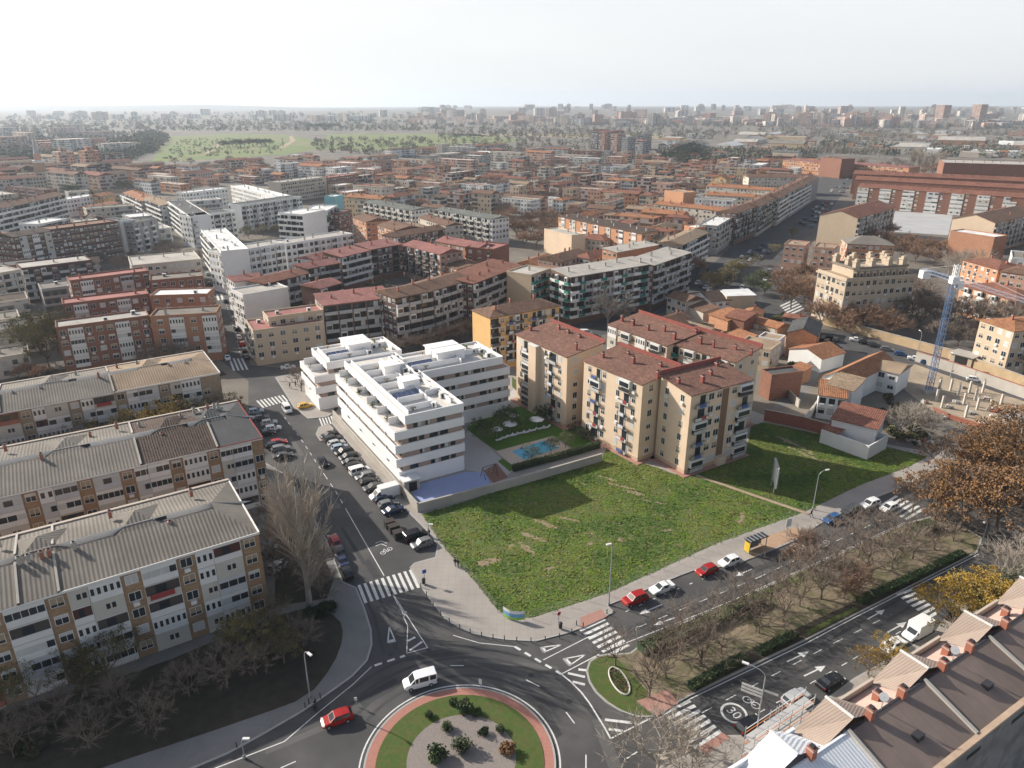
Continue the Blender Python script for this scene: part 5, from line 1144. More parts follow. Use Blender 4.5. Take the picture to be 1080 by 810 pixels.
# ---------------------------------------------------------------- pool garden
sheet('sports_court', [(434, 513.5), (491.5, 498), (512, 499), (517, 511), (444, 532), (437, 525)], .137, mat('court_coating', (.33, .38, .58), .8, .1, .6))
sheet('garden_path', [(491, 496), (487, 462), (545, 408), (555, 412), (500, 455), (524, 480), (541, 497), (530, 505), (512, 500)], .136, mat('pale_paving', (.42, .4, .38), .9, .1, .8))
sheet('garden_lawn', [(492, 453), (510, 467), (524, 476), (583, 460), (606, 475), (634, 470), (622, 452), (600, 443), (575, 432), (556, 428), (530, 432), (505, 442)], .139, mat('garden_turf', (.075, .15, .022), .95, .25, 2))
sheet('garden_lawn', [(525, 487), (530, 484), (543, 493), (538, 498)], .139, mat('garden_turf', (.075, .15, .022), .95, .25, 2))
sheet('garden_lawn', [(540, 398), (548, 404), (562, 422), (556, 424), (540, 408)], .143, lawn)
sheet('rubber_floor', [(510, 497), (524, 489), (536, 504), (520, 510)], .145, mat('rubber_red', (.25, .13, .1), .9, .15, 2))
sheet('pool_deck', [(523, 476.5), (581.5, 461), (603, 475), (541.7, 492)], .147, mat('stone_deck', (.55, .46, .37), .85, .12, 1, kind='slab', per=.6, amt=.1))
def pool():
    W = unp([(540, 476.7), (573, 465.5), (590, 473), (552.5, 485.5)]); o = W[0]; root = empty('swimming_pool', 'blue swimming pool with pale stone deck in the garden', 'pool', (o[0], o[1], 0)); loc = [(x-o[0], y-o[1]) for x, y in ccw(W)]
    sub(root, 'water', lambda m: m.face([(x, y, .155) for x, y in loc], water))
    def rim(m):
        c = (sum(p[0] for p in loc)/4, sum(p[1] for p in loc)/4); n = len(loc)
        for i in range(n):
            a, b = loc[i], loc[(i+1) % n]; A = (lerp(c[0], a[0], 1.05), lerp(c[1], a[1], 1.05)); B = (lerp(c[0], b[0], 1.05), lerp(c[1], b[1], 1.05))
            m.face([(a[0], a[1], .2), (A[0], A[1], .2), (B[0], B[1], .2), (b[0], b[1], .2)], cream); m.face([(a[0], a[1], .15), (a[0], a[1], .2), (b[0], b[1], .2), (b[0], b[1], .15)], cream)
    sub(root, 'coping', rim); sub(root, 'ladder', lambda m: [m.tube((loc[0][0]+.3+i*.5, loc[0][1], .1), (loc[0][0]+.3+i*.5, loc[0][1], 1.0), .04, .04, metal, 4) for i in range(2)])
pool()
def parasol(px, py, lab, r):
    x, y = un(px, py); root = empty('parasol', lab, 'parasol', (x, y, .14)); n = 8
    sub(root, 'pole', lambda m: m.tube((0, 0, 0), (0, 0, 2.6), .05, .05, metal, 5))
    sub(root, 'canopy', lambda m: [m.face([(r*math.cos(i*math.pi/4), r*math.sin(i*math.pi/4), 2.2), (r*math.cos((i+1)*math.pi/4), r*math.sin((i+1)*math.pi/4), 2.2), (0, 0, 2.75)], bandw) for i in range(n)])
parasol(524, 462, 'white parasol nearest the white block, leftmost by the pool', 1.5); parasol(538, 456, 'largest white parasol in the middle of the pool lawn', 1.9); parasol(566, 451, 'white parasol on the right beside the beige block', 1.9); parasol(542, 447, 'small white parasol at the back of the pool lawn', 1.3)
def lounger(px, py):
    x, y = un(px, py); root = empty('sun_lounger', 'white sun lounger on the pool lawn', 'sun lounger', (x, y, .15), rad(-60), 'sun loungers on the pool lawn')
    sub(root, 'frame', lambda m: (m.box(-.35, 0, .2, .35, 1.5, .32, bandw), [m.box(sx-.04, sy, 0, sx+.04, sy+.08, .2, metal) for sx in (-.3, .3) for sy in (.1, 1.3)]))
    sub(root, 'backrest', lambda m: m.face([(-.35, 1.5, .32), (.35, 1.5, .32), (.35, 2.0, .75), (-.35, 2.0, .75)], bandw))
for q in ((523, 466), (528, 464), (534, 462), (539, 461), (546, 459), (552, 458), (567, 454), (573, 453), (559, 456)): lounger(*q)
def swing():
    x, y = un(516, 503); root = empty('swing_set', 'dark A-frame swing set on the red rubber floor', 'swing', (x, y, .15), rad(35))
    sub(root, 'frame', lambda m: [m.tube((sx, sy, 0), (sx, 0, 2.6), .07, .07, dmetal, 5) for sx in (-1.6, 1.6) for sy in (-1, 1)]+[m.tube((-1.6, 0, 2.6), (1.6, 0, 2.6), .07, .07, dmetal, 5)])
    for s in (-.6, .6): sub(root, 'seat', lambda m: (m.box(s-.25, -.1, .5, s+.25, .1, .55, dmetal), m.tube((s-.2, 0, .55), (s-.2, 0, 2.6), .02, .02, metal, 3), m.tube((s+.2, 0, .55), (s+.2, 0, 2.6), .02, .02, metal, 3)))
swing()
# ---------------------------------------------------------------- trees
TREE = {}
def leafcards(mb, c, n, r, s, mats, rr, flat=.75):
    for _ in range(n):
        while True:
            p = Vector((rr.uniform(-1, 1), rr.uniform(-1, 1), rr.uniform(-1, 1)))
            if p.length < 1: break
        p = Vector((c[0]+p.x*r, c[1]+p.y*r, c[2]+p.z*r*flat)); a = Vector((rr.gauss(0, 1), rr.gauss(0, 1), rr.gauss(0, 1))).normalized(); b = a.orthogonal().normalized(); k = s*rr.uniform(.6, 1.3)
        mb.face([tuple(p-a*k-b*k*.5), tuple(p+a*k*.2-b*k*.6), tuple(p+a*k+b*k*.3), tuple(p-a*k*.3+b*k*.6)], rr.choice(mats))
def tree_mesh(kind, var):
    key = (kind, var)
    if key in TREE: return TREE[key]
    rr = random.Random(hash((len(kind), kind[0], kind[-1], var)) % 9999 if False else sum(map(ord, kind))*7+var)
    tb, cb = MB(), MB(); tips = []
    K = {'bare': (2.2, .62, twig, bark, .055, 1.4), 'grey': (2.2, .62, twigg, barkg, .045, 1.0), 'rust': (2.0, .6, twigo, bark, .075, 1.9), 'poplar': (1.5, .27, twigg, barkg, .05, 1.0), 'thin': (2.0, .7, twig, bark, .034, .55)}
    leafy = {'yellow': [lyel], 'orange': [lora, lora, mat('leaves_brown', (.17, .095, .045), .85, .35, 1, rnd=.1)], 'green': [lgre, lgre, ldar], 'olive': [loli, lgre], 'dark': [ldar], 'ochre': [mat('leaves_ochre', (.2, .14, .05), .85, .4, 1, rnd=.2), loli], 'bush': [lgre, loli], 'pine': [ldar, mat('needles_blue', (.05, .075, .05), .85, .3, 1)]}
    th, sp, tw, bk, tr, dens = K.get(kind, (2.0, .6, twig, bark, .045, .3))
    if kind == 'poplar':
        tb.tube((0, 0, 0), (0, 0, 2.0), .17, .13, bk, 6)
        for i in range(26):
            a = rr.uniform(0, 6.28); z0 = rr.uniform(.8, 5.5); L = rr.uniform(3.5, 6.5)*(1-.05*z0); d = Vector((math.cos(a)*sp*rr.uniform(.4, 1.5), math.sin(a)*sp*rr.uniform(.4, 1.5), 1)).normalized()
            p = Vector((0, 0, z0)); q = p+d*L; q.z = min(q.z, 10)
            tb.tube(p, q, .038, .01, bk, 4, False)
            for j in range(70):
                s = p.lerp(q, rr.uniform(.15, 1)); e = s+(d*1.3+Vector((rr.gauss(0, .33), rr.gauss(0, .33), rr.uniform(0, .3))))*rr.uniform(.4, .95)
                n = Vector((rr.gauss(0, 1), rr.gauss(0, 1), 0)).normalized()*.017
                cb.face([tuple(s-n), tuple(s+n), tuple(e+n*.4), tuple(e-n*.4)], tw)
        tb.tube((0, 0, 2), (0, 0, 8.6), .13, .03, bk, 5)
    else:
        lev = 3
        def grow(p, d, L, r, l):
            q = p+d*L; tb.tube(p, q, r, r*.62, bk, 5 if l < 2 else 3, False)
            if l >= lev: tips.append((p, q, d)); return
            n = rr.choice((3, 4)) if l else 6
            for i in range(n):
                a = 6.283*i/n+rr.uniform(-.5, .5); tilt = rr.uniform(.45, .95) if l else rr.uniform(.35, 1.0)
                u = d.orthogonal().normalized(); v = d.cross(u)
                dd = (d*math.cos(tilt)+(u*math.cos(a)+v*math.sin(a))*math.sin(tilt)); dd.z = max(dd.z, -.05)+.12; dd.normalize()
                grow(p.lerp(q, rr.uniform(.6, 1)), dd, L*rr.uniform(.62, .95) if l else rr.uniform(2.2, 3.4), r*.55, l+1)
        grow(Vector((0, 0, 0)), Vector((rr.uniform(-.06, .06), rr.uniform(-.06, .06), 1)).normalized(), th, .19, 0)
        zmax = max(q.z for _, q, _ in tips)
        s = 9.2/zmax
        if kind in K:
            n = int(26*dens)
            for p, q, d in tips:
                for j in range(n):
                    a = p.lerp(q, rr.uniform(.1, 1.0)); e = a+(d+Vector((rr.gauss(0, .6), rr.gauss(0, .6), rr.gauss(.1, .45))))*rr.uniform(.35, .95)
                    nn = Vector((rr.gauss(0, 1), rr.gauss(0, 1), rr.gauss(0, 1))).normalized()*tr*.5
                    cb.face([tuple(a-nn), tuple(a+nn), tuple(e+nn*.35), tuple(e-nn*.35)], tw)
        else:
            M = leafy[kind]; cs = [q for _, q, _ in tips]; rr.shuffle(cs)
            for c in cs[:95]: leafcards(cb, c, 46, rr.uniform(.45, 1.0), .135, M, rr)
            if kind in ('orange', 'ochre', 'yellow'):
                for p, q, d in tips:
                    for j in range(9 if kind == 'orange' else 4):
                        a = p.lerp(q, rr.uniform(.1, 1.0)); e = a+(d+Vector((rr.gauss(0, .6), rr.gauss(0, .6), rr.gauss(.1, .45))))*rr.uniform(.35, .95); nn = Vector((rr.gauss(0, 1), rr.gauss(0, 1), rr.gauss(0, 1))).normalized()*.022
                        cb.face([tuple(a-nn), tuple(a+nn), tuple(e+nn*.35), tuple(e-nn*.35)], twig)
        for m in (tb, cb): m.v = [(x*s, y*s, z*s) for x, y, z in m.v]
    TREE[key] = (tb.mesh('trunk'), cb.mesh('crown')); return TREE[key]
def bush_mesh(var, M=None, key='bush'):
    k = (key+'_b', var)
    if k in TREE: return TREE[k]
    rr = random.Random(var+50); mb = MB()
    for i in range(9): leafcards(mb, (rr.uniform(-.5, .5), rr.uniform(-.5, .5), rr.uniform(.3, .75)), 70, .38, .1, M or [lgre, loli], rr, 1)
    for i in range(4): mb.tube((0, 0, 0), (rr.uniform(-.4, .4), rr.uniform(-.4, .4), .6), .04, .02, bark, 3, False)
    TREE[k] = mb.mesh('shrub'); return TREE[k]
tcount = {}
TDESC = {'bare': 'bare brown tree', 'grey': 'bare pale grey tree', 'rust': 'rust brown bare tree', 'poplar': 'tall bare poplar with upright twigs', 'thin': 'thin bare street tree', 'yellow': 'yellow leaved tree', 'orange': 'orange brown plane tree', 'green': 'green leafy tree', 'olive': 'olive green tree', 'dark': 'dark evergreen tree', 'ochre': 'ochre brown leaved tree', 'pine': 'tall dark pine'}
def tree(kind, px, py, h, where, w=1.0, parts=True):
    x, y = un(px, py); i = tcount.get(kind, 0); tcount[kind] = i+1; rr = random.Random(int(px*31+py*17))
    t, c = tree_mesh(kind, i % 4 if kind not in ('poplar',) else i % 2)
    root = empty({'poplar': 'poplar_tree', 'pine': 'pine_tree', 'bare': 'bare_tree', 'thin': 'bare_tree', 'rust': 'rust_brown_tree', 'grey': 'pale_bare_tree', 'orange': 'plane_tree', 'yellow': 'yellow_tree', 'ochre': 'ochre_tree', 'olive': 'olive_tree'}.get(kind, 'evergreen_tree'), TDESC[kind]+' '+where, 'tree', (x, y, .05), rr.uniform(0, 6.28), 'trees '+where)
    s = h/10*rr.uniform(.93, 1.07); root.scale = (s*w, s*w, s)
    inst('trunk', t, root); inst('crown', c, root)
def trees(kind, where, h, pts, w=1.0):
    for p in pts: tree(kind, p[0], p[1], p[2] if len(p) > 2 else h, where, w)
av = 'on the avenue median'
trees('thin', av, 7.5, [(649, 703), (684, 736, 8), (771, 646), (745, 668), (716, 690), (738, 703), (760, 690), (702, 716), (722, 672), (698, 690)])
trees('thin', av, 7.5, [(800, 668), (826, 656), (843, 640), (866, 632), (893, 622), (918, 610), (940, 600), (962, 590), (985, 580), (1005, 571), (830, 625), (855, 612), (880, 600), (905, 588), (930, 576), (850, 585, 6.5), (875, 575, 6.5), (900, 566, 6.5), (925, 560, 6), (812, 640), (780, 655), (872, 615), (950, 578), (915, 597)], 1.1)
trees('rust', av, 5.5, [(838, 597), (852, 590), (890, 632), (905, 625)])
trees('grey', 'at the bottom edge by the lower zebra crossing', 9, [(693, 818), (722, 836)], 1.15)
trees('orange', 'beside the avenue at the right edge', 15, [(985, 548, 11), (1012, 560), (1050, 562), (1085, 556), (1000, 520, 13), (1035, 525), (1070, 520), (1095, 500), (962, 540, 7), (1055, 495), (1088, 535, 16), (1030, 500, 12)], 1.12)
trees('yellow', 'between the avenue and the pink roofs', 8.5, [(1003, 665), (1032, 660), (1050, 652, 7.5), (915, 712, 5), (935, 703, 4.5), (1018, 652, 8)], 1.2)
trees('grey', 'between the avenue and the pink roofs', 9, [(1068, 625), (1085, 612), (1052, 612, 7)])
trees('green', 'between the grey trees above the pink roofs', 6, [(1062, 628)])
trees('poplar', 'in front of the glazed terrace flats', 25, [(327, 641, 26), (306, 596, 22)], 1.35)
trees('bare', 'on the strip beside the terraced flats', 8, [(288, 590), (298, 612, 7), (286, 565), (330, 612, 8), (338, 630, 6)], 1.1)
trees('ochre', 'in the shaded garden', 8, [(262, 688), (285, 676, 7), (40, 705, 8), (12, 740), (92, 735, 7), (115, 720, 8), (300, 700, 6)])
trees('bare', 'in the shaded garden', 7, [(60, 770), (130, 752), (200, 735), (165, 770, 6), (240, 722, 6), (15, 800), (270, 712, 6), (320, 682, 6), (95, 790, 6)])
trees('yellow', 'between the second and third terraced rows', 11, [(157, 473), (184, 467, 11.5)])
trees('ochre', 'between the second and third terraced rows', 10.5, [(102, 486), (222, 459), (241, 450, 9), (130, 479, 9)])
trees('bare', 'between the second and third terraced rows', 9.5, [(128, 482), (142, 476), (28, 501), (207, 463), (60, 494), (8, 506), (214, 461), (82, 490), (232, 455)])
trees('ochre', 'beside the brick slabs', 15, [(52, 388, 17), (62, 372, 15), (44, 375, 14)], .85)
trees('rust', 'beside the brick slabs', 6, [(32, 398), (20, 402, 5), (45, 402)])
trees('bare', 'in front of the brick end wall', 10, [(178, 392), (160, 395, 8), (196, 388, 9)])
trees('thin', 'on the plaza by the small white block', 9, [(318, 413)])
trees('bare', 'along the street behind the white block', 8, [(430, 374), (446, 371), (460, 367), (474, 363), (488, 358), (412, 378), (502, 352), (314, 404, 6)])
trees('grey', 'in front of the green awning block', 15, [(641, 346, 16), (578, 322, 9), (654, 342, 11)])
trees('ochre', 'in the white courtyard', 8, [(262, 252), (278, 250), (292, 248), (304, 246), (310, 240)], 1.1)
trees('dark', 'in the dark courtyard between pink roofs', 9, [(395, 318), (402, 312, 8), (388, 322, 6)])
trees('rust', 'in the middle of the brick quarter', 12, [(552, 262), (566, 260), (580, 254), (560, 250), (574, 246), (588, 243), (545, 250), (556, 240), (570, 238), (583, 236), (535, 242), (523, 238), (540, 233)], 1.15)
trees('rust', 'among the orange brick bars', 11, [(686, 262), (696, 264), (705, 260), (690, 255), (716, 274, 9), (724, 284, 9), (735, 290, 9)], 1.15)
trees('ochre', 'in the shaded car park', 9, [(755, 308), (766, 302), (748, 310), (774, 296), (782, 290), (800, 280, 6), (815, 268, 6), (835, 250, 6)])
trees('olive', 'beside the shaded car park', 9, [(792, 310), (800, 305), (806, 312)])
trees('rust', 'around the sandstone palace', 13, [(826, 318), (838, 312), (848, 320), (834, 325), (858, 330), (822, 305), (845, 302), (872, 340, 11), (884, 344, 11), (898, 348, 11), (912, 350, 11), (926, 352, 11), (905, 340, 11), (890, 352, 9), (940, 358, 10), (865, 345, 10)], 1.1)
trees('bare', 'between the palace and the crane', 13, [(955, 318), (968, 322), (962, 332), (950, 340), (975, 335), (945, 330), (968, 346), (985, 345), (940, 310), (930, 325)], 1.1)
trees('bare', 'in the park behind the crane', 12, [(1000, 350), (1015, 345), (1030, 350), (1045, 345), (1060, 352), (1010, 365, 9), (1030, 372, 9), (1050, 378, 9), (1065, 385, 9), (1040, 330), (1062, 335), (990, 362, 9), (1075, 370), (1080, 395, 10)], 1.1)
trees('rust', 'before the white courtyard of the red complex', 11, [(930, 262), (942, 264), (955, 266), (968, 270), (980, 272), (992, 270), (1002, 268), (950, 274), (965, 278), (985, 280), (920, 258), (938, 250, 9)], 1.1)
trees('grey', 'before the bright gable', 13, [(1022, 272, 15), (1010, 285), (1030, 288), (1000, 290)])
trees('grey', 'on the building site edge by the ruin', 8, [(960, 462), (972, 458), (948, 458), (982, 452, 6), (965, 448, 7)])
trees('pine', 'in the clump beyond the terraces', 22, [(712, 172), (720, 169), (728, 170), (736, 167), (742, 170), (718, 165), (731, 164)], 1.2)
trees('poplar', 'behind the school', 17, [(865+i*5.2, 164+i*.25) for i in range(14)], 1.2)
trees('poplar', 'beside the red hall', 26, [(968, 180), (975, 181), (982, 180), (990, 182), (962, 178)], 1.5)
trees('bare', 'in the park beside the red hall', 13, [(950, 180), (956, 182), (998, 184), (1004, 182), (944, 176), (850, 172), (842, 176), (878, 182)], 1.2)
gd = 'in the pool garden'
trees('olive', gd, 4.2, [(560, 486.5), (581, 479), (596, 473)])
trees('green', gd, 6, [(512, 468), (531, 453), (552, 456, 4.5), (571, 447, 5.5)])
trees('dark', gd, 3.5, [(607, 461), (622, 468), (614, 464)])
def bush(px, py, s, lab, M=None, key='bush', grp=None):
    x, y = un(px, py); o = inst('bush', bush_mesh(int(px+py) % 3, M, key), None, loc=(x, y, .12)); o.scale = (s, s, s*.95); o.rotation_euler = (0, 0, px); tag(o, lab, 'bush', grp or lab)
for q in ((470, 770, 1.7), (491, 752, 2.4), (478, 744, 1.3), (452, 757, 1.3), (488, 790, 2.8), (458, 798, 3.0), (511, 778, 1.7), (505, 757, 1.6), (527, 772, 1.4)): bush(q[0], q[1], q[2]*.66, 'dark green shrub on the roundabout gravel', [ldar, lgre], 'dk', 'shrubs on the roundabout')
bush(534, 796, 1.4, 'rust coloured shrub on the roundabout gravel', [lora], 'ru')
rr = random.Random(12)
for i in range(22):
    px, py = rr.uniform(10, 335), 0; py = lerp(790, 690, px/335)+rr.uniform(-28, 18)
    bush(px, py, rr.uniform(.8, 1.8), 'low dark shrub in the shaded garden', [ldar, mat('dead_leaves', (.09, .065, .04), .9, .4, 1)], 'gd', 'shrubs in the shaded garden')
for i in range(9): bush(318+i*4, 655-i*1.3, 1.6, 'clipped dark shrub beside the poplar', [ldar], 'cl', 'clipped shrubs beside the poplar')
def hedge(label, pts, w, h, M=None, z=.13):
    W = unp(pts); o = W[0]; root = empty('hedge', label, 'hedge', (o[0], o[1], 0)); r2 = random.Random(len(label)); cb = MB(); lb = MB()
    for a, b in zip(W, W[1:]):
        d = Vector((b[0]-a[0], b[1]-a[1], 0)); L = d.length; ang = math.atan2(d.y, d.x); T_ = Matrix.Translation((a[0]-o[0], a[1]-o[1], z)) @ Matrix.Rotation(ang, 4, 'Z')
        cb.T = T_; cb.box(0, -w/2+.12, 0, L, w/2-.12, h-.12, ldar); lb.T = T_
        for i in range(int(L*w*55+L*h*60)):
            f = r2.random(); x = r2.uniform(0, L)
            if f < .45: p = (x, r2.uniform(-w/2, w/2), h+r2.uniform(-.12, .06))
            else: p = (x, r2.choice((-1, 1))*(w/2+r2.uniform(-.1, .05)), r2.uniform(.05, h))
            leafcards(lb, p, 1, .05, .12, M or [lgre, lgre, loli], r2, 1)
    cb.build('hedge_core', root); lb.build('foliage', root)
hedge('dark green hedge inside the pool garden wall', [(541, 497.5), (588, 485), (632, 472.5)], 1.1, 1.5)
hedge('clipped yellow green hedge on the upper side of the median', [(676, 689), (725, 669), (776, 645), (802, 633)], 2.2, 1.2, [mat('leaves_lime', (.13, .145, .04), .85, .3, 1), loli])
hedge('dark hedge along lower side of the median', [(728, 728), (770, 703), (786, 696)], 1.4, 1.0, [lgre, ldar, loli])
hedge('second dark hedge piece on the lower side of the median', [(800, 690), (838, 672)], 1.3, .9, [lgre, ldar, loli])
hedge('short clipped hedge at the far end of the median', [(966, 562), (984, 556)], 2.2, 1.3, [lgre, loli])
hedge('dark hedge on the far part of the median', [(905, 636), (960, 612), (1015, 585)], 1.3, .8, [ldar, lgre])
x, y = un(653, 719)
fb = empty('flower_bed', 'oval flower bed with pale stone rim on the median lawn', 'flower bed', (x, y, .14), rad(105))
sub(fb, 'rim', lambda m: [m.tube((2.6*math.cos(t*.2617), 1.1*math.sin(t*.2617), .06), (2.6*math.cos(t*.2617+.2617), 1.1*math.sin(t*.2617+.2617), .06), .14, .14, cream, 5) for t in range(24)])
def fl(m):
    for i in range(420):
        t = rr.uniform(0, 6.28); q = math.sqrt(rr.random()); leafcards(m, (2.4*q*math.cos(t), q*math.sin(t), .15), 1, .08, .11, [ldar, mat('flower_pink', (.32, .17, .12), .8, .3, 2), dirt], rr)
sub(fb, 'flowers', fl)
# ---------------------------------------------------------------- vehicles
CARM = {}
def car_mesh(kind):
    """returns dict part -> list of (name, mesh); x forward, z up"""
    if kind in CARM: return CARM[kind]
    # stations: x, half width, z sill, z belt, cabin half width, z roof
    S = {'hatch': (4.1, 1.5, [(-2.03, .72, .42, .82, .6, .84), (-1.95, .82, .3, .98, .62, 1.0), (-1.55, .86, .24, .98, .64, 1.42), (-.6, .87, .22, .95, .66, 1.5), (.35, .87, .22, .93, .65, 1.44), (1.05, .86, .22, .92, .70, .95), (1.75, .83, .26, .8, .66, .82), (2.05, .7, .4, .62, .55, .64)]),
         'sedan': (4.5, 1.45, [(-2.25, .74, .4, .85, .6, .87), (-2.1, .82, .3, .98, .66, 1.0), (-1.35, .86, .24, .98, .68, 1.03), (-.8, .87, .22, .96, .63, 1.4), (.3, .87, .22, .93, .63, 1.42), (1.1, .86, .22, .92, .70, .95), (1.9, .83, .26, .8, .66, .82), (2.25, .7, .4, .62, .55, .64)]),
         'suv': (4.4, 1.65, [(-2.2, .76, .45, .95, .65, .98), (-2.12, .86, .36, 1.08, .68, 1.1), (-1.8, .9, .3, 1.08, .70, 1.6), (-.6, .91, .28, 1.05, .71, 1.68), (.4, .91, .28, 1.02, .70, 1.62), (1.05, .9, .28, 1.02, .76, 1.06), (1.85, .87, .32, .95, .72, .98), (2.2, .74, .45, .75, .6, .78)]),
         'van': (4.7, 1.95, [(-2.3, .84, .4, 1.05, .76, 1.85), (-2.2, .92, .3, 1.1, .8, 1.93), (-1.2, .93, .26, 1.1, .81, 1.96), (.3, .93, .26, 1.1, .80, 1.92), (.75, .92, .26, 1.08, .78, 1.82), (1.5, .9, .28, 1.06, .78, 1.12), (2.05, .86, .32, .95, .7, .98), (2.3, .74, .45, .75, .6, .78)])}[kind]
    ln, ht, st = S; b = MB(); k = []
    for (x, w, zs, zb, cw, zr) in st: k.append([(x, -w*.94, zs), (x, -w, (zs+zb)/2), (x, -w*.97, zb), (x, -cw, zr), (x, cw, zr), (x, w*.97, zb), (x, w, (zs+zb)/2), (x, w*.94, zs)])
    for a, c in zip(k, k[1:]):
        for i in range(8): j = (i+1) % 8; b.face([a[i], c[i], c[j], a[j]], carp)
    b.face(k[0], carp); b.face(k[-1][::-1], carp)
    gl = {'windscreen': MB(), 'rear_window': MB(), 'side_window': MB(), 'side_window_b': MB()}
    def shift(p, n, e=.012): return tuple(Vector(p)+Vector(n)*e)
    def pane(mb, q, n, s=.86):
        c = sum((Vector(p) for p in q), Vector())/4
        mb.face([shift(c+(Vector(p)-c)*s, n) for p in q], glass)
    wi = 4 if kind != 'van' else 4
    a, c = k[wi], k[wi+1]; n = (Vector(c[3])-Vector(a[3])).cross(Vector((0, 1, 0))).normalized(); n = n if n.z > 0 else -n
    pane(gl['windscreen'], [a[3], a[4], c[4], c[3]][::-1], n, .88)
    ri = {'hatch': 1, 'sedan': 2, 'suv': 1, 'van': 0}[kind]; a, c = k[ri], k[ri+1]
    if kind == 'van': pane(gl['rear_window'], [(a[0][0]-.0, -.6, 1.15), (a[0][0], .6, 1.15), (a[0][0], .6, 1.7), (a[0][0], -.6, 1.7)], (-1, 0, 0), .95)
    else:
        n = (Vector(c[3])-Vector(a[3])).cross(Vector((0, -1, 0))).normalized(); n = n if n.x < 0 or n.z > 0 else -n
        pane(gl['rear_window'], [a[3], a[4], c[4], c[3]], n, .85)
    lo = 2 if kind != 'sedan' else 3
    if kind == 'van': lo = 1
    for key, s in (('side_window', 1), ('side_window_b', -1)):
        for i in range(lo, wi):
            a, c = k[i], k[i+1]; p = (2, 3) if s < 0 else (5, 4)
            q = [a[p[0]], c[p[0]], c[p[1]], a[p[1]]]; nn = (0, s, .35); pane(gl[key], q if s < 0 else q[::-1], nn, .84)
        if kind != 'van' or True:
            a, c = k[wi], k[wi+1]; p = (2, 3) if s < 0 else (5, 4); q = [a[p[0]], c[p[0]], a[p[1]]]; cc = sum((Vector(v) for v in q), Vector())/3
            f = [shift(cc+(Vector(v)-cc)*.7, (0, s, .35)) for v in q]; gl[key].face(f if s < 0 else f[::-1], glass)
    wm = MB()
    for i in range(12):
        t, u = 2*math.pi*i/12, 2*math.pi*(i+1)/12; r = .32
        wm.face([(r*math.cos(t), -.11, r*math.sin(t)), (r*math.cos(u), -.11, r*math.sin(u)), (r*math.cos(u), .11, r*math.sin(u)), (r*math.cos(t), .11, r*math.sin(t))], tyre)
    for y in (-.11, .11): wm.face([(.32*math.cos(i*.5236), y, .32*math.sin(i*.5236)) for i in range(12)], tyre); wm.face([(.19*math.cos(i*.5236), y*1.06, .19*math.sin(i*.5236)) for i in range(12)], metal)
    fx, rx = ln*.31, -ln*.29; hw = st[4][1]-.08
    hm_ = MB(); f = st[-2]; hm_.box(f[0]+.02, -f[1]-.0, .6, f[0]+.22, -f[1]+.3, .76, lampg); h2 = MB(); h2.box(f[0]+.02, f[1]-.3, .6, f[0]+.22, f[1], .76, lampg)
    tm = MB(); r = st[1]; tm.box(r[0]-.1, -r[1]-.005, .75, r[0]+.05, -r[1]+.18, .95, redg); t2 = MB(); t2.box(r[0]-.1, r[1]-.18, .75, r[0]+.05, r[1]+.005, .95, redg)
    body = b.mesh('body'); wheel = wm.mesh('wheel')
    parts = [('body', body, None)]+[(n.replace('_b', ''), g.mesh(n), None) for n, g in gl.items() if g.f]
    parts += [('wheel', wheel, Matrix.Translation((x, y, .32))) for x in (fx, rx) for y in (-hw, hw)]
    parts += [('headlight', hm_.mesh('headlight'), None), ('headlight', h2.mesh('headlight'), None), ('tail_light', tm.mesh('tail_light'), None), ('tail_light', t2.mesh('tail_light'), None)]
    allm = MB()                          # one-mesh version for cars only a few pixels long
    for n, me, M in parts:
        for p in me.polygons: allm.face([tuple((M or Matrix.Identity(4)) @ me.vertices[v].co) for v in p.vertices], me.materials[p.material_index])
    CARM[kind] = (parts, allm.mesh('parked_car')); return CARM[kind]
CC = {'black': (.012, .012, .014), 'dark grey': (.05, .052, .055), 'silver': (.42, .43, .44), 'white': (.75, .75, .74), 'red': (.34, .015, .012), 'blue': (.03, .09, .22), 'grey': (.17, .175, .18), 'pale blue': (.3, .38, .46), 'yellow': (.62, .36, .03), 'dark blue': (.02, .035, .08)}
def car(kind, c, px, py, ang, where, parts=True, z=.005, name=None, lab=None):
    x, y = un(px, py); P, one = car_mesh(kind); kn = 'van' if kind == 'van' else 'car'
    l = lab or '%s %s %s' % (c, {'hatch': 'hatchback', 'sedan': 'saloon car', 'suv': 'tall estate car', 'van': 'small van'}[kind], where)
    nm = name or ('parked_van' if kind == 'van' else 'parked_car')
    if parts:
        r = empty(nm, l, kn, (x, y, z), rad(ang), 'vehicles '+where)
        for n, me, M in P: inst(n, me, r, M, CC[c])
        return r
    o = inst(nm, one, None, loc=(x, y, z), color=CC[c]); o.rotation_euler = (0, 0, rad(ang)); return tag(o, l, kn, 'vehicles '+where)
w1 = 'parked nose-in beside the white block'
row = [('sedan', 'black'), ('suv', 'dark grey'), ('hatch', 'silver'), ('hatch', 'pale blue'), ('suv', 'black'), ('hatch', 'black'), ('sedan', 'dark grey'), ('suv', 'black'), ('van', 'white'), ('hatch', 'grey'), ('hatch', 'black'), ('sedan', 'dark grey'), None, ('hatch', 'dark blue'), ('hatch', 'grey'), ('sedan', 'dark blue'), None, None, None, ('van', 'black'), ('hatch', 'grey')]
A0, B0 = un(347.5, 461), un(445, 576); rr = random.Random(5)
for i, q in enumerate(row):
    if not q: continue
    t = i/(len(row)-1); x, y = lerp(A0[0], B0[0], t), lerp(A0[1], B0[1], t); p = pr(x, y, 0)
    car(q[0], q[1], p[0], p[1], 31+rr.choice((0, 180))+rr.uniform(-3, 3), w1)
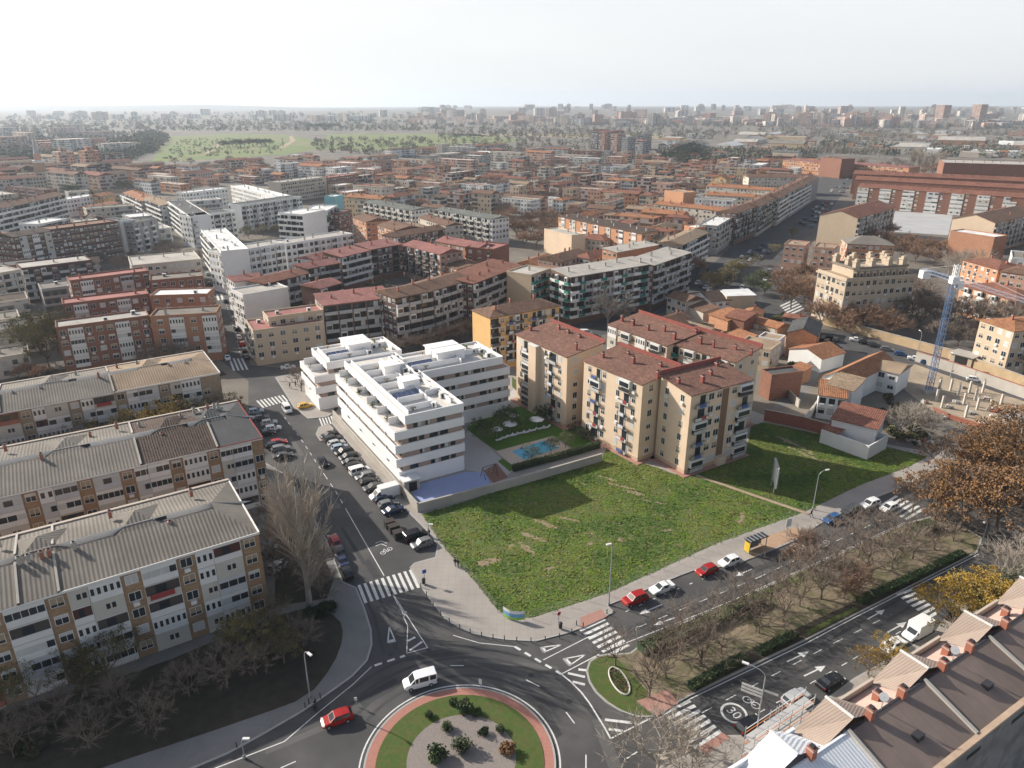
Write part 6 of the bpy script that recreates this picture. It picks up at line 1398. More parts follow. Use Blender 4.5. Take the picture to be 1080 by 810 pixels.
def truck():
    x, y = un(404, 525.5); r = empty('box_truck', 'white high roofed delivery van, tallest in the nose-in row', 'van', (x, y, .005), rad(211)); P, _ = car_mesh('van')
    sub(r, 'cargo_body', lambda m: m.box(-3.3, -1.02, .45, .75, 1.02, 2.75, mat('truck_white', (.74, .74, .72), .5, .05, 1)))
    for n, me, M in P:
        if n in ('body', 'windscreen', 'side_window', 'headlight'): inst(n, me, r, Matrix.Translation((.4, 0, .12)) @ Matrix.Diagonal((1, 1.04, 1.06, 1)), CC['white'])
    for xx in (-2.2, 1.75):
        for yy in (-.86, .86): inst('wheel', [m for n, m, M in P if n == 'wheel'][0], r, Matrix.Translation((xx, yy, .34)))
truck()
car('van', 'white', 443, 722, 200, 'driving round the roundabout', name='white_van', lab='white van with side windows driving round the roundabout')
car('hatch', 'red', 356, 761, 206, 'entering', name='red_car', lab='red hatchback on the road left of the roundabout')
car('hatch', 'black', 341, 490, -59, '', name='car', lab='black car driving down the street toward the zebra crossing')
car('hatch', 'yellow', 322, 430, 35, '', name='taxi', lab='yellow and black car parked on the plaza by the white block')
car('van', 'white', 303, 434, -60, '', name='white_van', lab='white van waiting near the zebra crossing by the plaza')
for k, c, px, py in (('hatch', 'red', 353, 573), ('hatch', 'black', 357.5, 583), ('sedan', 'dark blue', 361, 594), ('hatch', 'black', 365.5, 606)): car(k, c, px, py, 118, 'parked beside the tall poplar')
for k, c, px, py in (('hatch', 'pale blue', 270, 436), ('sedan', 'dark grey', 275, 443), ('hatch', 'silver', 284, 448), ('hatch', 'white', 288, 454), ('sedan', 'black', 281, 459), ('hatch', 'red', 294, 469), ('suv', 'grey', 297, 476), ('hatch', 'black', 290, 472), ('sedan', 'dark grey', 299, 483)): car(k, c, px, py, 25, 'parked at end of the second terraced row')
for k, c, px, py in (('hatch', 'dark grey', 286, 585), ('hatch', 'silver', 294, 600)): car(k, c, px, py, 60, 'in the shade by the nearest terraced row')
av2 = 'parked along the upper kerb of the avenue'
for k, c, px, py in (('suv', 'red', 669, 635), ('sedan', 'white', 698, 623), ('hatch', 'red', 745, 604.5), ('hatch', 'white', 769, 595), ('hatch', 'blue', 877, 550), ('suv', 'dark grey', 897, 541), ('suv', 'white', 917, 534.5), ('hatch', 'white', 937, 538)): car(k, c, px, py, 207, av2)
av3 = 'on the lower carriageway of the avenue'
for k, c, px, py in (('suv', 'silver', 839, 740), ('sedan', 'black', 875, 722), ('sedan', 'white', 942, 683), ('hatch', 'black', 790, 768), ('hatch', 'dark grey', 1000, 648)): car(k, c, px, py, 29, av3)
def boxvan():
    x, y = un(965, 671); r = empty('box_truck', 'white square bodied van beside the white saloon on the avenue', 'van', (x, y, .005), rad(209)); P, _ = car_mesh('van')
    sub(r, 'cargo_body', lambda m: m.box(-2.6, -1.0, .45, .9, 1.0, 2.7, mat('truck_white', (.74, .74, .72), .5, .05, 1)))
    for n, me, M in P:
        if n in ('body', 'windscreen', 'side_window', 'headlight', 'wheel'): inst(n, me, r, (Matrix.Translation((.0, 0, .06)) @ M) if M else Matrix.Translation((.0, 0, .06)), CC['white'])
boxvan()
sw = 'in the street by the courtyard block'
for k, c, px, py, a in (('hatch', 'black', 238, 319, 118), ('van', 'grey', 247, 338, 118), ('hatch', 'black', 249.5, 348, 118), ('hatch', 'white', 252, 357, 118), ('hatch', 'red', 255.5, 364, 118), ('hatch', 'black', 257.5, 371, 118), ('sedan', 'black', 260, 378, 118), ('sedan', 'white', 240, 379, 118), ('hatch', 'grey', 227, 334, 120), ('hatch', 'black', 229, 340, 120), ('hatch', 'silver', 231, 346, 120), ('sedan', 'white', 234, 355, 120), ('hatch', 'black', 230, 350, 120), ('sedan', 'white', 304, 389, 20), ('hatch', 'dark grey', 236, 366, 120), ('hatch', 'dark grey', 221, 300, 120), ('hatch', 'black', 232, 305, 120), ('hatch', 'silver', 219, 290, 120), ('hatch', 'grey', 215, 275, 120), ('sedan', 'white', 228, 290, 120)): car(k, c, px, py, a, sw, parts=False)
cl = 'in the yard behind the beige estate'
for k, c, px, py, a in (('van', 'white', 605, 340, 20), ('van', 'white', 618, 353, 10), ('hatch', 'red', 609, 356, 30), ('hatch', 'red', 594, 336, 80), ('hatch', 'silver', 595, 345, 30), ('hatch', 'dark grey', 628, 357, 20)): car(k, c, px, py, a, cl, parts=False)
cs = 'along the street behind the crane'
for k, c, px, py in (('sedan', 'white', 903, 360), ('hatch', 'black', 912, 363), ('suv', 'dark grey', 922, 366), ('hatch', 'grey', 935, 370), ('hatch', 'blue', 950, 375), ('sedan', 'white', 965, 380), ('hatch', 'blue', 978, 384), ('suv', 'white', 997, 389), ('sedan', 'black', 1013, 394), ('hatch', 'white', 1027, 402), ('hatch', 'grey', 1047, 404), ('sedan', 'white', 1067, 410), ('hatch', 'black', 1040, 398)): car(k, c, px, py, -28, cs, parts=False)
for k, c, px, py in (('suv', 'black', 872, 362), ('hatch', 'black', 877, 365), ('suv', 'dark grey', 881, 360), ('hatch', 'black', 868, 358)): car(k, c, px, py, 60, 'in the dark corner by the orange workshop', parts=False)
rr = random.Random(21); pal = ['black', 'dark grey', 'silver', 'white', 'white', 'grey', 'blue', 'red', 'black', 'silver']
def lot(pts, nx, ny, ang, where, fill=.8):
    W = unp(pts)
    for i in range(nx):
        for j in range(ny):
            if rr.random() > fill: continue
            u, v = (i+.5)/nx, (j+.5)/ny; a = Vector((*W[0], 0)).lerp(Vector((*W[1], 0)), u); b = Vector((*W[3], 0)).lerp(Vector((*W[2], 0)), u); p = a.lerp(b, v); q = pr(p.x, p.y, 0)
            car(rr.choice(('hatch', 'hatch', 'sedan', 'suv', 'van')), rr.choice(pal), q[0], q[1], ang+rr.choice((0, 180)), where, parts=False)
lot([(728, 302), (745, 312), (822, 262), (806, 256)], 4, 9, 60, 'in the shaded car park', .8)
lot([(752, 322), (762, 327), (830, 285), (822, 278)], 2, 7, 60, 'along the edge of the shaded car park', .75)
lot([(840, 238), (856, 243), (880, 215), (868, 210)], 4, 7, 60, 'in the car park along the boulevard row', .8)
lot([(872, 205), (890, 206), (905, 190), (890, 187)], 4, 4, 60, 'in the farthest car park by the boulevard', .8)
lot([(905, 305), (912, 300), (935, 300), (930, 306)], 2, 2, 10, 'behind the sandstone palace', .9)
# ---------------------------------------------------------------- street furniture
def lamp(px, py, h, ang, lab, arm=2.0, signs=False):
    x, y = un(px, py); r = empty('street_lamp', lab, 'street lamp', (x, y, .1), rad(ang))
    sub(r, 'pole', lambda m: (m.tube((0, 0, 0), (0, 0, h-1), .11, .08, metal, 6), m.tube((0, 0, 0), (0, 0, .5), .2, .18, metal, 6)))
    if arm: sub(r, 'arm', lambda m: [m.tube((arm*(1-math.cos(t*.3927)), 0, h-1+1.0*math.sin(t*.3927)), (arm*(1-math.cos((t+1)*.3927)), 0, h-1+1.0*math.sin((t+1)*.3927)), .06, .06, metal, 5) for t in range(4)])
    sub(r, 'lantern', lambda m: m.box(arm-.1, -.16, h-.12, arm+.75, .16, h+.06, lampg))
    if signs: sub(r, 'direction_sign', lambda m: [m.box(.1, -.06, h-3.5-q*.5, 2.6, .0, h-3.2-q*.5, white) for q in range(3)]+[m.box(-1.8, -.06, h-3.3, -.1, 0, h-3.0, white)])
lamp(857, 538, 8.6, 20, 'curved street lamp at the corner of the dark lawn', 1.6); lamp(642, 638, 11.6, 200, 'tall straight mast on the pavement at the meadow edge', .3)
lamp(797.5, 772, 10, 150, 'street lamp with white direction signs beside the scaffolding', 2.2, True); lamp(327, 736, 8.2, -40, 'street lamp at the shaded garden near the red hatchback', 1.0)
lamp(258, 800, 3.2, 0, 'short lamp post on the pavement at lower left', .3); lamp(452, 568, 3, 0, 'small post lamp beside the black van', .2); lamp(1002, 398, 7, 90, 'street lamp on the sandy street behind the crane', 1.2); lamp(968, 372, 7, 90, 'street lamp at foot of the trees behind the crane', 1.2)
lamp(1035, 575, 5, 200, 'thin post at far tip of the median', .3)
def billboard():
    x, y = un(817, 522); r = empty('billboard', 'tall ribbed billboard seen edge-on in the dark lawn', 'billboard', (x, y, .1), rad(79))
    sub(r, 'panel', lambda m: (m.box(-.4, -.12, 1.6, 4.6, .0, 6.2, mat('billboard_back', (.3, .31, .32), .7, .1, 1)), m.box(-.4, -.16, 1.6, 4.6, -.125, 6.2, white)))
    sub(r, 'frame', lambda m: [m.box(q, .0, 1.5, q+.1, .14, 6.2, white) for q in (-.4, .6, 1.6, 2.6, 3.6, 4.5)]); sub(r, 'post', lambda m: (m.box(0, .15, 0, .2, .35, 6, metal), m.box(3.6, .15, 0, 3.8, .35, 6, metal)))
billboard()
def banner():
    x, y = un(541, 653); r = empty('banner', 'white, blue and green curved banner at the meadow corner', 'banner', (x, y, .13), rad(-18)); n = 8
    def strip(z0, z1, mt):
        def f(m):
            for i in range(n):
                t0, t1 = i/n, (i+1)/n; q = lambda t: (-1.6+3.4*t, -.6*math.sin(t*math.pi))
                (a, b), (c, d) = q(t0), q(t1); m.face([(a, b, z0), (c, d, z0), (c, d, z1), (a, b, z1)], mt); m.face([(a, b+.05, z0), (a, b+.05, z1), (c, d+.05, z1), (c, d+.05, z0)], mt)
        return f
    sub(r, 'green_band', strip(.25, .65, mat('banner_green', (.25, .5, .05), .7, .05, 1))); sub(r, 'white_band', strip(1.35, 1.9, white)); sub(r, 'blue_band', strip(.65, 1.35, mat('banner_blue', (.16, .35, .55), .7, .2, 1)))
    sub(r, 'post', lambda m: [m.tube((q, .1, 0), (q, .1, 1.9), .04, .04, metal, 4) for q in (-1.6, 1.8)])
banner()
def shelter():
    x, y = un(796, 580); r = empty('bus_shelter', 'bus shelter with dark striped roof and yellow advert panel', 'bus shelter', (x, y, .14), rad(28))
    sub(r, 'roof', lambda m: (m.box(-2.2, -.8, 2.45, 2.2, .8, 2.6, dmetal), [m.box(-2.1+q*.85, -.75, 2.6, -1.9+q*.85, .75, 2.64, metal) for q in range(6)]))
    sub(r, 'post', lambda m: [m.box(sx-.05, sy-.05, 0, sx+.05, sy+.05, 2.45, metal) for sx in (-2, 2) for sy in (-.6, .6)])
    sub(r, 'glass_wall', lambda m: m.box(-2, .6, .3, 2, .63, 2.3, mat('shelter_glass', (.2, .22, .23), .1, .05, 1, spec=.6))); sub(r, 'bench', lambda m: m.box(-1.2, .15, .42, 1.2, .5, .48, metal))
    sub(r, 'advert_panel', lambda m: m.box(-2.25, -.7, .3, -2.1, .5, 2.2, mat('advert_yellow', (.6, .42, .04), .5, .1, 1)))
shelter()
def signpost(px, py, h, w, hh, mt, lab, ang=20, name='sign', round_=False):
    x, y = un(px, py); r = empty(name, lab, 'sign', (x, y, .13), rad(ang)); sub(r, 'post', lambda m: m.tube((0, 0, 0), (0, 0, h), .05, .05, metal, 5))
    sub(r, 'panel', lambda m: (m.face([(w/2*math.cos(t*.5236), -.07, h-hh/2+w/2*math.sin(t*.5236)) for t in range(12)], mt) if round_ else m.box(-w/2, -.1, h-hh, w/2, -.05, h, mt)))
blue = mat('sign_blue', (.02, .09, .34), .5, .05, 1); reds = mat('sign_red', (.45, .03, .03), .5, .05, 1)
signpost(829, 568, 4.2, 1.2, 1.7, white, 'white advert panel on a post beyond the bus shelter')
signpost(448, 616, 2.8, .7, .7, blue, 'blue crossing sign at the zebra on the left street', 30); signpost(589, 660, 2.6, .7, .7, reds, 'round red sign on the pavement by the avenue zebra', 30, round_=True)
signpost(671, 676, 2.6, .6, .6, white, 'small white sign on the upper hedge tip', 30); signpost(507, 725, 1.4, .5, .9, white, 'white marker on the roundabout apron', -30); signpost(736, 794, 2.4, .7, .7, blue, 'blue crossing sign by the lower avenue zebra', 20)
signpost(376, 745, 1.5, .4, .5, white, 'small marker post on the left of the roundabout', 0)
def litter(px, py, lab):
    x, y = un(px, py); r = empty('litter_bin', lab, 'bin', (x, y, .13)); sub(r, 'body', lambda m: m.tube((0, 0, .2), (0, 0, 1.1), .28, .32, dmetal, 10)); sub(r, 'lid', lambda m: m.tube((0, 0, 1.1), (0, 0, 1.25), .34, .2, dmetal, 10))
litter(591, 664, 'black litter bin on the pavement near the red sign'); litter(447, 617, 'dark litter bin beside the blue crossing sign'); litter(332, 750, 'dark bin at the shaded kerb left of the red hatchback')
for i, (px, py) in enumerate(((411, 556), (415.5, 561), (420.5, 567.5))):
    x, y = un(px, py); r = empty('recycling_container', 'dark recycling container in the gap of the nose-in row', 'container', (x, y, .01), rad(30), 'recycling containers'); sub(r, 'body', lambda m: m.box(-.9, -.7, .1, .9, .7, 1.35, mat('bin_dark', (.03, .032, .03), .6, .1, 1))); sub(r, 'lid', lambda m: m.box(-.95, -.75, 1.35, .95, .75, 1.55, mat('bin_lid', (.05, .04, .035), .5, .1, 1)))
bol = None
for px, py in ((444, 620), (450, 629), (457, 640), (465, 650), (474, 657.5), (485, 664), (496, 668.5), (508, 672), (520, 674.5), (532, 676), (545, 677.3), (560, 677.8), (575, 676.5), (590, 673.5), (603, 668.5), (608, 660), (640, 648), (615, 662), (322, 747), (338, 737), (326, 743), (250, 789)):
    x, y = un(px, py)
    if bol is None:
        mb = MB(); mb.tube((0, 0, 0), (0, 0, .75), .08, .07, dmetal, 6); mb.tube((0, 0, .75), (0, 0, .9), .1, .04, dmetal, 6); bol = mb.mesh('bollard')
    o = inst('bollard', bol, None, loc=(x, y, .13)); tag(o, 'dark bollard along the kerb of the corner pavement', 'bollard', 'bollards along the kerb')
def fence(label, pts, h=1.6):
    W = unp(pts); o = W[0]; r = empty('wire_fence', label, 'fence', (o[0], o[1], .13)); pm, wm = MB(), MB()
    for a, b in zip(W, W[1:]):
        L = math.dist(a, b); n = max(1, int(L/3)); A = Vector((a[0]-o[0], a[1]-o[1], 0)); B = Vector((b[0]-o[0], b[1]-o[1], 0))
        for i in range(n+1):
            p = A.lerp(B, i/n); pb = MB(); pb.tube(p, p+Vector((0, 0, h)), .035, .035, metal, 4); pb.build('fence_post', r)
        for z in (.3, .7, 1.1, 1.5): wm.tube(A+Vector((0, 0, z)), B+Vector((0, 0, z)), .012, .012, metal, 3, False)
    wm.build('wire', r)
fence('thin wire fence on posts round the meadow corner', [(452, 557), (470, 581), (500, 614), (525, 646), (541, 655), (562, 654), (640, 628.5)]); fence('thin wire fence on posts along the avenue side of the meadow', [(642, 628), (700, 602), (760, 574.5), (850, 542)])
# ---------------------------------------------------------------- people
def person_mesh(stride, bag):
    V = [(0, 0, .93), (0, 0, 1.2), (0, 0, 1.42), (0, 0, 1.52), (0, 0.02, 1.66), (-.1, 0, .9), (-.11, stride*.25, .5), (-.11, -stride*.1, .06), (-.11, .14-stride*.1, .03), (.1, 0, .9), (.11, -stride*.2, .5), (.11, -stride*.5, .08), (.11, .14-stride*.5, .04), (-.2, 0, 1.4), (-.25, -.05-stride*.1, 1.13), (-.24, .08, .88), (.2, 0, 1.4), (.25, -.05+stride*.1, 1.13), (.24, .1, .9)]
    E = [(0, 1), (1, 2), (2, 3), (3, 4), (0, 5), (5, 6), (6, 7), (7, 8), (0, 9), (9, 10), (10, 11), (11, 12), (2, 13), (13, 14), (14, 15), (2, 16), (16, 17), (17, 18)]
    rd = [.15, .15, .15, .06, .105, .1, .075, .05, .045, .1, .075, .05, .045, .07, .05, .04, .07, .05, .04]
    me = bpy.data.meshes.new('person'); me.from_pydata(V, E, []); o = bpy.data.objects.new('tmp', me); COL.objects.link(o)
    m = o.modifiers.new('s', 'SKIN')
    for i, v in enumerate(me.skin_vertices[0].data): v.radius = (rd[i], rd[i]); v.use_root = i == 0
    o.modifiers.new('d', 'SUBSURF').levels = 1
    bpy.context.view_layer.update(); dg = bpy.context.evaluated_depsgraph_get(); r = bpy.data.meshes.new_from_object(o.evaluated_get(dg)); bpy.data.objects.remove(o)
    return r
PM_ = [person_mesh(.0, 0), person_mesh(1.0, 0)]
PANTS = [mat('trousers_dark', (.03, .03, .04), .9, .1, 3), mat('trousers_blue', (.05, .07, .13), .9, .1, 3)]
def person(px, py, top, lab, ang, walk, hair=(.03, .02, .015)):
    x, y = un(px, py); me = PM_[walk].copy(); me.materials.clear(); cm = mat('coat_'+lab.split()[1], top, .9, .1, 3)
    for m in (cm, PANTS[walk], skin, mat('shoe', (.02, .02, .02), .8, .1, 3)): me.materials.append(m)
    for p in me.polygons:
        z = p.center.z; p.material_index = 2 if z > 1.5 or (abs(p.center.x) > .2 and z < .93) else 0 if z > .86 else 3 if z < .09 else 1; p.use_smooth = True
    r = empty('person', lab, 'person', (x, y, .13), rad(ang)); inst('body', me, r)
    hm2 = MB()
    for i in range(10):
        t, u = i*.6283, (i+1)*.6283
        for z0, z1, r0, r1 in ((1.64, 1.72, .122, .118), (1.72, 1.79, .118, .06)): hm2.face([(r0*math.cos(t), -.015+r0*math.sin(t), z0), (r0*math.cos(u), -.015+r0*math.sin(u), z0), (r1*math.cos(u), -.015+r1*math.sin(u), z1), (r1*math.cos(t), -.015+r1*math.sin(t), z1)], mat('hair', hair, .9, .1, 3))
    hm2.face([(.06*math.cos(i*.6283), -.015+.06*math.sin(i*.6283), 1.79) for i in range(10)], mat('hair', hair, .9, .1, 3)); hm2.build('hair', r)
person(452.5, 567, (.015, .015, .018), 'person in black clothes standing beside the black van', 200, 0)
person(480, 598, (.1, .03, .03), 'person in maroon top walking at the meadow fence', 150, 1); person(483, 599, (.02, .02, .025), 'person in dark coat walking beside the maroon one', 150, 1)
person(424, 527, (.4, .05, .04), 'person in red top behind the delivery van', 120, 1); person(333, 748, (.02, .02, .03), 'person in dark clothes on the pavement by the red hatchback', 60, 1)
person(855, 546, (.03, .025, .02), 'person in brown coat under the curved street lamp', 30, 1); person(951, 514, (.02, .02, .02), 'person in black near the plane trees at the zebra', 30, 1)
person(736, 785, (.45, .5, .6), 'person in light blue top crossing the lower avenue zebra', 100, 1); person(306, 410, (.03, .03, .04), 'person in navy coat on the plaza by the taxi', 60, 1); person(312, 408, (.03, .03, .03), 'person in grey coat on the plaza by the taxi', 60, 0)
# ---------------------------------------------------------------- the town beyond
def unz(px, py):
    z = 0
    for _ in range(6): p = un(px, py, z); z = gz(*p)
    return p[0], p[1], z
def corners(r, g=0.0):
    x, y, a, L, d = r; c, s = math.cos(a), math.sin(a)
    return [(x+u*c-v*s, y+u*s+v*c) for u, v in ((-g, -g), (L+g, -g), (L+g, d+g), (-g, d+g))]
def sep(A, B):
    for P in (A, B):
        for i in range(2):
            ex, ey = P[i+1][0]-P[i][0], P[i+1][1]-P[i][1]
            a = [q[0]*ex+q[1]*ey for q in A]; b = [q[0]*ex+q[1]*ey for q in B]
            if max(a) < min(b) or max(b) < min(a): return True
    return False
TAKEN = [(corners(r, 2.0), r[0], r[1]) for r in ROOTS]
KEEP = [[(690, 332), (745, 285), (800, 232), (850, 198), (880, 178), (912, 178), (880, 215), (862, 250), (828, 292), (880, 322), (858, 350), (800, 338), (760, 322)], [(205, 250), (225, 250), (238, 290), (262, 380), (232, 380)], [(925, 222), (1005, 226), (1000, 248), (905, 242)]]
def ok(r):
    A = corners(r, 1.0)
    for c in A+[((A[0][0]+A[2][0])/2, (A[0][1]+A[2][1])/2)]:
        p = pr(c[0], c[1], 0)
        for K_ in KEEP:
            if inside(p[0], p[1], K_): return False
    for B, x, y in TAKEN:
        if abs(x-r[0])+abs(y-r[1]) < 260 and not sep(A, B): return False
    return True
rg = random.Random(99)
RN = {'red': 'red', 'pink': 'pink', 'brown': 'brown', 'orange': 'terracotta', 'tan': 'tan', 'grey': 'grey', 'white': 'white', 'pale': 'pale', 'choc': 'dark', 'dgrey': 'dark grey'}
WN = {'brick': 'brick', 'cream': 'cream', 'tan': 'tan', 'white': 'white', 'grey': 'grey', 'pale': 'pale', 'rose': 'rose', 'sand': 'sandy', 'orange': 'orange', 'dbrick': 'dark brick', 'yellow': 'yellow', 'obrick': 'orange brick'}
def mid_building(x, y, a, L, d, h, wl, rc, typ, where, kind):
    r = (x, y, a, L, d)
    if not ok(r): return False
    TAKEN.append((corners(r, 2.0), x, y)); z = gz(x, y)
    lab = '%s roofed %s %s %s' % (RN[rc], WN[wl], kind, where)
    root = empty({'house': 'house', 'block': 'terraced_block', 'warehouse': 'warehouse'}[kind], lab, 'house' if kind == 'house' else 'building', (x, y, z), a, '%ss %s' % (kind, where))
    mb = MB(); mb.box(0, 0, 0, L, d, h, facade if kind != 'warehouse' else plaster)
    rise = {'gable': min(d, L)*.17, 'hip': min(d, L)*.15, 'flat': 0, 'shed': 1.0}[typ]
    if typ == 'gable':
        for xx, s in ((0, -1), (L, 1)): mb.face([(xx, 0, h), (xx, d, h), (xx, d/2, h+rise-.1)][::s], plaster)
    mb.build('wall', root, WC[wl]); roof_on(root, L, d, h, typ if typ != 'shed' else 'gable', 'tile' if rc in ('red', 'pink', 'brown', 'orange', 'tan', 'choc') else 'flat', rc, rise, clutter=math.hypot(x, y) < 800, rr=rg, wallm=plaster, wcol=WC[wl])
    return True
def zone(poly, n, walls, roofs, where, hr=(9, 17), Lr=(16, 46), dr=(10, 13), kinds=('block',), ang=(57, -33), types=('gable', 'gable', 'hip', 'flat'), tries=30):
    xs = [p[0] for p in poly]; ys = [p[1] for p in poly]; made = 0; t = 0
    while made < n and t < n*tries:
        t += 1; px, py = rg.uniform(min(xs), max(xs)), rg.uniform(min(ys), max(ys))
        if not inside(px, py, poly): continue
        x, y, z = unz(px, py); k = rg.choice(kinds); h = rg.uniform(*hr); L = rg.uniform(*Lr); d = rg.uniform(*dr)
        if k == 'house': h = rg.uniform(5, 9); L = rg.uniform(9, 22); d = rg.uniform(8, 11)
        if k == 'house' and Lr[1] == 12: h = rg.uniform(3.5, 6.5); L = rg.uniform(6, 12); d = rg.uniform(5, 8)
        if k == 'warehouse': h = rg.uniform(6, 10); L = rg.uniform(40, 90); d = rg.uniform(20, 40)
        typ = rg.choice(types); rc = rg.choice(roofs)
        if rc in ('white', 'pale', 'grey', 'dgrey'): typ = 'flat'
        if k == 'warehouse': rc = rg.choice(('white', 'pale', 'grey')); typ = rg.choice(('flat', 'gable'))
        if mid_building(x, y, rad(rg.choice(ang)+rg.uniform(-3, 3)), L, d, h, rg.choice(walls), rc, typ, where, k): made += 1
W1 = ['brick', 'rose', 'pale', 'cream', 'white', 'grey', 'sand', 'obrick']; R1 = ['red', 'brown', 'orange', 'brown', 'red', 'tan', 'pale', 'grey']
zone([(700, 348), (735, 318), (760, 330), (830, 332), (852, 352), (862, 392), (838, 404), (815, 385), (770, 362), (730, 356)], 16, ['white', 'orange', 'pale', 'sand', 'brick', 'cream'], ['orange', 'red', 'brown', 'tan', 'orange', 'grey'], 'in the huddle beyond the rear beige blocks', kinds=('house',), ang=(57, -33, 40), types=('gable', 'gable', 'hip'), Lr=(7, 12), tries=200)
zone([(560, 330), (600, 300), (700, 330), (640, 350), (700, 300), (590, 270), (560, 270)], 4, ['pale', 'rose', 'tan'], ['brown', 'orange'], 'behind the ochre ended block', kinds=('house',))
zone([(590, 255), (680, 275), (720, 262), (690, 235), (600, 235)], 26, ['obrick', 'orange', 'rose', 'pale'], ['brown', 'red', 'orange', 'tan'], 'among the orange brick bars', (8, 14), (12, 30), (8, 11))
zone([(590, 225), (690, 245), (775, 222), (760, 190), (640, 180), (580, 195)], 80, W1, R1, 'left of the boulevard row', (7, 15), (10, 34), (8, 12), kinds=('block', 'block', 'house'), tries=60)
zone([(640, 182), (860, 186), (840, 172), (640, 165)], 44, ['pale', 'white', 'rose', 'brick', 'orange'], ['red', 'orange', 'brown', 'tan', 'white'], 'between the boulevard and the school', (6, 13), (16, 44), kinds=('block', 'house', 'house'))
zone([(440, 232), (580, 225), (590, 190), (420, 183), (380, 205)], 84, W1, R1, 'behind the pair of long white blocks', (7, 16), (10, 38), (8, 12), kinds=('block', 'block', 'house'), tries=60)
zone([(370, 245), (430, 222), (420, 190), (300, 175), (290, 190), (350, 190)], 38, ['white', 'pale', 'brick', 'rose', 'cream'], ['orange', 'red', 'brown', 'white', 'pale'], 'right of the wide pale block', (9, 17), (18, 46))
zone([(140, 205), (200, 198), (300, 190), (420, 186), (420, 174), (310, 177), (160, 184)], 60, ['brick', 'rose', 'orange', 'pale', 'white'], ['red', 'orange', 'brown', 'brown', 'pale'], 'below the green park', (7, 13), (12, 44), (8, 12), kinds=('block', 'block', 'house'), tries=60)
zone([(-20, 215), (60, 205), (130, 200), (140, 182), (100, 176), (-20, 178)], 34, ['brick', 'rose', 'dbrick', 'orange', 'pale'], ['red', 'brown', 'tan', 'choc'], 'around the church tower', (10, 20), (20, 60))
zone([(-20, 275), (130, 262), (200, 258), (205, 235), (120, 215), (-20, 232)], 22, ['pale', 'white', 'grey', 'brick'], ['pale', 'grey', 'brown', 'white', 'choc'], 'left of the white courtyard quarter', (8, 14), (14, 36), ang=(40, -50))
zone([(-30, 355), (60, 345), (60, 300), (-30, 305)], 6, ['grey', 'pale', 'brick'], ['dgrey', 'grey', 'choc'], 'left of the brick slabs', (8, 12), (12, 26), ang=(35, -55))
zone([(-110, 330), (-15, 300), (-15, 160), (-110, 165)], 34, W1, R1, 'past the left edge of the town', (8, 16), (16, 44))
zone([(1095, 330), (1190, 340), (1190, 150), (1095, 150)], 26, W1, R1, 'past the right edge of the town', (8, 16), (16, 44))
zone([(-30, 440), (40, 400), (40, 370), (-30, 360)], 3, ['pale', 'brick'], ['dgrey', 'grey'], 'at the left edge above the pale roofed row', (6, 9), (12, 20), ang=(35,))
zone([(430, 184), (640, 180), (640, 163), (480, 160), (400, 168)], 40, ['white', 'pale', 'rose', 'brick', 'grey'], ['white', 'pale', 'red', 'brown', 'orange', 'grey'], 'in the hazy middle distance', (8, 18), (20, 60), kinds=('block', 'block', 'house', 'warehouse'))
zone([(620, 166), (690, 168), (690, 158), (615, 156)], 8, ['rose', 'brick', 'grey'], ['pink', 'red', 'grey'], 'before the distant woods', (24, 32), (20, 50), ang=(57,))
zone([(690, 160), (860, 160), (860, 142), (700, 142)], 34, ['white', 'pale', 'cream', 'rose'], ['white', 'pale', 'orange', 'red', 'grey'], 'in the suburb left of the towers', (6, 12), (16, 50), kinds=('house', 'block', 'warehouse'))
zone([(870, 162), (1090, 168), (1090, 140), (880, 138)], 60, ['white', 'pale', 'cream', 'rose', 'orange'], ['orange', 'red', 'white', 'tan', 'pale', 'brown'], 'in the suburb below the twin towers', (6, 12), (16, 50), kinds=('house', 'block', 'house', 'warehouse'))
zone([(1060, 330), (1130, 345), (1130, 270), (1070, 262)], 5, ['orange', 'rose', 'brick'], ['red', 'brown'], 'right of the crane jib', (9, 13), (14, 26), ang=(-80, 10))
# far housing and skyline
FW = mat('far_facade', rough=.9, var=.1, scale=.05, oc=True, kind='facade')
def far_block(px, py, L, d, h, c, lab, name, cat, grp, a=None):
    x, y, z = unz(px, py); mb = MB(); mb.box(-L/2, -d/2, -3, L/2, d/2, h, FW, top=tile if h < 26 and rg.random() < .5 else flatm)
    if rg.random() < .4 and h > 25: mb.box(-L*.2, -d*.2, h, L*.2, d*.2, h+4, FW)
    o = mb.build(name, None, c, loc=(x, y, z)); o.rotation_euler = (0, 0, rad(rg.choice((20, 57, -33, 75)) if a is None else a)); tag(o, lab, cat, grp)
PK = [(.55, .36, .28), (.6, .45, .36), (.68, .6, .52), (.72, .68, .62), (.5, .3, .23), (.62, .5, .4)]
PN = ['pink', 'salmon', 'cream', 'whitish', 'brick red', 'beige']
def far(n, x0, x1, y0, y1, Lr, dr, hr, what, name, cat):
    for i in range(n):
        k = rg.randrange(6); far_block(rg.uniform(x0, x1), rg.uniform(y0, y1), rg.uniform(*Lr), rg.uniform(*dr), rg.uniform(*hr), PK[k], 'hazy %s %s' % (PN[k], what), name, cat, what)
far(90, 430, 1085, 125, 134, (50, 130), (14, 22), (10, 19), 'housing row at the foot of the distant city', 'housing_row', 'housing row')
far(46, 560, 860, 126.5, 131, (60, 150), (14, 20), (15, 22), 'terrace in the pale belt under the skyline', 'terrace', 'housing row')
far(130, 440, 900, 114.5, 122, (30, 80), (16, 26), (16, 40), 'tower on the middle of the far skyline', 'tower_block', 'tower block')
far(60, 840, 985, 117, 126, (26, 60), (18, 26), (20, 46), 'tower on the skyline left of the twin towers', 'tower_block', 'tower block')
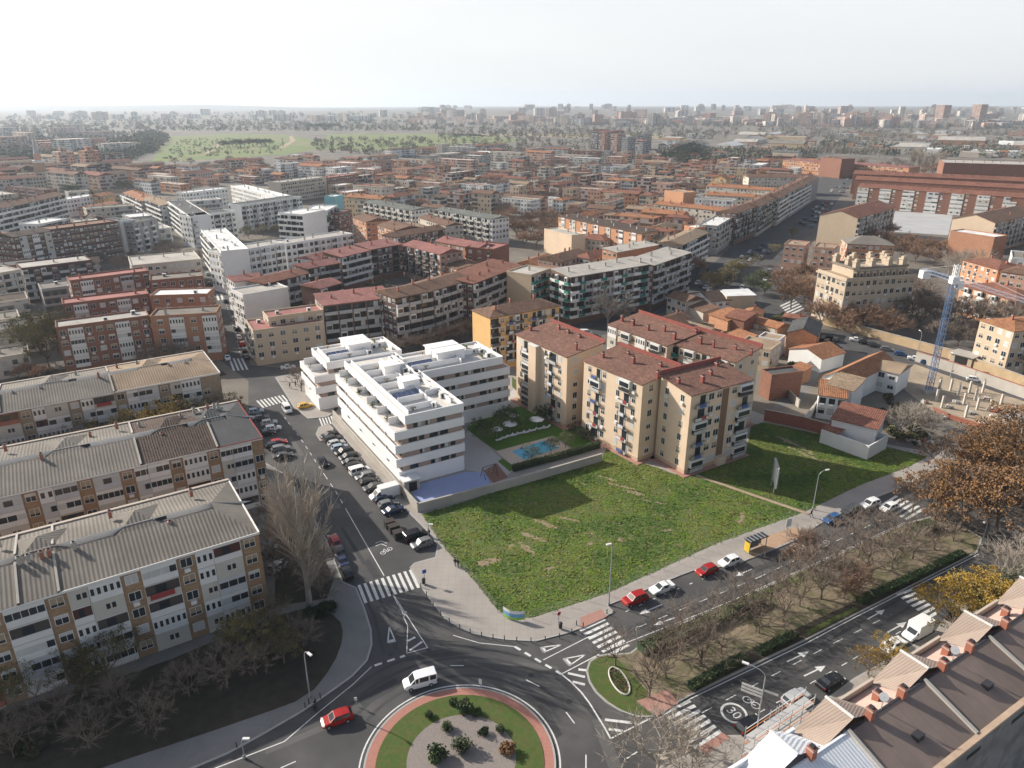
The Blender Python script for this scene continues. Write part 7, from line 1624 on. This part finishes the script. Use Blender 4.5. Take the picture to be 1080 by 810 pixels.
far(40, 980, 1085, 115, 124, (40, 90), (18, 26), (12, 26), 'block on the skyline around the twin towers', 'housing_block', 'building')
far(20, 250, 470, 121, 129, (30, 90), (18, 30), (12, 34), 'block in the haze left of the skyline', 'housing_block', 'building')
far(16, 30, 250, 121, 127, (20, 70), (18, 26), (14, 40), 'block in the haze under the hills', 'housing_block', 'building')
far(14, -10, 130, 140, 165, (40, 80), (12, 18), (14, 26), 'block on the slope left of the park', 'housing_block', 'building')
far_block(992, 131, 44, 30, 66, (.52, .32, .24), 'left one of the twin pink towers on the right skyline', 'tower_block', 'tower block', 'twin towers', 30); far_block(1030, 131, 44, 30, 68, (.52, .32, .24), 'right one of the twin pink towers on the right skyline', 'tower_block', 'tower block', 'twin towers', 30)
far_block(368, 127, 190, 60, 22, (.75, .72, .66), 'wide cream hall beyond the park', 'exhibition_hall', 'hall', 'halls', 10)
far_block(100, 190, 16, 14, 30, (.5, .27, .18), 'brick tower block with sunlit side beside the dark park trees', 'tower_block', 'tower block', 'blocks by the park', 57); far_block(72, 188, 16, 14, 28, (.55, .38, .28), 'pale tower block left of the sunlit brick one', 'tower_block', 'tower block', 'blocks by the park', 57)
# ---------------------------------------------------------------- parks and woods
sheet('park_grass', [(158, 172), (300, 163), (330, 158), (345, 150), (300, 142), (240, 141), (180, 144), (168, 158)], .05, parkm)
sheet('park_path', [(165, 159), (176, 151), (178, 146), (173, 145), (172, 151), (160, 159)], .08, sandm); sheet('park_path', [(216, 162), (232, 150), (236, 150), (221, 162)], .08, sandm); sheet('park_path', [(300, 156), (312, 148), (308, 143), (305, 144), (306, 149), (294, 156)], .08, sandm)
sheet('park_grass', [(325, 158), (460, 158), (560, 148), (480, 139), (350, 139)], .06, parkm); sheet('field', [(330, 150), (331, 150.2), (330, 150.4)], .07, mat('dull_field', (.17, .18, .08), .95, .3, .03)); sheet('field', [(480, 143), (700, 147), (700, 141), (480, 139)], .06, mat('tan_field', (.3, .25, .16), .95, .3, .03)); sheet('field', [(860, 141), (1100, 143), (1100, 136), (860, 136)], .06, mat('dull_field', (.17, .165, .09), .95, .3, .03))
def wood(n, poly, cols, hr, name='woodland', s=.5):
    mb = MB(); xs = [p[0] for p in poly]; ys = [p[1] for p in poly]; k = 0
    while k < n:
        px, py = rg.uniform(min(xs), max(xs)), rg.uniform(min(ys), max(ys))
        if not inside(px, py, poly): continue
        k += 1; x, y, z = unz(px, py); h = rg.uniform(*hr); leafcards(mb, (x, y, z+h*.42), 20, h*.5, h*s*.34, [rg.choice(cols)], rg, 1)
    struct(mb.build(name), 'stuff')
wb = mat('far_wood_brown', (.15, .125, .09), .95, .3, .05); wg = mat('far_wood_green', (.095, .105, .06), .95, .3, .05); wd = mat('far_wood_dark', (.045, .065, .045), .95, .3, .05); wy = mat('far_wood_grey', (.17, .145, .11), .95, .3, .05)
wood(900, [(-20, 142), (150, 138), (330, 139), (470, 138), (470, 128), (250, 127), (-20, 128)], [wb, wg, wd, wy], (9, 16))
wood(900, [(-20, 178), (110, 176), (150, 165), (160, 140), (-20, 140)], [wd, wg, wb, wd], (8, 14))
wood(420, [(118, 172), (165, 160), (180, 145), (160, 139), (130, 150)], [wd, wg, wb], (9, 15))
wood(1000, [(460, 146), (860, 148), (1090, 143), (1090, 132), (860, 131), (460, 132)], [wb, wg, wy, wb], (9, 15))
wood(330, [(330, 160), (460, 168), (560, 160), (640, 158), (640, 150), (460, 146), (330, 148)], [wb, wy, wg], (6, 12))
wood(320, [(700, 172), (860, 172), (860, 160), (690, 162)], [wb, wb, wg, wd], (9, 14))
wood(360, [(860, 162), (1085, 168), (1085, 150), (870, 148)], [wb, wy, wg, wd], (8, 14))
wood(260, [(170, 168), (300, 161), (300, 146), (190, 147)], [mat('orchard_green', (.1, .13, .055), .95, .3, .1)], (3, 5), 'orchard')
wood(150, [(0, 128), (250, 127), (470, 126), (470, 119), (200, 119), (0, 121)], [wd, wg], (14, 24))
trees('pine', 'in the dark row inside the green park', 15, [(237+i*4.3, 156-.2*i) for i in range(12)], 1.3)
trees('pine', 'in the dark clump at the park edge', 20, [(326+i*4, 136+(i % 3)*.6) for i in range(8)], 1.4)
def scatter(kind, where, n, poly, hr):
    xs = [p[0] for p in poly]; ys = [p[1] for p in poly]; k = 0; t = 0
    while k < n and t < 4000:
        t += 1; px, py = rg.uniform(min(xs), max(xs)), rg.uniform(min(ys), max(ys))
        if not inside(px, py, poly): continue
        x, y = un(px, py); r = (x-2, y-2, 0, 4, 4)
        if not sep_all(r): continue
        k += 1; tree(kind, px, py, rg.uniform(*hr), where, 1.15)
def sep_all(r):
    A = corners(r)
    return all(abs(x-r[0])+abs(y-r[1]) > 200 or sep(A, B) for B, x, y in TAKEN)
scatter('rust', 'between the terraces of the boulevard quarter', 70, [(590, 250), (700, 262), (770, 230), (860, 190), (700, 175), (600, 190)], (7, 11))
scatter('bare', 'behind the long white blocks', 60, [(420, 235), (580, 240), (590, 190), (430, 180), (380, 200)], (8, 12))
scatter('bare', 'in the streets below the park', 34, [(130, 205), (300, 190), (420, 185), (420, 172), (300, 168), (160, 174)], (8, 12))
scatter('olive', 'around the church tower quarter', 26, [(-10, 230), (130, 215), (150, 180), (-10, 180)], (8, 12))
scatter('bare', 'left of the white courtyard quarter', 20, [(-10, 290), (140, 262), (205, 258), (205, 240), (120, 222), (-10, 240)], (7, 10))
scatter('rust', 'in front of the school', 22, [(800, 185), (900, 184), (990, 190), (990, 178), (800, 172)], (8, 12))
scatter('bare', 'in the hazy middle distance', 40, [(430, 182), (640, 180), (690, 168), (480, 160)], (9, 13))

def shrubs(n, poly, lab, M, key, s0, s1):
    xs = [p[0] for p in poly]; ys = [p[1] for p in poly]; k = 0; t = 0
    while k < n and t < 3000:
        t += 1; px, py = rg.uniform(min(xs), max(xs)), rg.uniform(min(ys), max(ys)); x, y = un(px, py)
        if inside(px, py, poly) and sep_all((x-1, y-1, 0, 2, 2)): k += 1; bush(px, py, rg.uniform(s0, s1), lab, M, key)
shrubs(26, [(700, 350), (735, 320), (830, 335), (850, 355), (850, 400), (810, 385)], 'scrubby bush in the yards of the small houses', [lgre, loli, mat('dead_leaves', (.09, .065, .04), .9, .4, 1)], 'yd', 1.2, 3.0)
shrubs(26, [(845, 400), (870, 396), (960, 430), (990, 470), (945, 470), (905, 440), (850, 445)], 'dry bush around the derelict white house', [loli, mat('dead_leaves', (.09, .065, .04), .9, .4, 1)], 'dr', 1.0, 2.6)
for lab, pts, h, m, c in (('low pale yard wall left of the orange workshop', [(770, 348), (790, 353), (828, 362)], 2.2, plaster, WC['pale']), ('low white wall closing the yard behind the tan modern house', [(822, 372), (845, 378), (850, 366)], 2.0, plaster, WC['white']), ('low brick wall by the terracotta ruins', [(742, 345), (765, 350), (772, 343)], 1.8, brick, WC['brick']), ('broken pale wall in front of the white shed with sheet roof', [(912, 402), (940, 412), (955, 404)], 2.0, plaster, WC['sand']), ('grey yard wall between the brick house and the brick yard wall', [(806, 408), (826, 414), (842, 430)], 2.2, concrete, None), ('long garden wall at foot of the park behind the crane', [(990, 372), (1035, 380), (1080, 392)], 2.0, plaster, WC['sand'])): wall('yard_wall', lab, pts, h, .25, m, c)
def rows_kiosk():
    P, L, a = place((1003, 372), (1026, 378), 3.0); root = empty('park_kiosk', 'low kiosk with dark opening and flat pale roof in the park behind the crane', 'kiosk', (P.x, P.y, 0), a)
    sub(root, 'wall', lambda m: m.box(0, 0, 0, L, 5, 3, plaster), WC['sand']); sub(root, 'roof', lambda m: m.box(-.5, -.6, 3, L+.5, 5.5, 3.25, concrete)); sub(root, 'opening', lambda m: m.box(L*.2, -.03, .3, L*.8, .01, 2.5, dark))
rows_kiosk()
scatter('bare', 'in the streets of the left quarter', 26, [(0, 300), (150, 290), (215, 280), (205, 240), (140, 230), (0, 250)], (7, 10))
# ---------------------------------------------------------------- haze, light, camera
SUN_AZ = rad(153.5); SUN_EL = rad(28)
hm = bpy.data.materials.new('haze_air'); hm.use_nodes = True
nt = hm.node_tree; nt.nodes.clear(); out = nt.nodes.new('ShaderNodeOutputMaterial'); pv = nt.nodes.new('ShaderNodeVolumePrincipled')
pv.inputs['Color'].default_value = (.77, .88, 1.0, 1); pv.inputs['Density'].default_value = HAZE; pv.inputs['Anisotropy'].default_value = .35
nt.links.new(pv.outputs[0], out.inputs['Volume'])
mb = MB(); mb.box(-20000, -300, -3, 20000, 15600, 262, hm); hz = mb.build('haze'); struct(hz, 'stuff')
w = bpy.data.worlds.new('World'); scene.world = w; w.use_nodes = True
nt = w.node_tree; bg = nt.nodes['Background']; sky = nt.nodes.new('ShaderNodeTexSky'); sky.sky_type = 'NISHITA'; sky.sun_disc = False
sky.sun_elevation = SUN_EL; sky.sun_rotation = math.atan2(math.cos(SUN_AZ), math.sin(SUN_AZ)); sky.altitude = 650; sky.air_density = 1.0; sky.dust_density = 5.0; sky.ozone_density = 1.0
tc = nt.nodes.new('ShaderNodeTexCoord'); sx = nt.nodes.new('ShaderNodeSeparateXYZ'); nt.links.new(tc.outputs['Generated'], sx.inputs[0])
mr = nt.nodes.new('ShaderNodeMapRange'); mr.inputs[1].default_value = .16; mr.inputs[2].default_value = .33; mr.inputs[3].default_value = .85; mr.inputs[4].default_value = .08; nt.links.new(sx.outputs[2], mr.inputs[0])
mp = nt.nodes.new('ShaderNodeMapping'); mp.inputs['Scale'].default_value = (1.5, 1.5, 9); nt.links.new(tc.outputs['Generated'], mp.inputs[0])
nz = nt.nodes.new('ShaderNodeTexNoise'); nz.inputs['Scale'].default_value = 2.2; nz.inputs['Detail'].default_value = 6; nt.links.new(mp.outputs[0], nz.inputs['Vector'])
cr = nt.nodes.new('ShaderNodeMix'); cr.data_type = 'RGBA'; nt.links.new(nz.outputs['Fac'], cr.inputs[0]); cr.inputs[6].default_value = (*VEIL0, 1); cr.inputs[7].default_value = (*VEIL1, 1)
mx = nt.nodes.new('ShaderNodeMix'); mx.data_type = 'RGBA'; nt.links.new(mr.outputs[0], mx.inputs[0]); nt.links.new(sky.outputs[0], mx.inputs[6]); nt.links.new(cr.outputs[2], mx.inputs[7])
nt.links.new(mx.outputs[2], bg.inputs['Color']); bg.inputs['Strength'].default_value = SKY
sl = bpy.data.lights.new('sun', 'SUN'); sl.energy = SUN; sl.angle = rad(.53); sl.color = (1.0, .93, .83)
so = bpy.data.objects.new('sun', sl); COL.objects.link(so)
d = Vector((math.cos(SUN_AZ)*math.cos(SUN_EL), math.sin(SUN_AZ)*math.cos(SUN_EL), math.sin(SUN_EL)))
so.rotation_euler = d.to_track_quat('Z', 'Y').to_euler()
cam = bpy.data.cameras.new('camera'); cam.sensor_width = 36; cam.lens = F/1080*36; cam.clip_start = 1; cam.clip_end = 60000
co = bpy.data.objects.new('camera', cam); COL.objects.link(co); co.location = (0, 0, HC); co.rotation_euler = (math.pi/2-PIT, 0, 0); scene.camera = co
vs = scene.view_settings; vs.view_transform = 'Standard'; vs.look = 'None'; vs.exposure = EXPO; vs.gamma = 1.0; vs.use_curve_mapping = False
scene.render.engine = 'CYCLES'; cy = scene.cycles; cy.use_denoising = True; cy.max_bounces = 6; cy.diffuse_bounces = 3; cy.volume_bounces = 1; cy.transparent_max_bounces = 8; cy.use_adaptive_sampling = True; cy.adaptive_threshold = .02
# ---------------------------------------------------------------- labels: each one singles out one thing
def finish_labels():
    by = {}
    for o in THINGS: by.setdefault(o['label'], []).append(o)
    dg = bpy.context.evaluated_depsgraph_get()
    for lab, L in by.items():
        if len(L) < 2: continue
        def key(o):
            p = o.matrix_world.translation
            return pr(p.x, p.y, p.z)[0]
        L.sort(key=key)
        n = len(L)
        for i, o in enumerate(L):
            if n <= 20: s = 'leftmost' if i == 0 else 'rightmost' if i == n-1 else ORD[i]+' from the left'
            else:
                j = n-1-i
                s = 'leftmost' if i == 0 else 'rightmost' if j == 0 else (ORD[i]+' from the left') if i < 20 else (ORD[j]+' from the right') if j < 20 else 'number %d from the left' % (i+1)
            o['label'] = lab+', '+s
            if 'group' not in o: o['group'] = lab.split(' with')[0][:60]
bpy.context.view_layer.update()
finish_labels()
